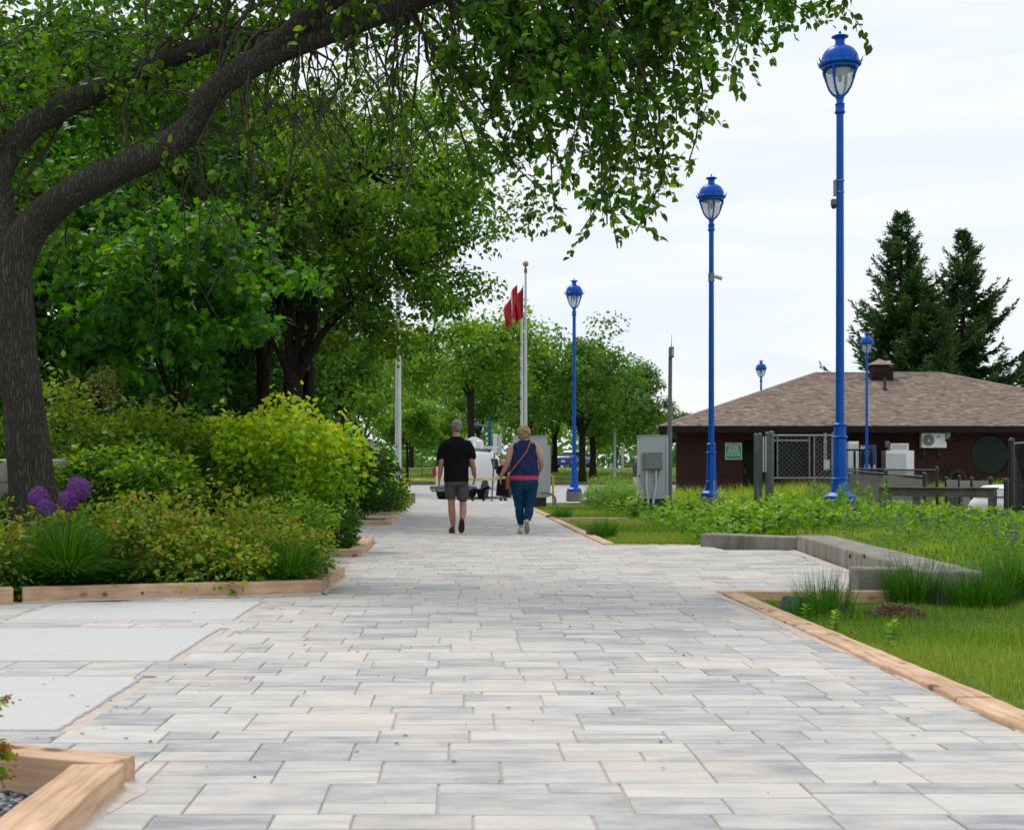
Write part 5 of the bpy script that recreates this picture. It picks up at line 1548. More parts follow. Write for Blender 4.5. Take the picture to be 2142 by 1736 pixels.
def cloth(name, c, c2=None, rough=.9):
    return simple(name, c, rough, c2, 14.0, 0.35, 60, spec=0.08)
def skin(name, c):
    m = simple(name, c, .55, tuple(x * .86 for x in c), 8.0)
    b = m.node_tree.nodes['Principled BSDF']; b.inputs['Subsurface Weight'].default_value = .08; b.inputs['Subsurface Radius'].default_value = (.02, .008, .004)
    return m
M['skin'] = skin('skin_tan', (.42, .205, .135)); M['skin2'] = skin('skin_light', (.50, .27, .19))
M['tee'] = cloth('black_cotton', (.010, .010, .012), (.006, .006, .007))
M['shorts'] = cloth('grey_twill', (.085, .085, .084), (.062, .062, .062))
M['navy'] = cloth('navy_knit', (.022, .036, .105), (.014, .024, .075))
M['pink'] = cloth('pink_knit', (.52, .05, .12), (.45, .04, .10))
M['jeans'] = cloth('blue_denim', (.010, .055, .120), (.006, .034, .080))
M['leather'] = simple('tan_leather', (.28, .10, .045), .55, (.20, .07, .03), 12)
M['shoe_brown'] = simple('brown_suede', (.075, .035, .025), .8, (.05, .022, .018), 14)
M['sole_dark'] = simple('dark_sole', (.02, .017, .016), .8, (.03, .026, .025), 20)
M['shoe_white'] = simple('white_canvas', (.60, .58, .54), .8, (.5, .48, .45), 14)
M['sole_grey'] = simple('grey_sole', (.30, .27, .235), .85, (.24, .215, .19), 20)
M['hair_grey'] = simple('grey_hair', (.30, .29, .285), .7, (.11, .105, .10), 70, 0.8, 90, stretch=(1, 1, .35), lo=.4, hi=.6)
M['hair_blond'] = simple('blond_hair', (.44, .28, .13), .6, (.20, .115, .05), 45, 0.8, 60, stretch=(1, 1, .3), lo=.38, hi=.62)
M['hair_pink'] = simple('pink_hair', (.55, .22, .23), .7, (.45, .15, .17), 30)

def shoe(parent, heel, toe, up, w, mat, smat, h=.085):
    """a shoe from heel to toe with its own sole; up = direction of the upper"""
    heel, toe = Vector(heel), Vector(toe); d = toe - heel; L = d.length; d.normalize(); up = Vector(up); up = (up - d * up.dot(d)).normalized(); sd = d.cross(up)
    def lay(mbx, prof, o0, o1):
        vs_, fs_ = [], []; n = 22
        rows = prof
        for (off, scl, hgt) in rows:
            for k in range(n):
                a = 2 * math.pi * k / n; u = .5 + .5 * math.cos(a) * scl; lat = math.sin(a) * w / 2 * scl * (1.0 + .22 * (u - .5)) * (0.90 if abs(u - .42) < .2 else 1)
                vs_.append(heel + d * (u * L) + sd * lat + up * (off + hgt * max(0, 1 - u * 1.25)))
        for i in range(len(rows) - 1):
            for k in range(n):
                fs_.append((i * n + k, i * n + (k + 1) % n, (i + 1) * n + (k + 1) % n, (i + 1) * n + k))
        fs_.append(tuple(range(n - 1, -1, -1))); fs_.append(tuple((len(rows) - 1) * n + k for k in range(n)))
        mbx._add(vs_, fs_)
    mb = MB(); lay(mb, [(.024, 1.0, 0), (.04, 1.0, .01), (.055, .96, .03), (.066, .80, .045), (.07, .5, .05)], 0, 0); o = mb.build('shoe', mat, parent, smooth=True, angle=70)
    mb = MB(); lay(mb, [(0, .96, 0), (.004, 1.02, 0), (.022, 1.03, 0), (.025, 1.0, 0)], 0, 0); mb.build('sole', smat, o, smooth=True, angle=40)

# ---------------------------------------------------------------- man
man = empty('person', (-.02, 22.5, 0), 0, 'grey-haired person walking away in black t-shirt and grey shorts', 'person')
HS = [  # torso rings cx, cy, z, rx, ry
    (0, 0, .80, .12, .09), (0, 0, .86, .165, .115), (0, -.005, .95, .168, .12), (0, 0, 1.06, .158, .115), (0, 0, 1.20, .168, .12), (0, 0, 1.34, .185, .122), (0, -.005, 1.43, .175, .105), (0, -.01, 1.49, .10, .08), (0, .0, 1.53, .066, .066), (0, .01, 1.60, .058, .060)]
mb = MB(); mb.rings(HS, 22)
LA = [(-.175, 0, 1.425), (-.225, -.03, 1.28), (-.235, -.04, 1.14), (-.25, .01, 1.0), (-.268, .05, .865)]
RA = [(.175, 0, 1.425), (.228, -.02, 1.28), (.25, -.03, 1.14), (.275, .05, 1.01), (.298, .13, .90)]
limb(mb, LA, [.060, .050, .043, .040, .028]); limb(mb, RA, [.060, .050, .043, .040, .028])
hand(mb, LA[-1], (-.08, .14, -1), (.9, .2, 0), 1.0, .55); hand(mb, RA[-1], (-.05, .32, -.95), (-.9, .1, 0), 1.0, .7)
LL = [(-.088, 0, .86), (-.082, .035, .66), (-.074, .055, .47), (-.068, .035, .34), (-.048, .045, .10)]
RL = [(.088, 0, .86), (.100, .015, .66), (.106, .005, .47), (.108, -.10, .36), (.092, -.245, .205)]
limb(mb, LL, [.090, .075, .055, .058, .037], 14); limb(mb, RL, [.090, .075, .055, .058, .037], 14)
mb.ell((-.045, .075, .05), (.04, .09, .04)); mb.ell((.086, -.195, .155), (.03, .028, .05))
hq, HR = head_mesh(mb, (0.0, .025, 1.675), R(28))
blob(mb.build('body', M['skin'], man), .0085, 1)
mb = MB()
mb.ell(hq((0, -.018, .040)), (.087, .101, .093), M=HR); mb.ell(hq((0, -.045, -.005)), (.080, .066, .062), M=HR)
o = blob(mb.build('hair', M['hair_grey'], man), .008, 1)
mb = MB(); mb.tube([hq((sg * .082 if abs(y) < .06 else sg * .06, y, .004)) for sg in (1,) for y in (.085, .03, -.02)], .006, 6)
mb.tube([hq((-.082, .085, .004)), hq((-.086, .02, .006)), hq((-.082, -.03, .0))], .007, 6); mb.tube([hq((-.075, -.06, -.01)), hq((-.04, -.098, -.018)), hq((.04, -.098, -.018)), hq((.075, -.06, -.01))], .007, 6)
mb.tube([hq((.082, .085, .004)), hq((.086, .02, .006)), hq((.075, -.06, -.01))], .007, 6); mb.tube([hq((-.075, -.06, -.01)), hq((-.084, -.01, .004))], .007, 6)
for sg in (-1, 1): mb.ell(hq((sg * .036, .094, .004)), (.033, .010, .024), M=HR)
mb.build('sunglasses', M['dark'], man, smooth=True)
# t-shirt: torso, shoulders, sleeves
mb = MB(); mb.rings([(0, 0, .82, .192, .150), (0, 0, .83, .200, .155), (0, 0, .95, .197, .15), (0, 0, 1.08, .195, .142), (0, 0, 1.22, .202, .145), (0, 0, 1.35, .212, .146), (0, -.005, 1.43, .198, .128), (0, -.01, 1.485, .135, .100), (0, -.01, 1.515, .090, .085), (0, -.01, 1.53, .082, .080)], 26, 2.35)
limb(mb, [(-.16, 0, 1.42), (-.215, -.02, 1.33), (-.238, -.03, 1.235), (-.243, -.03, 1.185)], [.076, .074, .068, .066], 14)
limb(mb, [(.16, 0, 1.42), (.218, -.015, 1.33), (.246, -.02, 1.235), (.253, -.02, 1.19)], [.076, .074, .068, .066], 14)
o = blob(mb.build('shirt', M['tee'], man), .010, 3)
# shorts
mb = MB(); mb.rings([(0, 0, .76, .185, .140), (0, 0, .83, .182, .138), (0, 0, .92, .175, .135)], 24, 2.3)
limb(mb, [(-.088, 0, .84), (-.089, .025, .70), (-.086, .04, .585)], [.105, .100, .092], 16); limb(mb, [(.088, 0, .84), (.098, .015, .70), (.104, .010, .55)], [.105, .102, .094], 16)
blob(mb.build('shorts', M['shorts'], man), .010, 2)
shoe(man, (-.055, -.025, .001), (-.075, .255, .001), (0, 0, 1), .10, M['shoe_brown'], M['sole_dark'])
shoe(man, (.092, -.315, .215), (.078, -.165, -.005 + .012), (0, .8, .6), .105, M['shoe_brown'], M['sole_dark'])

# ---------------------------------------------------------------- woman
wom = empty('person', (1.045, 22.25, 0), 0, 'blond person walking away in navy sleeveless top and blue jeans', 'person')
mb = MB(); mb.rings([(0, 0, .74, .13, .10), (0, 0, .82, .195, .14), (0, -.02, .90, .205, .155), (0, 0, 1.02, .185, .145), (0, 0, 1.18, .180, .14), (0, 0, 1.31, .170, .125), (0, 0, 1.39, .150, .10), (0, -.005, 1.44, .085, .072), (0, 0, 1.48, .058, .060), (0.005, .015, 1.54, .053, .056)], 22)
LA = [(-.172, 0, 1.375), (-.225, -.03, 1.25), (-.258, -.035, 1.12), (-.31, .03, 1.0), (-.362, .10, .905)]
RA = [(.172, 0, 1.375), (.232, -.03, 1.25), (.262, -.04, 1.13), (.268, .06, 1.05), (.258, .17, .995)]
limb(mb, LA, [.062, .056, .044, .040, .026]); limb(mb, RA, [.062, .056, .044, .040, .026])
hand(mb, LA[-1], (-.12, .25, -.95), (.9, .2, 0), .92, .5); hand(mb, RA[-1], (-.08, .6, -.5), (-.9, .1, 0), .92, .8)
LL = [(-.10, 0, .82), (-.088, .03, .62), (-.072, .05, .44), (-.068, .03, .31), (-.045, .04, .095)]
RL = [(.105, 0, .82), (.095, .01, .62), (.075, .0, .45), (.060, -.10, .34), (.028, -.235, .195)]
limb(mb, LL, [.10, .080, .056, .054, .034], 14); limb(mb, RL, [.10, .080, .056, .054, .034], 14)
mb.ell((-.045, .07, .045), (.036, .085, .036)); mb.ell((.026, -.19, .145), (.028, .026, .045))
hq, HR = head_mesh(mb, (.012, .03, 1.565), R(-38), .97)
blob(mb.build('body', M['skin2'], wom), .0085, 1)
mb = MB(); hr = random.Random(4)
mb.ell(hq((0, -.022, .036)), (.097, .107, .098), M=HR); mb.ell(hq((0, -.06, -.02)), (.092, .066, .085), M=HR); mb.ell(hq((-.055, -.01, -.02)), (.045, .07, .075), M=HR); mb.ell(hq((0.05, -.03, -.01)), (.045, .06, .07), M=HR)
for k in range(46):
    a, e = hr.uniform(0, 2 * math.pi), hr.uniform(-.7, 1.1)
    v = Vector((math.cos(a) * math.cos(e) * .093, math.sin(a) * math.cos(e) * .100 - .03, math.sin(e) * .095 + .02))
    if v.y > .04 and v.z < .05: continue
    mb.ell(hq(v), (hr.uniform(.018, .032), hr.uniform(.018, .032), hr.uniform(.025, .045)), M=HR, n=8, m=6)
blob(mb.build('hair', M['hair_blond'], wom), .009, 1)
mb = MB()
for sg in (-1, 1):
    mb.ell(hq((sg * .036, .096, .006)), (.034, .010, .025), M=HR)
    mb.tube([hq((sg * .066, .092, .006)), hq((sg * .083, .04, .008)), hq((sg * .082, -.01, .005))], .006, 6)
mb.build('sunglasses', M['dark'], wom, smooth=True)
mb = MB(); mb.rings([(0, 0, .905, .222, .178), (0, 0, .93, .224, .178), (0, 0, 1.02, .218, .17), (0, 0, 1.15, .206, .162), (0, 0, 1.26, .196, .152), (0, 0, 1.34, .172, .132), (0, 0, 1.40, .148, .108), (0, -.005, 1.445, .100, .086), (0, -.01, 1.465, .074, .076)], 26, 2.3)
mb.ell((-.15, 0, 1.34), (.055, .085, .085)); mb.ell((.15, 0, 1.34), (.055, .085, .085))
for k, (zz, s) in enumerate(((.99, 1), (1.08, .97), (1.17, .93))):
    mb.tube([(.222 * s * math.cos(2 * math.pi * i / 28), .168 * s * math.sin(2 * math.pi * i / 28), zz + .02 * math.sin(i * .9 + k)) for i in range(29)], .010, 6, cap=False)
blob(mb.build('top', M['navy'], wom), .010, 3)
mb = MB(); mb.rings([(0, 0, .845, .226, .183), (0, 0, .85, .228, .185), (0, 0, .905, .225, .182), (0, 0, .912, .218, .176)], 30, 2.3); mb.build('hem_band', M['pink'], wom, smooth=True, angle=50)
mb = MB(); mb.rings([(0, 0, .70, .19, .135), (0, -.01, .78, .215, .165), (0, -.012, .86, .216, .172), (0, 0, .90, .205, .16)], 24, 2.25)
limb(mb, [(-.105, 0, .80), (-.095, .025, .62), (-.074, .05, .44), (-.07, .035, .31), (-.050, .04, .155)], [.118, .096, .072, .068, .05], 16)
limb(mb, [(.108, 0, .80), (.100, .01, .62), (.078, .0, .45), (.064, -.10, .34), (.038, -.20, .235)], [.118, .096, .074, .072, .058], 16)
blob(mb.build('jeans', M['jeans'], wom), .010, 2)
shoe(wom, (-.05, -.03, .001), (-.062, .225, .001), (0, 0, 1), .088, M['shoe_white'], M['sole_grey'])
shoe(wom, (.025, -.30, .195), (.034, -.165, .005), (0, .8, .6), .088, M['shoe_white'], M['sole_grey'])
# cross-body bag
mb = MB()
sp = [(.075, .0, 1.475), (.085, -.09, 1.44), (.02, -.158, 1.28), (-.09, -.176, 1.13), (-.19, -.125, 1.0), (-.245, -.03, .90)]
pp, _ = spline(sp, [.01] * len(sp), 5)
vs_, fs_ = [], []
for i, p in enumerate(pp):
    tn = (pp[min(i + 1, len(pp) - 1)] - pp[max(i - 1, 0)]).normalized(); nn = Vector((p.x, p.y * 1.6, 0)).normalized(); sd = tn.cross(nn).normalized() * .011
    vs_ += [p + sd + nn * .012, p - sd + nn * .012, p - sd - nn * .003, p + sd - nn * .003]
for i in range(len(pp) - 1):
    for k in range(4): fs_.append((4 * i + k, 4 * i + 4 + k, 4 * i + 4 + (k + 1) % 4, 4 * i + (k + 1) % 4))
mb._add(vs_, fs_)
bag = empty('shoulder_bag', (1.045 - .255, 22.25 + .02, .80), 0, 'brown leather shoulder bag at the hip of the blond person', 'bag')
mb.build('strap', M['leather'], bag, loc=(.255, -.02, -.80))
mb = MB(); mb.rings([(0, .02, -.10, .028, .10), (0, .02, -.06, .038, .115), (0, .02, .06, .036, .11), (0, .02, .10, .024, .10)], 20, 3); mb.build('pouch', M['leather'], bag, smooth=True, angle=50)
mb = MB(); mb.rings([(-.004, .02, .02, .038, .112), (-.004, .02, .106, .028, .104)], 20, 3); mb.build('flap', M['leather'], bag, smooth=True, angle=50)

# ---------------------------------------------------------------- the two far people
def far_person(label, loc, rz, top, bottom, hairm, skinm, H=1.68, cap=None, dress=False):
    t = empty('person', loc, rz, label, 'person'); s = H / 1.74
    mb = MB(); mb.rings([tuple(v * s for v in r_) for r_ in HS], 18)
    for sg in (-1, 1):
        limb(mb, [Vector((sg * .175, 0, 1.42)) * s, Vector((sg * .23, -.01, 1.14)) * s, Vector((sg * .20, .16, .98)) * s], [.055 * s, .042 * s, .03 * s])
        hand(mb, Vector((sg * .20, .16, .98)) * s, (-sg * .3, .7, -.3), (0, .2, -1), s, .6)
        limb(mb, [Vector((sg * .088, 0, .86)) * s, Vector((sg * .085, .02, .47)) * s, Vector((sg * .08, -.01, .08)) * s], [.09 * s, .06 * s, .04 * s])
    q, Rm = head_mesh(mb, Vector((0, .02, 1.62)) * s, 0)
    blob(mb.build('body', skinm, t), .012, 1)
    mb = MB(); mb.ell(q((0, -.02, .04)), (.09, .105, .095)); mb.ell(q((0, -.05, -.03)), (.085, .06, .09)); blob(mb.build('hair', hairm, t), .012, 1)
    mb = MB(); mb.rings([(0, 0, .84 * s, .20, .15), (0, 0, 1.1 * s, .19, .145), (0, 0, 1.34 * s, .205, .145), (0, 0, 1.44 * s, .18, .12), (0, 0, 1.5 * s, .09, .085)], 22, 2.3)
    for sg in (-1, 1): limb(mb, [Vector((sg * .16, 0, 1.42)) * s, Vector((sg * .235, -.01, 1.2)) * s], [.074, .064])
    blob(mb.build('shirt', top, t), .012, 2)
    mb = MB()
    if dress: mb.rings([(0, 0, .18, .26, .22), (0, 0, .5, .235, .19), (0, 0, .92 * s, .19, .145)], 22, 2.2)
    else:
        mb.rings([(0, 0, .76 * s, .19, .14), (0, 0, .92 * s, .18, .135)], 20)
        for sg in (-1, 1): limb(mb, [Vector((sg * .09, 0, .84)) * s, Vector((sg * .09, .02, .47)) * s, Vector((sg * .085, 0, .12)) * s], [.105, .085, .065])
    blob(mb.build('trousers', bottom, t), .012, 2)
    for sg in (-1, 1): shoe(t, (sg * .08, -.06, 0.0), (sg * .10, .20, 0.0), (0, 0, 1), .095, M['sole_dark'], M['sole_dark'])
    if cap:
        mb = MB(); mb.ell(q((0, -.01, .055)), (.098, .112, .085)); mb.rings([(q((0, .13, 0)).x, q((0, .13, 0)).y, q((0, 0, .045)).z, .075, .075), (q((0, .13, 0)).x, q((0, .13, 0)).y, q((0, 0, .052)).z, .075, .075)], 16); mb.build('cap', cap, t, smooth=True, angle=60)
    return t
xx = P(1051, 0, 54.5).x
far_person('pink-haired person in black clothes standing beside the white van', (xx, 54.5, g1(xx, 54.5) + .056), R(200), M['tee'], M['tee'], M['hair_pink'], M['skin2'], 1.56, dress=True)
xx = P(1331.5, 0, 62).x
far_person('person in pale cap and charcoal shirt standing beyond the grey cabinet', (xx, 62, g1(xx, 62) + .056), R(-70), M['shorts'], M['shoe_white'], M['hair_grey'], M['skin2'], 1.75, cap=M['shoe_white'])

# ---------------------------------------------------------------- dog
xx = P(1001, 0, 53.6).x
dog = empty('dog', (xx, 53.6, g1(xx, 53.6) + .056), R(-20), 'black dog standing on the road behind the white van', 'dog')
mb = MB(); S = .62
def D3(*p): return Vector(p) * S
limb(mb, [D3(-.42, 0, .62), D3(-.25, 0, .64), D3(0, 0, .60), D3(.22, 0, .60), D3(.36, 0, .66)], [.10 * S, .15 * S, .145 * S, .19 * S, .15 * S], 14)
limb(mb, [D3(.34, 0, .70), D3(.50, 0, .80), D3(.60, -.02, .82)], [.13 * S, .10 * S, .09 * S]); mb.ell(D3(.64, -.03, .83), (.11 * S, .085 * S, .085 * S)); limb(mb, [D3(.70, -.04, .80), D3(.83, -.06, .76)], [.06 * S, .042 * S])
for sg in (-1, 1):
    limb(mb, [D3(.30, sg * .09, .55), D3(.27, sg * .10, .38), D3(.30, sg * .10, .20), D3(.31, sg * .10, .03)], [.085 * S, .055 * S, .042 * S, .036 * S], 10)
    mb.ell(D3(.34, sg * .10, .025), (.06 * S, .042 * S, .03 * S))
    limb(mb, [D3(-.34, sg * .09, .58), D3(-.26, sg * .11, .40), D3(-.42, sg * .11, .22), D3(-.39, sg * .11, .03)], [.11 * S, .075 * S, .04 * S, .034 * S], 10)
    mb.ell(D3(-.35, sg * .11, .025), (.06 * S, .042 * S, .03 * S)); limb(mb, [D3(.60, sg * .07 - .02, .90), D3(.60, sg * .11 - .02, .84), D3(.62, sg * .12 - .02, .77)], [.03 * S, .035 * S, .02 * S], 8)
limb(mb, [D3(-.46, 0, .66), D3(-.60, .02, .60), D3(-.70, .03, .46)], [.05 * S, .04 * S, .02 * S], 8)
blob(mb.build('body', M['tee'], dog), .012, 1)

# ================================================================== vehicles
def wheel(parent, c, r, w, rimm):
    o = bpy.data.objects.new('wheel', None)
    mb = MB(); mb.lathe([(r * .62, -w / 2), (r * .93, -w / 2), (r, -w * .36), (r, w * .36), (r * .93, w / 2), (r * .62, w / 2)], 28)
    me = mesh_from('tyre', [Matrix.Rotation(R(90), 3, 'Y') @ v for v in mb.v], mb.f, True, 40)
    o = add('wheel', me, M['rubber'], parent, c)
    mb = MB(); mb.lathe([(r * .60, -w * .42), (r * .56, -w * .49), (r * .25, -w * .40), (.06, -w * .50), (.06, w * .50), (r * .25, w * .40), (r * .56, w * .49), (r * .60, w * .42)], 20)
    me = mesh_from('rim', [Matrix.Rotation(R(90), 3, 'Y') @ v for v in mb.v], mb.f, True, 40); add('rim', me, rimm, o)
    return o
def body_rings(rows, n=36, ex=7):
    """rows: (z, yrear, yfront, halfwidth)"""
    mb = MB(); mb.rings([(0, (a + b) / 2, z, w, (b - a) / 2) for z, a, b, w in rows], n * 2, ex); return mb
van = empty('van', (P(950, 0, 57.3).x, 57.3, g1(0, 57.3) + .056), R(-21), 'white cargo van with satellite gear on its roof parked on the road', 'van')
mb = body_rings([(.34, .06, 4.75, .90), (.42, .02, 4.95, .96), (.60, .0, 5.0, .985), (.95, .0, 4.98, .99), (1.05, .01, 4.92, .985), (1.12, .02, 4.30, .975), (1.20, .025, 4.12, .965), (1.55, .06, 3.62, .90), (1.80, .10, 3.25, .84), (1.90, .16, 3.0, .79), (1.95, .35, 2.75, .68), (1.965, .7, 2.4, .5)])
mb.build('body', M['white'], van, smooth=True, angle=35)
def sidepane(y0, y1, z0, z1, sg, mat, name='side_window', sk=.0):
    w0, w1 = .995 - (z0 - 1.05) * .18, .995 - (z1 - 1.05) * .18
    w0 = .985 - max(0, z0 - 1.1) * .19 + .012; w1 = .985 - max(0, z1 - 1.1) * .19 + .012
    mb = MB(); mb._add([(sg * w0, y0, z0), (sg * w0, y1, z0), (sg * w1, y1 - sk, z1), (sg * w1, y0, z1), (sg * (w0 - .05), y0, z0), (sg * (w0 - .05), y1, z0), (sg * (w1 - .05), y1 - sk, z1), (sg * (w1 - .05), y0, z1)],
        [(0, 1, 2, 3), (7, 6, 5, 4), (0, 4, 5, 1), (1, 5, 6, 2), (2, 6, 7, 3), (3, 7, 4, 0)]); return mb.build(name, mat, van)
for sg in (-1, 1):
    sidepane(1.95, 2.75, 1.22, 1.66, sg, M['glass']); sidepane(2.95, 3.78, 1.20, 1.64, sg, M['glass'], sk=.42)
    mb = MB(); mb.box((sg * .985, 1.3, .80), (.025, 2.6, .05)); mb.build('trim_strip', M['signgrey'], van)
    mb = MB(); mb.box((sg * 1.08, 3.72, 1.26), (.16, .10, .24)); mb.build('mirror', M['dark'], van, bevel=.02)
    for y in (.95, 3.95):
        wheel(van, (sg * .86, y, .36), .36, .24, M['signgrey'])
        mb = MB(); mb.lathe([(.44, 0), (.44, .03)], 28); mb.build('wheel_arch', M['dark'], van, loc=(sg * .962 if sg > 0 else sg * .992, y, .40), rot=(0, R(90), 0))
    mb = MB(); mb.box((sg * .86, -.005, 1.12), (.17, .05, .34)); mb.build('tail_light', M['red'], van, bevel=.012)
    mb = MB(); mb.box((sg * .44, .045, 1.52), (.66, .02, .40), M=Matrix.Rotation(R(-9), 3, 'X')); mb.build('rear_window', M['glass'], van, bevel=.004)
mb = MB(); mb.box((0, -.01, 1.05), (.014, .03, 1.1)); mb.build('door_gap', M['dark'], van)
mb = MB(); mb.box((0, -.10, .46), (1.96, .22, .17)); mb.build('bumper', M['grey_post'], van, bevel=.03)
mb = MB(); mb.box((.38, -.02, .80), (.32, .02, .17)); mb.build('licence_plate', M['signwhite'], van, bevel=.004)
mb = MB(); mb.tube([(-.6, -.25, .34), (-.9, -.2, .32)], .03, 6); mb.build('hitch', M['dark'], van)
mb = MB(); mb.box((0, 4.25 - .4, 1.40), (1.55, .02, .62), M=Matrix.Rotation(R(42), 3, 'X')); mb.build('windscreen', M['glass'], van)
# roof gear
sat = empty('satellite_dish', (van.location.x, van.location.y, van.location.z + 1.965), R(-21), 'folded white satellite dish and boxes on the roof of the van', 'satellite dish')
mb = MB()
for y in (.55, 1.35, 2.15): mb.box((0, y, .05), (1.35, .06, .06)); mb.box((-.55, y, .02), (.05, .05, .08)); mb.box((.55, y, .02), (.05, .05, .08))
mb.box((-.6, 1.35, .095), (.05, 1.75, .03)); mb.box((.6, 1.35, .095), (.05, 1.75, .03)); mb.build('roof_rack', M['galv'], sat)
mb = MB(); prof = [(.02, 0), (.15, .015), (.24, .045), (.30, .085), (.315, .085), (.25, .035), (.15, .0), (.02, -.03)]; mb.lathe(prof, 28); mb.build('dish', M['white'], sat, smooth=True, angle=50, loc=(.25, 1.6, .30), rot=(R(50), R(20), 0))
mb = MB(); mb.rings([(.25, 1.6, .10, .22, .2), (.25, 1.6, .20, .18, .16), (.25, 1.6, .28, .08, .08)], 20, 3); mb.build('turntable', M['white'], sat, smooth=True, angle=40)
mb = MB(); mb.tube([(.1, 1.5, .30), (.02, 1.15, .45), (.16, 1.05, .55)], [.04, .03, .035], 8); mb.box((.22, 1.2, .36), (.18, .25, .18)); mb.build('feed_arm', M['signgrey'], sat, smooth=False)
mb = MB(); mb.box((.10, 1.2, .22), (.30, .16, .12)); mb.box((-.18, 1.3, .2), (.14, .14, .2)); mb.build('actuator', M['dark'], sat, bevel=.01)
mb = MB(); mb.rings([(.55, 1.5, .10, .14, .16), (.55, 1.5, .40, .14, .16), (.55, 1.5, .46, .09, .10)], 18, 3); mb.build('camera_head', M['white'], sat, smooth=True, angle=40)
mb = MB(); mb.box((.50, 2.3, .16), (.55, .5, .12)); mb.build('flat_box', M['signgrey'], sat, bevel=.02)

car = empty('car', (P(1178, 0, 117).x, 117, g1(8, 117) + .045), R(-28), 'shiny blue saloon car parked beyond the lamp', 'car')
mb = body_rings([(.22, .15, 4.3, .76), (.34, .03, 4.45, .86), (.60, .0, 4.5, .89), (.86, .04, 4.40, .87), (.93, .12, 3.3, .80), (.95, .2, 3.2, .78)])
mb.build('body', M['carblue'], car, smooth=True, angle=40)
mb = body_rings([(.92, .35, 3.35, .78), (1.12, .75, 2.95, .70), (1.34, 1.15, 2.45, .60), (1.41, 1.4, 2.2, .5)]); mb.build('cabin', M['glass'], car, smooth=True, angle=40)
mb = body_rings([(1.33, 1.12, 2.5, .62), (1.40, 1.2, 2.4, .58), (1.44, 1.45, 2.15, .45)]); mb.build('car_roof', M['white'], car, smooth=True, angle=40)
for sg in (-1, 1):
    for y in (.8, 3.55): wheel(car, (sg * .78, y, .31), .31, .2, M['signgrey'])
    mb = MB(); mb.box((sg * .66, .03, .72), (.36, .10, .13)); mb.build('tail_light', M['red'], car, bevel=.02)
mb = MB(); mb.box((0, -.01, .55), (.34, .03, .12)); mb.build('licence_plate', M['signwhite'], car)
# ================================================================== trees
def rvec(r, s=1.0): return Vector((r.gauss(0, 1), r.gauss(0, 1), r.gauss(0, 1))) * s

class Twigs:
    """collects thin branches and the leaves on them"""
    def __init__(s, seed):
        s.mb = MB(); s.P = []; s.D = []; s.N = []; s.L = []; s.R = []; s.r = random.Random(seed)
    def leaf(s, p, d, size, tone):
        r = s.r
        s.P.append(p); s.D.append(d); n = rvec(r, .55); n.z = abs(n.z) + .35; s.N.append(n); s.L.append(size); s.R.append(min(1, max(0, tone)))
    def twig(s, p, d, L, sag, nl, size, tone, rad=.0035, bare=.25, n=5):
        r = s.r; pts = [p]; q = p.copy(); d = d.normalized()
        for i in range(n):
            d = (d + rvec(r, .16) + Vector((0, 0, -sag * (i + 1) / n))).normalized()
            q = q + d * (L / n); pts.append(q.copy())
        s.mb.tube(pts, [rad * (1 - .7 * i / n) for i in range(n + 1)], 3, cap=False)
        for k in range(nl):
            u = bare + (1 - bare) * (k + r.random()) / nl
            f = u * n; i = min(int(f), n - 1); c = pts[i].lerp(pts[i + 1], f - i)
            dl = (pts[i + 1] - pts[i]).normalized() * .5 + rvec(r, .75) + Vector((0, 0, -.28))
            s.leaf(c + rvec(r, .008), dl.normalized(), size * r.uniform(.6, 1.2), tone + r.gauss(0, .16))
        return pts
    def branch(s, a, b, lift, rad, ntw, tl, sag, nl, size, tone, bare=.2, t0=.2):
        """a wandering bough from a to b carrying twigs"""
        r = s.r; a, b = Vector(a), Vector(b); L = (b - a).length; n = max(5, int(L / .16)); pts = []
        w1, w2 = rvec(r, .10 * L), rvec(r, .10 * L)
        for i in range(n + 1):
            u = i / n
            p = a.lerp(b, u) + Vector((0, 0, lift * L * 4 * u * (1 - u))) + w1 * math.sin(math.pi * u) + w2 * math.sin(2 * math.pi * u) * .6 + rvec(r, .012) * (0 < i < n)
            pts.append(p)
        s.mb.tube(pts, [rad * (1 - .75 * i / n) + .002 for i in range(n + 1)], 5, cap=False)
        for k in range(ntw):
            u = t0 + (1 - t0) * (k + r.random()) / ntw; f = u * n; i = min(int(f), n - 1); c = pts[i].lerp(pts[i + 1], f - i)
            d = (pts[i + 1] - pts[i]).normalized() * .6 + rvec(r, .55)
            s.twig(c, d, tl * r.uniform(.5, 1.25), sag, nl, size, tone, rad=.0028 + .0015 * (1 - u), bare=bare)
        return pts
    def build(s, parent, leaf_mat, shape, crown_name='crown'):
        o = s.mb.build('twigs', M['twig'], parent, W=True)
        Lw = wloc(parent)
        Pn = np.array([list(v - Lw) for v in s.P]); D = np.array([list(v) for v in s.D]); Nn = np.array([list(v) for v in s.N])
        me = leaf_mesh(crown_name, Pn, D, Nn, np.array(s.L), shape, np.array(s.R))
        return add(crown_name, me, leaf_mat, parent)

def limb_path(pp, rr, Ys):
    pts = [P(x, y, Y_) for (x, y), Y_ in zip(pp, Ys)]
    return spline(pts, rr, 6)

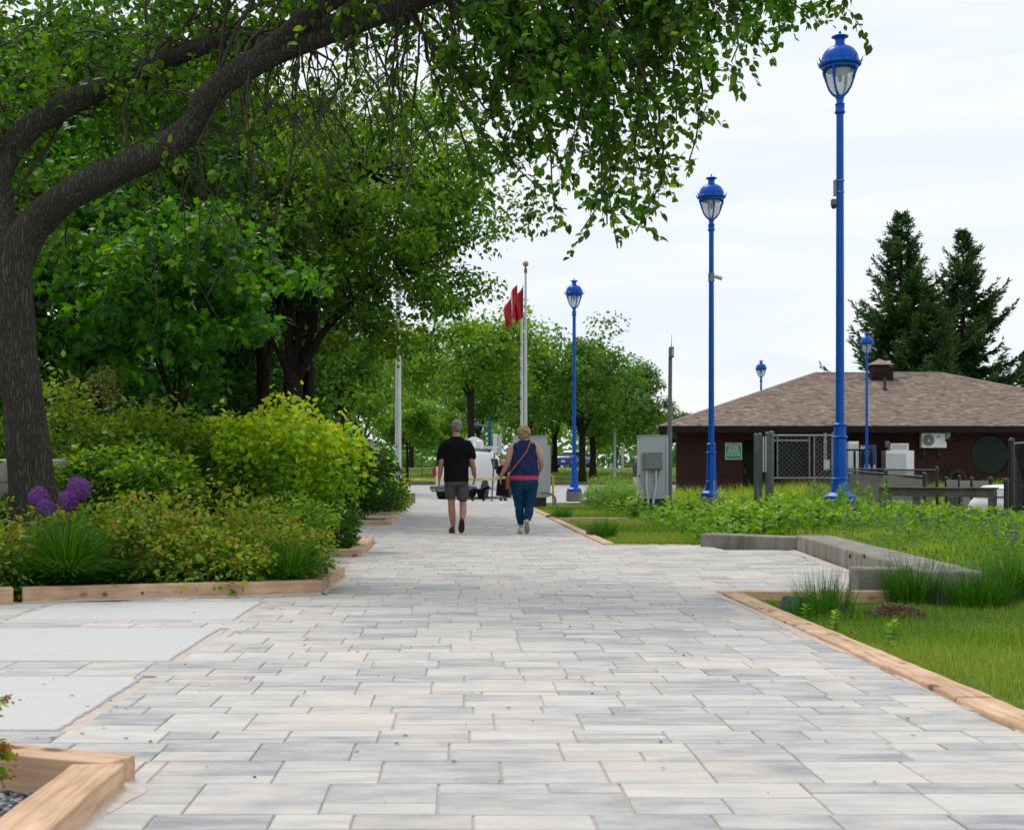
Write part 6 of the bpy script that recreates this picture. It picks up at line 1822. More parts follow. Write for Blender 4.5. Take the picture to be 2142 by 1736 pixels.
# ---------------------------------------------------------------- the big leaning tree
tr = empty('leaning_tree', (-3.9, 13, -.05), 0, 'large leaning tree with a thick arching limb over the path', 'tree')
mb = MB(); jr = random.Random(2)
def rough_tube(mb, pts, rad, n=16, amp=.06, seed=0):
    r = random.Random(seed)
    b0 = len(mb.v); mb.tube(pts, rad, n)
    ph = [r.uniform(0, 6.28) for _ in range(6)]
    for i in range(len(pts)):
        c = Vector(pts[i])
        for k in range(n):
            a = 2 * math.pi * k / n
            s = 1 + amp * (math.sin(3 * a + ph[0] + i * .25) * .6 + math.sin(5 * a + ph[1] - i * .4) * .4 + .5 * math.sin(i * .9 + ph[2]))
            mb.v[b0 + i * n + k] = c + (mb.v[b0 + i * n + k] - c) * s
pts, rad = limb_path([(84, 1215), (80, 1160), (70, 1040), (58, 920), (44, 800), (33, 690), (28, 610), (30, 545), (52, 495), (78, 462)], [.36, .27, .215, .195, .18, .17, .175, .18, .165, .15], [13] * 10)
rough_tube(mb, pts, rad, 20, .05, 1)
LIMB_A, RAD_A = limb_path([(30, 560), (74, 468), (150, 405), (235, 362), (330, 318), (398, 268), (436, 205), (500, 150), (600, 102), (720, 60), (870, 5), (1050, -60), (1250, -120), (1450, -150), (1640, -150)],
                     [.155, .15, .142, .138, .132, .126, .122, .116, .105, .090, .072, .058, .045, .032, .018], [13, 13, 12.9, 12.9, 12.8, 12.8, 12.7, 12.6, 12.5, 12.4, 12.3, 12.2, 12.2, 12.2, 12.1])
rough_tube(mb, LIMB_A, RAD_A, 16, .06, 2)
LEAD, RAD_L = limb_path([(28, 600), (16, 510), (-6, 400), (-30, 260), (-60, 60), (-70, -160)], [.15, .14, .13, .12, .10, .07], [13, 13.1, 13.2, 13.3, 13.3, 13.4])
rough_tube(mb, LEAD, RAD_L, 14, .06, 3)
LIMB_B, RAD_B = limb_path([(-14, 380), (40, 290), (125, 228), (255, 165), (335, 128), (430, 96), (510, 74), (620, 60), (760, 20), (900, -40)], [.125, .12, .115, .108, .095, .085, .075, .06, .045, .03], [13.2, 13.4, 13.5, 13.6, 13.7, 13.7, 13.8, 13.9, 14, 14])
rough_tube(mb, LIMB_B, RAD_B, 14, .06, 4)
LIMB_C, RAD_C = limb_path([(520, 140), (600, 70), (700, 0), (850, -80), (1000, -160)], [.09, .08, .07, .06, .04], [12.6, 12.4, 12.2, 12, 11.8]); rough_tube(mb, LIMB_C, RAD_C, 12, .05, 5)
mb.build('trunk', M['bark'], tr, W=True, smooth=True)
tw = Twigs(21); r = tw.r
def near_on(limb, x_target):
    xs = [abs(PX + p.x / p.y * F - x_target) for p in limb]
    return limb[xs.index(min(xs))]
# leafy drooping boughs on the right, listed by where their tips hang
tips = [(1765, 18), (1725, 8), (1690, 30), (1640, 45), (1600, 95), (1575, 50), (1540, 20), (1530, 130), (1495, 170), (1478, 105), (1450, 150), (1440, 40), (1415, 255), (1440, 340), (1400, 385), (1385, 300), (1352, 215), (1360, 120),
        (1330, 485), (1292, 520), (1318, 430), (1262, 400), (1215, 485), (1238, 335), (1162, 440), (1152, 300), (1122, 388), (1098, 225), (1062, 330), (1042, 210), (1285, 265), (1300, 155), (1380, 60), (1205, 185), (1240, 90), (1140, 120), (1060, 100), (1330, 330), (1420, 200), (1180, 250), (1270, 470), (1110, 300),
        (1350, 400), (1290, 340), (1230, 240), (1330, 60), (1240, 20), (1160, 40), (1500, 60), (1010, 380), (1005, 300), (1310, 240), (1370, 170), (1190, 340), (1420, 110), (1260, 190), (1460, 20), (1600, 20), (1130, 200), (1215, 420)]
for (tx, ty) in tips:
    Y_ = 12.2 + r.uniform(-.9, .9)
    st = near_on(LIMB_A, tx - r.uniform(60, 240)) + rvec(r, .03)
    tw.branch(st, P(tx, ty, Y_), .10, .016, r.randint(15, 20), .36, .30, 11, .086, .46, bare=.10, t0=.30)
# bare hanging twigs under the limb
for k in range(95):
    sx = r.uniform(330, 1120); st = near_on(LIMB_A if r.random() < .8 else LIMB_B, sx) + rvec(r, .04)
    ln = r.uniform(.5, 1.9); Y_ = st.y + r.uniform(-.25, .9)
    e = Vector((st.x + r.gauss(.10, .35), Y_, st.z - ln))
    tw.branch(st, e, r.uniform(-.05, .16), r.uniform(.005, .011), r.randint(3, 5), .34, .38, r.choice([0, 0, 2, 4, 7]), .085, .55, bare=.4, t0=.35)
# leaves round and above the limbs
for k in range(130):
    lm = r.choice([LIMB_A, LIMB_B, LIMB_B, LEAD, LIMB_C]); st = lm[r.randint(len(lm) // 5, len(lm) - 1)]
    e = st + Vector((r.gauss(0, .7), r.uniform(.15, 1.9) if PX + st.x / st.y * F < 750 else r.uniform(-.8, 1.6), r.gauss(.45, .5)))
    tw.branch(st, e, .06, .012, 11, .40, .30, 9, .086, .43, bare=.12, t0=.3)
# high crown above the picture: gives the shade over the path
for k in range(42):
    lm = r.choice([LIMB_A, LIMB_C, LEAD, LIMB_B]); st = lm[r.randint(len(lm) // 4, len(lm) - 1)]
    e = st + Vector((r.gauss(.1, 1.0), r.uniform(-1.6, 2.2), r.uniform(.5, 2.2)))
    tw.branch(st, e, .05, .018, 14, .5, .25, 8, .095, .45, bare=.1, t0=.35)
tw.build(tr, M['leaf_main'], 'ovate')

# ---------------------------------------------------------------- generic broadleaf trees
def clump_leaves(C, rad, per, flat, rr):
    """C (n,3) clump centres, rad (n,) radii -> positions, outward vectors, relative height"""
    n = len(C); N_ = n * per
    d = rr.normal(size=(N_, 3)); d = nrm(d); u = rr.random(N_) ** .45
    off = d * u[:, None]; off[:, 2] *= flat
    Pn = np.repeat(C, per, 0) + off * np.repeat(rad, per)[:, None]
    return Pn, d, off[:, 2]

def broad_tree(name, label, base, tr_r, fork_z, cen, radii, ncl, per, clr, leaf, shape, lmat, bark, seed, cat='tree', group=None, nlimb=7, shell=.55, flat=.62, tone=.45, lean=(0, 0), limbs=None, lower=None):
    rr = np.random.default_rng(seed); r = random.Random(seed)
    x, y = base; z0 = g1(x, y)
    t = empty(name, (x, y, z0), 0, label, cat, group)
    d = nrm(rr.normal(size=(ncl * 3, 3)))
    if lower is not None: d = d[d[:, 2] > lower]
    d = d[:ncl]
    u = shell + (1 - shell) * rr.random(len(d)) ** .7
    C = d * u[:, None] * np.array(radii) * (1 + .12 * rr.normal(size=(len(d), 1))) + np.array(cen)
    rad = clr * rr.uniform(.65, 1.3, len(d))
    mb = MB()
    top = Vector((x + lean[0], y + lean[1], z0 + fork_z))
    p_, r_ = spline([(x, y, z0 - .1), (x + lean[0] * .25, y + lean[1] * .25, z0 + fork_z * .35), (x + lean[0] * .7, y + lean[1] * .7, z0 + fork_z * .75), top], [tr_r * 1.35, tr_r * 1.02, tr_r * .92, tr_r * .9], 5)
    rough_tube(mb, p_, r_, 12, .05, seed)
    # main limbs towards spread directions
    ends = []
    cenV = Vector(cen)
    ld = limbs or []
    if not ld:
        for k in range(nlimb):
            a = 2 * math.pi * k / nlimb + r.uniform(-.4, .4); e = r.uniform(.1, 1.0)
            ld.append(cenV + Vector((math.cos(a) * radii[0] * .55 * math.cos(e), math.sin(a) * radii[1] * .55 * math.cos(e), radii[2] * (.55 * math.sin(e) + .05))))
    paths = []
    for k, e in enumerate(ld):
        e = Vector(e); m = top.lerp(e, .5) + Vector((r.gauss(0, .12), r.gauss(0, .12), (e - top).length * .10))
        s_ = top - Vector((0, 0, r.uniform(0, .15 * fork_z)))
        pp, rr_ = spline([s_, s_.lerp(m, .5) + rvec(r, .05), m, e], [tr_r * .44, tr_r * .38, tr_r * .28, tr_r * .10], 4)
        rough_tube(mb, pp, rr_, 8, .05, seed + k); paths.append(pp)
    allp = [q for pp in paths for q in pp[5:]]
    arr = np.array([list(q) for q in allp])
    for c in C:
        i = int(np.argmin(((arr - c) ** 2).sum(1))); a = allp[i]; b = Vector(c)
        m = a.lerp(b, .55) + rvec(r, .08 * (b - a).length)
        mb.tube([a, m, b], [tr_r * .13, tr_r * .08, tr_r * .03], 4, cap=False)
    mb.build('trunk', bark, t, W=True, smooth=True)
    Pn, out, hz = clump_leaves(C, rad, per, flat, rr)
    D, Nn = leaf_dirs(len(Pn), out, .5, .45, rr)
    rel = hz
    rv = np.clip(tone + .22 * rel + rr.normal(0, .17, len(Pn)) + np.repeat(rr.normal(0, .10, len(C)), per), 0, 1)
    me = leaf_mesh('crown', Pn - np.array(t.location), D, Nn, leaf * rr.uniform(.65, 1.25, len(Pn)), shape, rv)
    add('crown', me, lmat, t)
    return t

# second tree along the path
q = P(612, 0, 28); cq = P(785, 480, 28)
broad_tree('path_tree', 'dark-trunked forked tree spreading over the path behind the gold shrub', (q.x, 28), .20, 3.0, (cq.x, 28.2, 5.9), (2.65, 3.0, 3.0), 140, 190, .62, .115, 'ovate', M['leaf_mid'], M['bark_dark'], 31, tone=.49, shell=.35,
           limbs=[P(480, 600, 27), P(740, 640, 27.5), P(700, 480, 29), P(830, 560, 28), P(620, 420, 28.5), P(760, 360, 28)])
for (px, Y_, r_, lab, sd) in ((552, 31, .17, 'straight dark tree trunk left of the forked path tree', 41), (646, 32.5, .15, 'dark tree directly behind the forked path tree', 42)):
    x = (px - PX) / F * Y_
    broad_tree('path_tree', lab, (x, Y_), r_, 3.6, (x - .6, Y_ + 1.0, 7.6), (3.2, 3.0, 2.8), 100, 150, .8, .14, 'ovate', M['leaf_mid'], M['bark_dark'], sd, tone=.40, shell=.4)
# young maple
q = P(370, 0, 18)
broad_tree('young_maple', 'young maple with a thin trunk beside the gold shrub', (q.x, 18), .055, 1.75, (q.x - .12, 18.1, 3.2), (1.65, 1.5, 1.30), 85, 75, .40, .125, 'maple', M['leaf_maple'], M['bark_dark'], 33, tone=.42, shell=.35, flat=.5, nlimb=8)
broad_tree('young_maple', 'maple foliage behind the leaning trunk', (-6.0, 20.5), .09, 2.0, (-5.7, 20.5, 3.9), (2.2, 1.7, 2.3), 90, 75, .5, .135, 'maple', M['leaf_maple'], M['bark_dark'], 34, tone=.40, shell=.35, flat=.5, nlimb=8)
# wood on the left
GT = 'trees of the wood left of the path'
wood = [(-9.5, 22, 9.5, 'broad green wood tree just behind the concrete bollards'), (-6.6, 26, 10, 'tall wood tree beyond the young maple'), (-12.5, 28, 11, 'tall wood tree at the far left of the bollards'), (-8.2, 33, 12, 'high wood tree deep behind the spirea bed'),
        (-14.5, 37, 13, 'highest wood tree behind the leaning trunk'), (-5.6, 37, 11, 'wood tree behind the paired dark trunks'), (-10.5, 43, 12, 'far wood tree behind the high one'), (-6.8, 47, 10, 'wood tree nearest the white column')]
for i, (x, y, h, lab) in enumerate(wood):
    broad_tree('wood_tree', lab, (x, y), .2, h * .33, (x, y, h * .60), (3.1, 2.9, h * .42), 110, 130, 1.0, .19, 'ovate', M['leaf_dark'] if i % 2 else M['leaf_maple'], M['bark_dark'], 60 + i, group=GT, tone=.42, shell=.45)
# trees between the column and the van, and beyond the road
GFt = 'trees beyond the road'
far = [ # px of trunk, Y, crown centre px,py, rx, rz, label, mat
    (712, 66, 690, 800, 3.4, 3.0, 'slim crooked tree behind the grey sign backs', 'leaf_mid'),
    (985, 82, 960, 760, 4.6, 3.4, 'leaning grey-trunked tree behind the van', 'leaf_mid'),
    (930, 100, 905, 900, 2.3, 1.7, 'small pale sapling beside the no entry sign', 'leaf_weed'),
    (852, 88, 856, 900, 1.8, 2.0, 'young yellow-green tree right of the white column', 'leaf_weed'),
    (1108, 96, 1040, 800, 3.6, 4.4, 'thin-trunked tree behind the flagpoles', 'leaf_far'),
    (1160, 104, 1160, 850, 4.2, 4.2, 'round dark tree left of the blue lamp by the road', 'leaf_far'),
    (1218, 88, 1205, 830, 4.0, 4.0, 'round leafy tree with a dark trunk right of the blue lamp', 'leaf_far'),
    (1240, 97, 1262, 850, 3.6, 3.8, 'forked leafy tree behind the round one', 'leaf_far'),
    (1335, 100, 1330, 850, 2.5, 3.4, 'leafy tree left of the antenna pole', 'leaf_far'),
    (1290, 118, 1290, 910, 3.0, 2.6, 'low bright tree on the far lawn', 'leaf_mid'),
    (760, 112, 760, 850, 6.0, 4.5, 'broad far tree left of the white column', 'leaf_far'),
    (600, 95, 600, 800, 6.0, 5.0, 'broad far tree hidden behind the gold shrub', 'leaf_far'),
    (860, 130, 880, 820, 5.5, 5.5, 'dense far tree behind the no entry sign', 'leaf_far'),
    (1000, 128, 1000, 850, 5.0, 4.5, 'dense far tree behind the blue barrier', 'leaf_dark'),
    (1425, 150, 1420, 905, 3.4, 2.6, 'grey-green tree peeping past the left eave', 'leaf_far'),
]
for i, (px, Y_, cx_, cy_, rx_, rz_, lab, mt) in enumerate(far):
    x = (px - PX) / F * Y_; c = P(cx_, cy_, Y_); z0 = g1(x, Y_)
    fz_ = max(1.5, (c.z - rz_ * .55) - z0)
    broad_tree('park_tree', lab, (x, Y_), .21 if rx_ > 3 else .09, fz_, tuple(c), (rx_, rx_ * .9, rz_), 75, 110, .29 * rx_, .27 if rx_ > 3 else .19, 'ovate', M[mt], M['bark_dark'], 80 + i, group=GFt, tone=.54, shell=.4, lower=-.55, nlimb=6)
# a continuous far belt of woodland closing the horizon
rr = np.random.default_rng(77)
n = 1500
bx = rr.uniform(-95, 115, n); by = rr.uniform(185, 225, n)
hgt = 6.5 + 2.5 * np.sin(bx * .11) + 1.5 * np.sin(bx * .31 + 1)
hgt = np.where(bx > 26, hgt * .62, hgt)
C = np.stack([bx, by, gz(bx, by) + rr.random(n) ** 1.25 * hgt], 1)
Pn, out, hz = clump_leaves(C, rr.uniform(1.3, 2.4, n), 32, .75, rr); D, Nn = leaf_dirs(len(Pn), out, .5, .4, rr)
tag(add('woodland_belt', leaf_mesh('woodland_belt', Pn, D, Nn, rr.uniform(.5, 1.0, len(Pn)), 'ovate', np.clip(.5 + .2 * hz + rr.normal(0, .2, len(Pn)), 0, 1)), M['leaf_far']), 'dense green belt of far woodland closing the horizon', 'woodland', kind='stuff')

# ---------------------------------------------------------------- spruces
def spruce(label, px, ytop, Y_, R0, zlow, seed):
    r = random.Random(seed); x = (px - PX) / F * Y_; z0 = g1(x, Y_); H_ = CAMH + (PY - ytop) / F * Y_ - z0
    t = empty('spruce_tree', (x, Y_, z0), 0, label, 'spruce', 'spruces behind the brick building')
    mb = MB(); mb.tube([(0, 0, -.1), (0, 0, H_ * .5), (0, 0, H_ * .97)], [.30, .17, .02], 10); mb.build('trunk', M['bark_dark'], t, smooth=True)
    Ps, Ds, Ns, Ls, Rs = [], [], [], [], []
    bm_ = MB(); z = zlow
    while z < H_ - .15:
        f = (z - zlow) / (H_ - zlow); Rz = R0 * (1 - f) ** 1.0 + .10
        for k in range(r.randint(5, 7)):
            a = r.uniform(0, 2 * math.pi); L = Rz * r.choice([r.uniform(.35, .7), r.uniform(.6, .95), r.uniform(.85, 1.35)]); u = Vector((math.cos(a), math.sin(a), 0)); s = Vector((-u.y, u.x, 0))
            tilt = -.30 + .75 * f + r.uniform(-.10, .10); nseg = 6; pts = []
            for i in range(nseg + 1):
                v = i / nseg; pts.append(u * (L * v) + Vector((0, 0, z + L * (tilt * v + .42 * v * v * v))))
            bm_.tube(pts, [.035 * (1 - .8 * i / nseg) for i in range(nseg + 1)], 3, cap=False)
            m = max(4, int(L / .17))
            for j in range(m):
                v = .12 + .88 * (j + r.random()) / m; ff = v * nseg; i = min(int(ff), nseg - 1); c = pts[i].lerp(pts[i + 1], ff - i); bd = (pts[i + 1] - pts[i]).normalized()
                sl = (.16 + .34 * (1 - v)) * min(1.2, .5 + L * .25)
                for sg in (-1, 1, 0):
                    dd = (bd * .75 + s * sg * .75 + Vector((0, 0, -.25 if sg else .1)) + rvec(r, .12)).normalized(); ln = sl * r.uniform(.8, 1.5) + .14
                    for q_ in range(3):
                        off = rvec(r, .05); d2 = (dd + rvec(r, .22)).normalized()
                        Ps.append(c + off + dd * ln * .28 * q_); Ds.append(d2); nn = rvec(r, .6); nn.z += .5; Ns.append(nn); Ls.append(ln * r.uniform(.55, .9)); Rs.append(min(1, max(0, .35 + .22 * v + r.gauss(0, .18))))
        z += .30 + .18 * (1 - f)
    bm_.build('boughs', M['bark_dark'], t)
    me = leaf_mesh('crown', np.array([list(v) for v in Ps]), np.array([list(v) for v in Ds]), np.array([list(v) for v in Ns]), np.array(Ls) * 1.15, 'diamond', np.array(Rs))
    add('crown', me, M['needle'], t)
spruce('tall pointed spruce rising behind the roof vent', 1885, 443, 95, 6.6, 1.5, 1)
spruce('open ragged spruce right of the tall pointed one', 2015, 483, 98, 6.4, 1.5, 2)
spruce('smaller spruce in the gap between the two tall spruces', 1945, 600, 92, 4.4, 1.2, 3)
spruce('low spruce at the right end of the roof', 2150, 740, 100, 4.0, 1.0, 4)

# ================================================================== shrubs and beds
def shrub(name, label, cen, radii, n, leaf, shape, lmat, seed, cat='shrub', group=None, tone=.45, grad=.25, lump=.22, nst=14, flowers=None, inner=.5, droop=.35, noise=.17):
    rr = np.random.default_rng(seed); r = random.Random(seed)
    z0 = g1(cen[0], cen[1]); t = empty(name, (cen[0], cen[1], z0), 0, label, cat, group)
    d = nrm(rr.normal(size=(n, 3))); d[:, 2] = np.where(d[:, 2] < -.55, -d[:, 2] * .5, d[:, 2]); d = nrm(d)
    lf = 1.0
    for k in range(5):
        w = rr.normal(size=3) * 2.6; lf = lf + lump * .5 * np.sin(d @ w + rr.uniform(0, 6.28))
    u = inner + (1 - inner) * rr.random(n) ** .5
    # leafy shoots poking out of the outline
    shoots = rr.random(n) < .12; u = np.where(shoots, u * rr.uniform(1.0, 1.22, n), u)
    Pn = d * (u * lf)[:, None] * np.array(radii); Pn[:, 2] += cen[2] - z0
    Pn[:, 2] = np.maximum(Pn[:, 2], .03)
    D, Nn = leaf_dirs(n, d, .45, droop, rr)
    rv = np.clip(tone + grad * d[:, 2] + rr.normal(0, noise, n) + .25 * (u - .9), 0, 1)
    mb = MB()
    for k in range(nst):
        i = r.randrange(n); e = Vector(Pn[i]) * .96; b = Vector((r.gauss(0, .08 * radii[0] + .02), r.gauss(0, .08 * radii[1] + .02), -.05))
        m = b.lerp(e, .5) + Vector((0, 0, .15 * radii[2])); mb.tube([b, m, e], [.010, .007, .002], 4, cap=False)
    mb.build('stems', M['twig'], t)
    add('foliage', leaf_mesh('foliage', Pn, D, Nn, leaf * rr.uniform(.6, 1.3, n), shape, rv), lmat, t)
    if flowers:
        nf, fs, fm = flowers; i = rr.choice(n, nf); Q = Pn[i] * 1.02; D2, N2 = leaf_dirs(nf, d[i], .3, 0, rr)
        tag(add('flowers', leaf_mesh('flowers', Q, D2, N2, fs * rr.uniform(.6, 1.2, nf), 'ovate', rr.random(nf)), fm, t), kind='stuff')
    return t
M['flower_white'] = leafmat('flower_white', G((.55, .50, .45), (.75, .72, .70)), .2, tint=(1, 1, 1))
M['flower_rust'] = leafmat('flower_rust', G((.10, .035, .018), (.20, .08, .03)), .2, tint=(1, 1, 1))

# spirea mounds in the front bed
GS = 'lime and bronze spirea mounds behind the long cedar border'
sp = [(-3.55, 10.55, .48), (-2.55, 11.35, .60), (-2.15, 11.05, .52), (-1.80, 11.35, .56), (-1.48, 11.6, .50), (-3.25, 11.7, .62), (-2.85, 12.1, .66), (-2.2, 12.05, .66), (-1.7, 12.2, .60), (-3.9, 11.5, .62), (-1.95, 10.98, .40), (-1.62, 11.02, .38)]
for i, (x, y, h) in enumerate(sp):
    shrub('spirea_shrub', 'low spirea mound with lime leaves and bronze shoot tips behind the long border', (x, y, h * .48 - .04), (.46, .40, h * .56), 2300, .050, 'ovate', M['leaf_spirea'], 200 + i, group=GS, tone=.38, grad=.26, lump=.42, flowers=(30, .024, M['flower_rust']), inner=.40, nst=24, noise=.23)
# ornamental grass clumps
def grass_clump(label, x, y, n, L, lean, w, mat, seed, spread=.08, group=None, z=None, name='grass_clump'):
    rr = np.random.default_rng(seed); z0 = g1(x, y) if z is None else z
    t = empty(name, (x, y, z0), 0, label, 'grass clump', group)
    a = rr.uniform(0, 2 * np.pi, n); b = np.stack([np.cos(a), np.sin(a), 0 * a], 1); s0 = np.stack([-np.sin(a), np.cos(a), 0 * a], 1)
    a2 = a + rr.normal(0, .35, n); b2 = np.stack([np.cos(a2), np.sin(a2), 0 * a], 1)
    base = b * (spread * rr.random(n) ** .6)[:, None]
    Ln = L * rr.uniform(.55, 1.15, n); ln = lean * rr.uniform(.1, 1.2, n); k = 5
    Vs = []
    for i in range(k + 1):
        u = i / k; hh = Ln * (u - .42 * np.minimum(ln, 1.5) * u * u * .9); oo = Ln * ln * .75 * u ** 1.7
        p = base + b2 * oo[:, None]; p[:, 2] = np.maximum(hh, .01)
        ww = w * (1 - .85 * u) / 2
        Vs += [p - s0 * ww, p + s0 * ww]
    V = np.stack(Vs, 1).reshape(-1, 3); m = 2 * (k + 1)
    fl = np.concatenate([[2 * i, 2 * i + 1, 2 * i + 3, 2 * i + 2] for i in range(k)])
    loops = ((np.arange(n) * m)[:, None] + fl[None]).ravel(); st = np.arange(n * k) * 4
    me = fast_mesh('blades', V, loops, st, np.repeat(np.clip(rr.normal(.5, .22, n), 0, 1), k))
    add('blades', me, mat, t); return t
grass_clump('big arching dark green grass clump among the spirea', -2.95, 10.74, 2800, .74, 1.9, .011, M['grass_dark'], 5, .10)
grass_clump('arching grass clump at the right end of the spirea bed', -1.32, 11.12, 1600, .52, 1.8, .010, M['grass_dark'], 6, .08)
# alliums
GA = 'purple allium globes at the leaning trunk'
for i, (px, py, Y_, rad_, lab) in enumerate(((164, 1022, 10.95, .090, 'highest and largest purple allium globe beside the leaning trunk'), (142, 1047, 10.85, .074, 'purple allium globe just below the highest one'), (80, 1040, 10.9, .080, 'purple allium globe before the middle of the trunk'), (96, 1062, 10.8, .066, 'lowest purple allium globe half hidden in leaves'))):
    c = P(px, py, Y_); z0 = g1(c.x, Y_); t = empty('allium_flower', (c.x, Y_, z0), 0, lab, 'allium', GA)
    rr = np.random.default_rng(300 + i); n = 1700
    mb = MB(); mb.tube([(0.02, 0, -.02), (-.01, 0, (c.z - z0) * .5), (0, 0, c.z - z0)], .006, 6); mb.build('stem', M['stem'], t)
    d = nrm(rr.normal(size=(n, 3))); u = rr.uniform(.75, 1.0, n); Pn = d * (u * rad_)[:, None] + np.array([0, 0, c.z - z0]); D = nrm(d + rr.normal(0, .9, (n, 3)))
    add('flower_head', leaf_mesh('flower_head', Pn, D, d, rad_ * rr.uniform(.10, .17, n), 'ovate', np.clip(rr.normal(.5, .2, n) + .2 * d[:, 2], 0, 1)), M['purple'], t)
    D2, N2 = leaf_dirs(10, None, .3, .3, rr); 
    add('leaves', leaf_mesh('leaves', np.tile([[0, 0, .03]], (10, 1)) + rr.normal(0, .02, (10, 3)) * [1, 1, .3], D2 + [0, 0, .7], N2, rr.uniform(.25, .4, 10), 'lance', rr.random(10)), M['leaf_weed'], t)
# concrete bollards behind the trunk
for px, wd, lab in ((133, .40, 'round-topped grooved concrete bollard right of the leaning trunk'), (8, .40, 'round-topped grooved concrete bollard left of the leaning trunk')):
    c = P(px, 960, 15.2); t = empty('concrete_bollard', (c.x - .09 if px > 50 else c.x, 15.2, g1(c.x, 15.2)), 0, lab, 'bollard', 'concrete bollards behind the leaning trunk')
    H_ = c.z - g1(c.x, 15.2); r0 = wd / 2
    mb = MB(); mb.lathe([(r0, -.1), (r0, H_ - .27), (r0 - .012, H_ - .265), (r0 - .012, H_ - .25), (r0, H_ - .245), (r0, H_ - .05), (r0 - .02, H_ - .02), (r0 * .6, H_ - .003), (.02, H_)], 32); mb.build('post', M['bollard'], t, smooth=True, angle=35)
# gold ninebark and neighbours
c = P(575, 965, 17.0)
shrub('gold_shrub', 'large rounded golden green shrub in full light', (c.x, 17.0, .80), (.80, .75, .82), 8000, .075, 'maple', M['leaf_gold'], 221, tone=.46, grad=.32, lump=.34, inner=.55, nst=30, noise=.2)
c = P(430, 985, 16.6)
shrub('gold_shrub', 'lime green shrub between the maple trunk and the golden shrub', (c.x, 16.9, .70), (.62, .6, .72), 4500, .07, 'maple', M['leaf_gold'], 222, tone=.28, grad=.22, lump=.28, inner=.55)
c = P(745, 1000, 28.0)
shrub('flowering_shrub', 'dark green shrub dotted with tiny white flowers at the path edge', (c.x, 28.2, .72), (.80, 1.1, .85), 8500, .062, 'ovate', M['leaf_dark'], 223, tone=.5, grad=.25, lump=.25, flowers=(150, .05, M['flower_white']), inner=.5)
for i, (x, y, rx_, h, mt, lab) in enumerate(((-1.75, 33.9, .5, .7, 'leaf_mid', 'mid green shrub in the second bed from the road'), (-1.85, 36.2, .5, .6, 'leaf_spirea', 'bronze-tinted low shrub in the second bed from the road'), (-2.0, 45.0, .55, .75, 'leaf_gold', 'yellow-green shrub at the last bed before the road'), (-2.7, 47.3, .7, .9, 'leaf_dark', 'dark shrub at the foot of the white column'), (-2.2, 30.5, .6, .8, 'leaf_dark', 'dark low shrub just past the flowering one'))):
    shrub('low_shrub', lab, (x, y, h * .45), (rx_, .8, h * .55), 2600, .07, 'ovate', M[mt], 230 + i, tone=.45)
shrub('leafy_perennial', 'lush dark green perennial at the short border corner', (-1.52, 16.6, .22), (.36, .5, .34), 2200, .10, 'lance', M['leaf_dark'], 240, cat='perennial', tone=.55)
shrub('leafy_perennial', 'feathery green perennial in front of the golden shrub', (-1.9, 15.0, .26), (.7, .5, .40), 2600, .08, 'lance', M['leaf_mid'], 241, cat='perennial', tone=.4)
# sorbaria with plumes
GSo = 'feathery sorbaria shrubs under the wood'
for i, (px, py, Y_, rx_) in enumerate(((150, 900, 16.0, .75), (250, 880, 16.5, .75), (285, 930, 17.0, .60), (60, 930, 17.5, .8), (215, 960, 15.2, .7), (300, 985, 15.0, .6))):
    c = P(px, py, Y_)
    t = shrub('sorbaria_shrub', 'tall yellow-green feathery shrub with upright plumes behind the alliums' if i < 3 else 'mid green leafy shrub below the feathery plumed shrubs', (c.x, Y_, c.z * .55), (rx_, .6, c.z * .62), 4200, .075, 'ovate', M['leaf_sorb'] if i < 3 else M['leaf_mid'], 250 + i, group=GSo if i < 3 else 'leafy shrubs below the plumed shrubs', tone=.35, grad=.28, lump=.3)
    if i < 3:
        rr = np.random.default_rng(260 + i)
        for k in range(3):
            px_, py_ = px + rr.uniform(-45, 45), py - rr.uniform(70, 130); e = P(px_, py_, Y_) - Vector(t.location); n = 130
            u = rr.random(n); hh = .42; spread = .085 * (1 - u) + .01
            Pn = np.stack([e.x + rr.normal(0, 1, n) * spread, rr.normal(0, 1, n) * spread, e.z - hh * (1 - u)], 1); D, Nn = leaf_dirs(n, None, .3, .1, rr)
            tag(add('plume', leaf_mesh('plume', Pn, D, Nn, rr.uniform(.02, .045, n), 'ovate', rr.random(n)), M['plume'], t), kind='stuff')
            mb = MB(); mb.tube([(e.x * .8, 0, e.z - .8), tuple(e)], .004, 4); mb.build('stem', M['stem'], t)
# tall understorey closing the wood
GV = 'tall understorey bushes of the wood'
for i, (x, y, rx_, h) in enumerate(((-7.5, 29, 2.4, 3.6), (-11, 31, 2.6, 4.0), (-4.9, 33.5, 1.5, 3.0), (-9, 37, 2.8, 4.2), (-15, 33, 3, 4.2), (-5.5, 42, 2.2, 3.4), (-10, 24.5, 2.0, 3.0), (-4.5, 46, 1.4, 2.6), (-19, 42, 4, 5))):
    shrub('understorey_bush', 'tall dark bush filling the gaps between the wood trees', (x, y, h * .45), (rx_, 1.6, h * .58), 3800, .19, 'ovate', M['leaf_dark'] if i % 3 else M['leaf_maple'], 700 + i, group=GV, tone=.4, inner=.35, lump=.35)
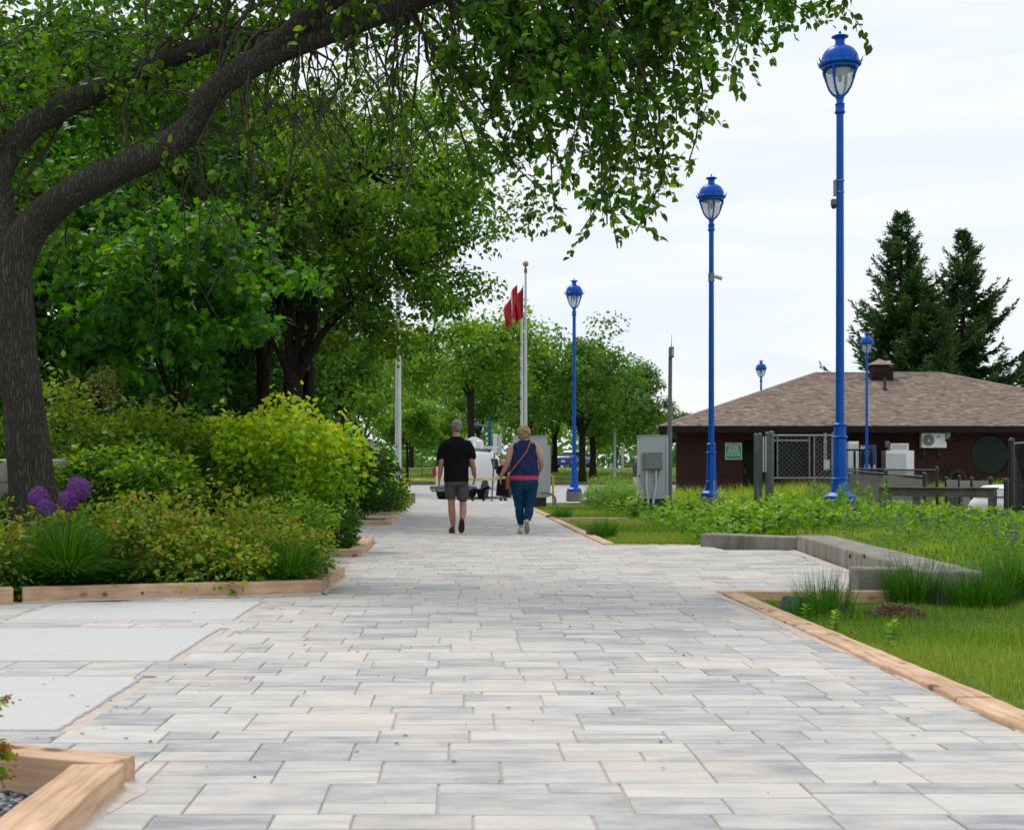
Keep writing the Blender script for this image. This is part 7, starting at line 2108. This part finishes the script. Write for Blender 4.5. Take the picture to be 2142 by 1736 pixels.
# darker undergrowth below the wood
GU = 'dark undergrowth bushes below the wood'
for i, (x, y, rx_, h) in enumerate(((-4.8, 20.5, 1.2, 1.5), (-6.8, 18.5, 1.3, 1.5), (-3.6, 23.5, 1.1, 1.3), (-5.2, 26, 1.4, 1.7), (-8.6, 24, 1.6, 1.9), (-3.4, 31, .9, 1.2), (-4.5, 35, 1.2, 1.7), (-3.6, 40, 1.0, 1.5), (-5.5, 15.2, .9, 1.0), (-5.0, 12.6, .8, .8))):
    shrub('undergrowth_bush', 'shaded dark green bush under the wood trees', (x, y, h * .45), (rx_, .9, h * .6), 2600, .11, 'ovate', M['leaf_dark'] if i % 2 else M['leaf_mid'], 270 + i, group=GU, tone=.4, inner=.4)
# ground cover filling the beds
rr = np.random.default_rng(9); n = 11000
bx = rr.uniform(-5.6, -1.15, n); by = rr.uniform(10.9, 19.1, n)
keep = (by > 10.7 + .36 * np.clip(-1.1 - bx, 0, 2) * 0) & ~((by > 12.5) & (by < 15.95) & (bx > -2.6)); bx, by = bx[keep], by[keep]; n = len(bx)
hh = .06 + .34 * rr.random(n) * (.6 + .4 * np.sin(bx * 4) * np.sin(by * 3)); hh = np.where(bx > -1.3, hh * .4, hh)
D, Nn = leaf_dirs(n, None, .6, .2, rr)
tag(add('ground_cover', leaf_mesh('ground_cover', np.stack([bx, by, gz(bx, by) + hh], 1), D, Nn, rr.uniform(.04, .09, n), 'ovate', np.clip(rr.normal(.45, .2, n), 0, 1)), M['leaf_mid']), 'mixed leafy ground cover filling the left beds', 'ground cover', kind='stuff')
# sprig reaching over the near timber corner
t = empty('spirea_shrub', (-1.32, 3.75, -.05), 0, 'spirea sprig with maroon tips at the near gravel bed', 'shrub')
tw2 = Twigs(88)
for k, (px, py) in enumerate(((12, 1462), (8, 1560), (20, 1585), (-30, 1450), (10, 1630), (-40, 1520), (-60, 1600), (-20, 1500))):
    e = P(px, py, 3.72); b = Vector((-1.32, 3.75, -.05)); m = b.lerp(e, .55) + Vector((-.05, 0, .10))
    pp, rr_ = spline([b, m, e], [.005, .004, .002], 6); tw2.mb.tube(pp, rr_, 5, cap=False)
    for j in range(22):
        u = .35 + .65 * (j + tw2.r.random()) / 22; i = min(int(u * (len(pp) - 1)), len(pp) - 2); c = pp[i]
        tw2.leaf(c, (Vector((tw2.r.gauss(.2, .6), tw2.r.gauss(0, .6), tw2.r.uniform(-.6, .3)))).normalized(), tw2.r.uniform(.03, .055), .25 + .55 * u ** 3 + tw2.r.gauss(0, .1))
    for j in range(16):
        tw2.leaf(e + rvec(tw2.r, .010), rvec(tw2.r).normalized(), .016, 1.0)
tw2.build(t, M['leaf_spirea'], 'ovate', 'foliage')

# ================================================================== right side: lawn and weeds
def blades(name, label, n, xr, yr, hr_, wr, lean, mat, seed, mask=None, power=1.0, zoff=0.0):
    rr = np.random.default_rng(seed)
    u = rr.random(n); y = yr[0] + (yr[1] - yr[0]) * u ** power
    x = rr.uniform(xr[0], xr[1], n)
    if mask is not None:
        k = mask(x, y); x, y = x[k], y[k]
    n = len(x); B = np.stack([x, y, gz(x, y) + zoff], 1)
    clump = .75 + .35 * np.sin(x * 2.1 + 1.3 * np.sin(y * 1.7)) * np.sin(y * 2.3 + x * .6)
    H = rr.uniform(hr_[0], hr_[1], n) * clump; Wd = rr.uniform(wr[0], wr[1], n)
    ln = rr.normal(0, lean, (n, 2))
    rv = np.clip(rr.normal(.45, .22, n) + .24 * np.sin(x * 1.1 + 2 * np.sin(y * .8)), 0, 1)
    dry = rr.random(n) < .05 + .16 * (np.sin(x * 2.7 + np.sin(y * 1.9) * 2) * np.sin(y * 2.2 + 1) > .55); rv = np.where(dry, 1.0, rv)
    return tag(add(name, blade_mesh(name, B, H, Wd, ln, rv, rr), mat), label, 'grass', kind='stuff')
def view_mask(margin=120):
    def f(x, y):
        px = PX + x / y * F
        side = 2.2 / y * F      # also what a viewer a step aside would see
        return (px > -margin - side) & (px < 2142 + margin + side)
    return f
near_ok = lambda x, y: view_mask()(x, y) & (x > 2.11) & ~((x > 3.05) & (x < 4.0) & (y > 10.85))
blades('lawn_grass', 'short bright green lawn inside the near cedar border', 185000, (2.11, 7.2), (3.4, 10.72), (.028, .068), (.0022, .0042), .45, M['grass'], 401, near_ok, 1.25)
blades('lawn_grass', 'thin pale new grass along the near lawn', 18000, (2.11, 7.2), (3.4, 10.72), (.07, .13), (.002, .0035), .35, M['grass_wild'], 402, near_ok, 1.4)
mid_ok = lambda x, y: view_mask()(x, y) & (x > 2.16) & ~((y < 30.3) & (y > 29.8)) & ~((x > 3.05) & (y < 18.7) & (x < 4.4))
blades('lawn_grass', 'mown lawn strip beside the far path border', 70000, (2.16, 6.5), (18.75, 48), (.06, .13), (.005, .010), .45, M['grass'], 403, mid_ok, 1.5)
wild_ok = lambda x, y: view_mask()(x, y) & (x > 4.35 - (y - 17) * .0)
blades('wild_grass', 'rough bright wild grass behind the concrete kerb wall', 75000, (4.1, 14.5), (10.6, 44), (.08, .22), (.004, .010), .45, M['grass_wild'], 404, lambda x, y: view_mask()(x, y) & (x > 4.02 + .075 * (y - 11) * (y < 17.5)) & (x > 3.0 + .10 * (y - 16)), 1.5)
blades('wild_grass', 'tall seeding grass before the brick building', 16000, (7.5, 22), (42, 58), (.30, .85), (.012, .022), .30, M['grass_wild'], 405, view_mask(), 1.0)
blades('far_lawn', 'far sunlit lawn beyond the road', 60000, (-30, 40), (78, 111), (.07, .16), (.03, .06), .4, M['grass_wild'], 406, view_mask(), 1.0)
# dark clumps at the kerb wall and rushes at the green box
GG = 'dark tall grass clumps at the kerb wall'
for i, (x, y, n, L) in enumerate(((3.46, 10.74, 1000, .40), (3.86, 10.66, 700, .30), (3.78, 10.34, 800, .32), (4.22, 10.70, 900, .36), (4.7, 10.6, 500, .25))):
    grass_clump('tall tufted grass hiding the end of the kerb wall', x, y, n, L, 1.1, .007, M['grass_dark'], 420 + i, .24, GG)
grass_clump('dark rush tuft with seed heads at the buried green box', 2.50, 9.62, 420, .34, .5, .005, M['grass_dark'], 430, .22)
grass_clump('dark rush tuft behind the buried green box', 2.34, 9.5, 260, .22, .7, .005, M['grass_dark'], 431, .16)
for (px, Y_, sd) in ((1175, 31.0, 1), (1340, 33, 2), (1385, 34, 3), (1262, 21.4, 4), (1480, 33.6, 5), (1362, 35.8, 6)):
    grass_clump('dark tuft of grass standing in the mown strip', (px - PX) / F * Y_, Y_, 420, .34, .6, .010, M['grass_dark'], 440 + sd, .22, 'dark tufts in the mown strip')
# dry patch in the lawn
x, y = (1868 - PX) / F * 9.6, 9.55
t = empty('dry_grass_mound', (x, y, g1(x, y)), 0, 'small brown mound of dead clippings on the lawn', 'mound')
rr = np.random.default_rng(5); n = 2600; a = rr.uniform(0, 6.283, n); q_ = rr.random(n) ** .5
Pn = np.stack([.20 * q_ * np.cos(a), .15 * q_ * np.sin(a), .075 * (1 - q_ ** 2) + .015], 1); D, Nn = leaf_dirs(n, None, .5, 0, rr); D[:, 2] *= .4
add('clippings', leaf_mesh('clippings', Pn, D, Nn, rr.uniform(.03, .06, n), 'needle', rr.random(n)), M['drygrass'], t)

# milkweed plants
def weed_proto(seed, H_, leaf, pairs, shape, mat, name, droop=.15):
    rr = np.random.default_rng(seed); t = empty(name, (0, 0, 0))
    mb = MB(); b = rr.normal(0, .04, 2); top = Vector((b[0], b[1], H_)); mb.tube([(0, 0, -.06), (b[0] * .4, b[1] * .4, H_ * .5), tuple(top)], [.009, .007, .003], 6); mb.build('stem', M['stem'], t)
    Ps, Ds, Ns, Ls = [], [], [], []
    for k in range(pairs):
        u = .22 + .78 * k / (pairs - 1); a = k * 1.62 + rr.normal(0, .2); z = H_ * u; s = leaf * (1.0 if u < .8 else 1 - (u - .8) * 2.6) * rr.uniform(.8, 1.15)
        for sg in (0, math.pi):
            d = np.array([math.cos(a + sg), math.sin(a + sg), .55 + .7 * max(0, u - .7) * 2 - droop + rr.normal(0, .15)]); Ps.append([b[0] * u, b[1] * u, z]); Ds.append(d); Ns.append([-d[0] * .6, -d[1] * .6, 1]); Ls.append(max(s, .03))
    n = len(Ps)
    add('foliage', leaf_mesh('foliage', np.array(Ps), np.array(Ds), np.array(Ns) + rr.normal(0, .12, (n, 3)), np.array(Ls), shape, np.clip(rr.normal(.55, .2, n), 0, 1)), mat, t)
    return t
mw = [weed_proto(500 + i, .50 + .07 * i, .21, 9, 'broad', M['leaf_weed'], 'milkweed_plant') for i in range(4)]
gd = [weed_proto(520 + i, .80 + .10 * i, .16, 34, 'lance', M['leaf_weed'], 'goldenrod_plant', .0) for i in range(3)]
def place(proto, used, x, y, s, rz, label, cat, group=None):
    o = proto if id(proto) not in used else copy_tree(proto); used.add(id(proto))
    o.location = (x, y, g1(x, y)); o.rotation_euler = (0, 0, rz); o.scale = (s, s, s); tag(o, label, cat, group); return o
used = set(); r = random.Random(12)
GM = 'milkweed plants behind the kerb wall'
spots = []
for k in range(150):
    Y_ = r.uniform(18.6, 33); px = r.uniform(1460, 1740) if r.random() < .72 else r.uniform(1255, 1480)
    if px < 1480: Y_ = r.uniform(27, 38)
    x = (px - PX) / F * Y_
    if x < 3.6 or (abs(x - 6.25) < .8 and Y_ > 29.5) or (abs(x - 5.0) < .75 and Y_ > 30): continue
    spots.append((x, Y_, r.uniform(.55, .95) * (1.0 if Y_ > 24 else .8)))
for x, y, s in spots[:130]:
    place(r.choice(mw), used, x, y, s, r.uniform(0, 6.28), 'broad-leaved milkweed plant in the weed strip behind the kerb wall', 'weed', GM)
for (px, Y_, s, lab) in ((1966, 17.2, .52, 'large upright milkweed standing over the purple vetch'), (1905, 16.2, .36, 'smaller milkweed left of the large upright one'), (2110, 15.5, .42, 'milkweed at the black fence post'), (2098, 14.0, .34, 'low drooping milkweed near the end of the kerb wall')):
    place(r.choice(mw), used, (px - PX) / F * Y_, Y_, s, r.uniform(0, 6), lab, 'weed')
GSl = 'milkweed seedlings in the lawn'
for (px, py, Y_) in ((1682, 1290, 9.05), (1745, 1322, 8.2), (1868, 1325, 8.15), (1860, 1350, 7.6)):
    place(mw[r.randint(0, 3)], used, (px - PX) / F * Y_, Y_, r.uniform(.16, .24), r.uniform(0, 6), 'small lime milkweed seedling in the near lawn', 'seedling', GSl)
GGo = 'goldenrod plants around the tallest lamp'
for k in range(30):
    Y_ = r.uniform(22.6, 25.0); px = r.gauss(1768, 42); x = (px - PX) / F * Y_
    if abs(x - LAMPS[0].location.x) < .32 and abs(Y_ - 24) < .35: continue
    place(r.choice(gd), used, x, Y_, r.uniform(.6, 1.0), r.uniform(0, 6.28), 'narrow-leaved goldenrod plant at the foot of the tallest lamp', 'weed', GGo)
for k in range(6):
    Y_ = r.uniform(17, 22); px = r.uniform(1820, 2130)
    place(r.choice(gd), used, (px - PX) / F * Y_, Y_, r.uniform(.3, .45), r.uniform(0, 6.28), 'narrow-leaved goldenrod plant among the purple vetch', 'weed', 'goldenrod plants in the vetch')
for k in range(18):
    Y_ = r.uniform(38, 46); px = r.uniform(1225, 1330)
    place(r.choice(gd), used, (px - PX) / F * Y_, Y_, r.uniform(.6, 1.0), r.uniform(0, 6.28), 'narrow-leaved goldenrod plant left of the grey cabinet', 'weed', 'goldenrod plants left of the grey cabinet')
# low broad-leaved weeds knitting the strip together
rr = np.random.default_rng(91); n = 17000
y = rr.uniform(18.9, 40, n); x = rr.uniform(3.2, 11, n); k = view_mask()(x, y) & (x > 3.4 + .05 * (y - 19)) ; x, y = x[k], y[k]; n = len(x)
pat = np.sin(x * 1.7 + 2 * np.sin(y * .5)) * np.sin(y * .9 + x * .4); h = (.05 + .34 * rr.random(n)) * np.clip(.70 + .5 * pat, .12, 1.2); h = np.where((np.abs(x - 6.2) < .9) & (y > 29.5) & (y < 36), h * .35, h); h = np.where((np.abs(x - 4.95) < .8) & (y > 31), h * .3, h)
D, Nn = leaf_dirs(n, None, .5, -.1, rr)
tag(add('broadleaf_weeds', leaf_mesh('broadleaf_weeds', np.stack([x, y, gz(x, y) + h], 1), D, Nn, rr.uniform(.07, .15, n), 'broad', np.clip(rr.normal(.45, .2, n) + .5 * (h - .2), 0, 1)), M['leaf_weed']), 'low bright broad-leaved weeds between the milkweed plants', 'weeds', kind='stuff')
# vetch mass with violet flowers
rr = np.random.default_rng(55); n = 48000
y = 11.2 + 12.5 * rr.random(n) ** 1.3; x = rr.uniform(4.0, 11.5, n); k = view_mask()(x, y) & (x > 4.1 + .075 * (y - 11) + .05); x, y = x[k], y[k]; n = len(x)
h = (.05 + .22 * rr.random(n) ** .8) * np.where(x > 6.0, .75, 1) * (.65 + .35 * np.sin(x * 2.2) * np.sin(y * 1.9 + 1)) * np.clip((x - 4.0 - .075 * (y - 11)) * 1.2, .15, 1)
D, Nn = leaf_dirs(n, None, .4, .0, rr)
tag(add('vetch', leaf_mesh('vetch', np.stack([x, y, gz(x, y) + h], 1), D, Nn, rr.uniform(.035, .075, n), 'lance', np.clip(rr.normal(.5, .2, n) + .3 * (h - .3), 0, 1)), M['leaf_vetch']), 'tangled fine-leaved vetch behind the kerb wall', 'vetch', kind='stuff')
n = 150; i = rr.choice(np.where(h > .12)[0], n); Ps = []
for j in i:
    for q_ in range(12): Ps.append([x[j] + rr.normal(0, .007), y[j] + rr.normal(0, .007), float(gz(x[j], y[j])) + h[j] + .02 + .0075 * q_])
Ps = np.array(Ps); D, Nn = leaf_dirs(len(Ps), None, .3, .2, rr)
tag(add('vetch_flowers', leaf_mesh('vetch_flowers', Ps, D, Nn, rr.uniform(.014, .026, len(Ps)), 'ovate', rr.random(len(Ps))), M['violet']), 'violet vetch flower spikes among the weeds', 'flowers', kind='stuff')
# bushy mass left of the grey cabinet
for i, (px, Y_, rx_, h_) in enumerate(((1290, 40, .8, .8), (1262, 43, .7, .6), (1322, 38.5, .55, .7))):
    xx = (px - PX) / F * Y_
    shrub('weed_bush', 'bushy bright weeds left of the grey cabinet', (xx, Y_, h_ * .42), (rx_, .7, h_ * .6), 2600, .085, 'lance', M['leaf_weed'], 600 + i, cat='weeds', group='bushy weeds left of the grey cabinet', tone=.45)
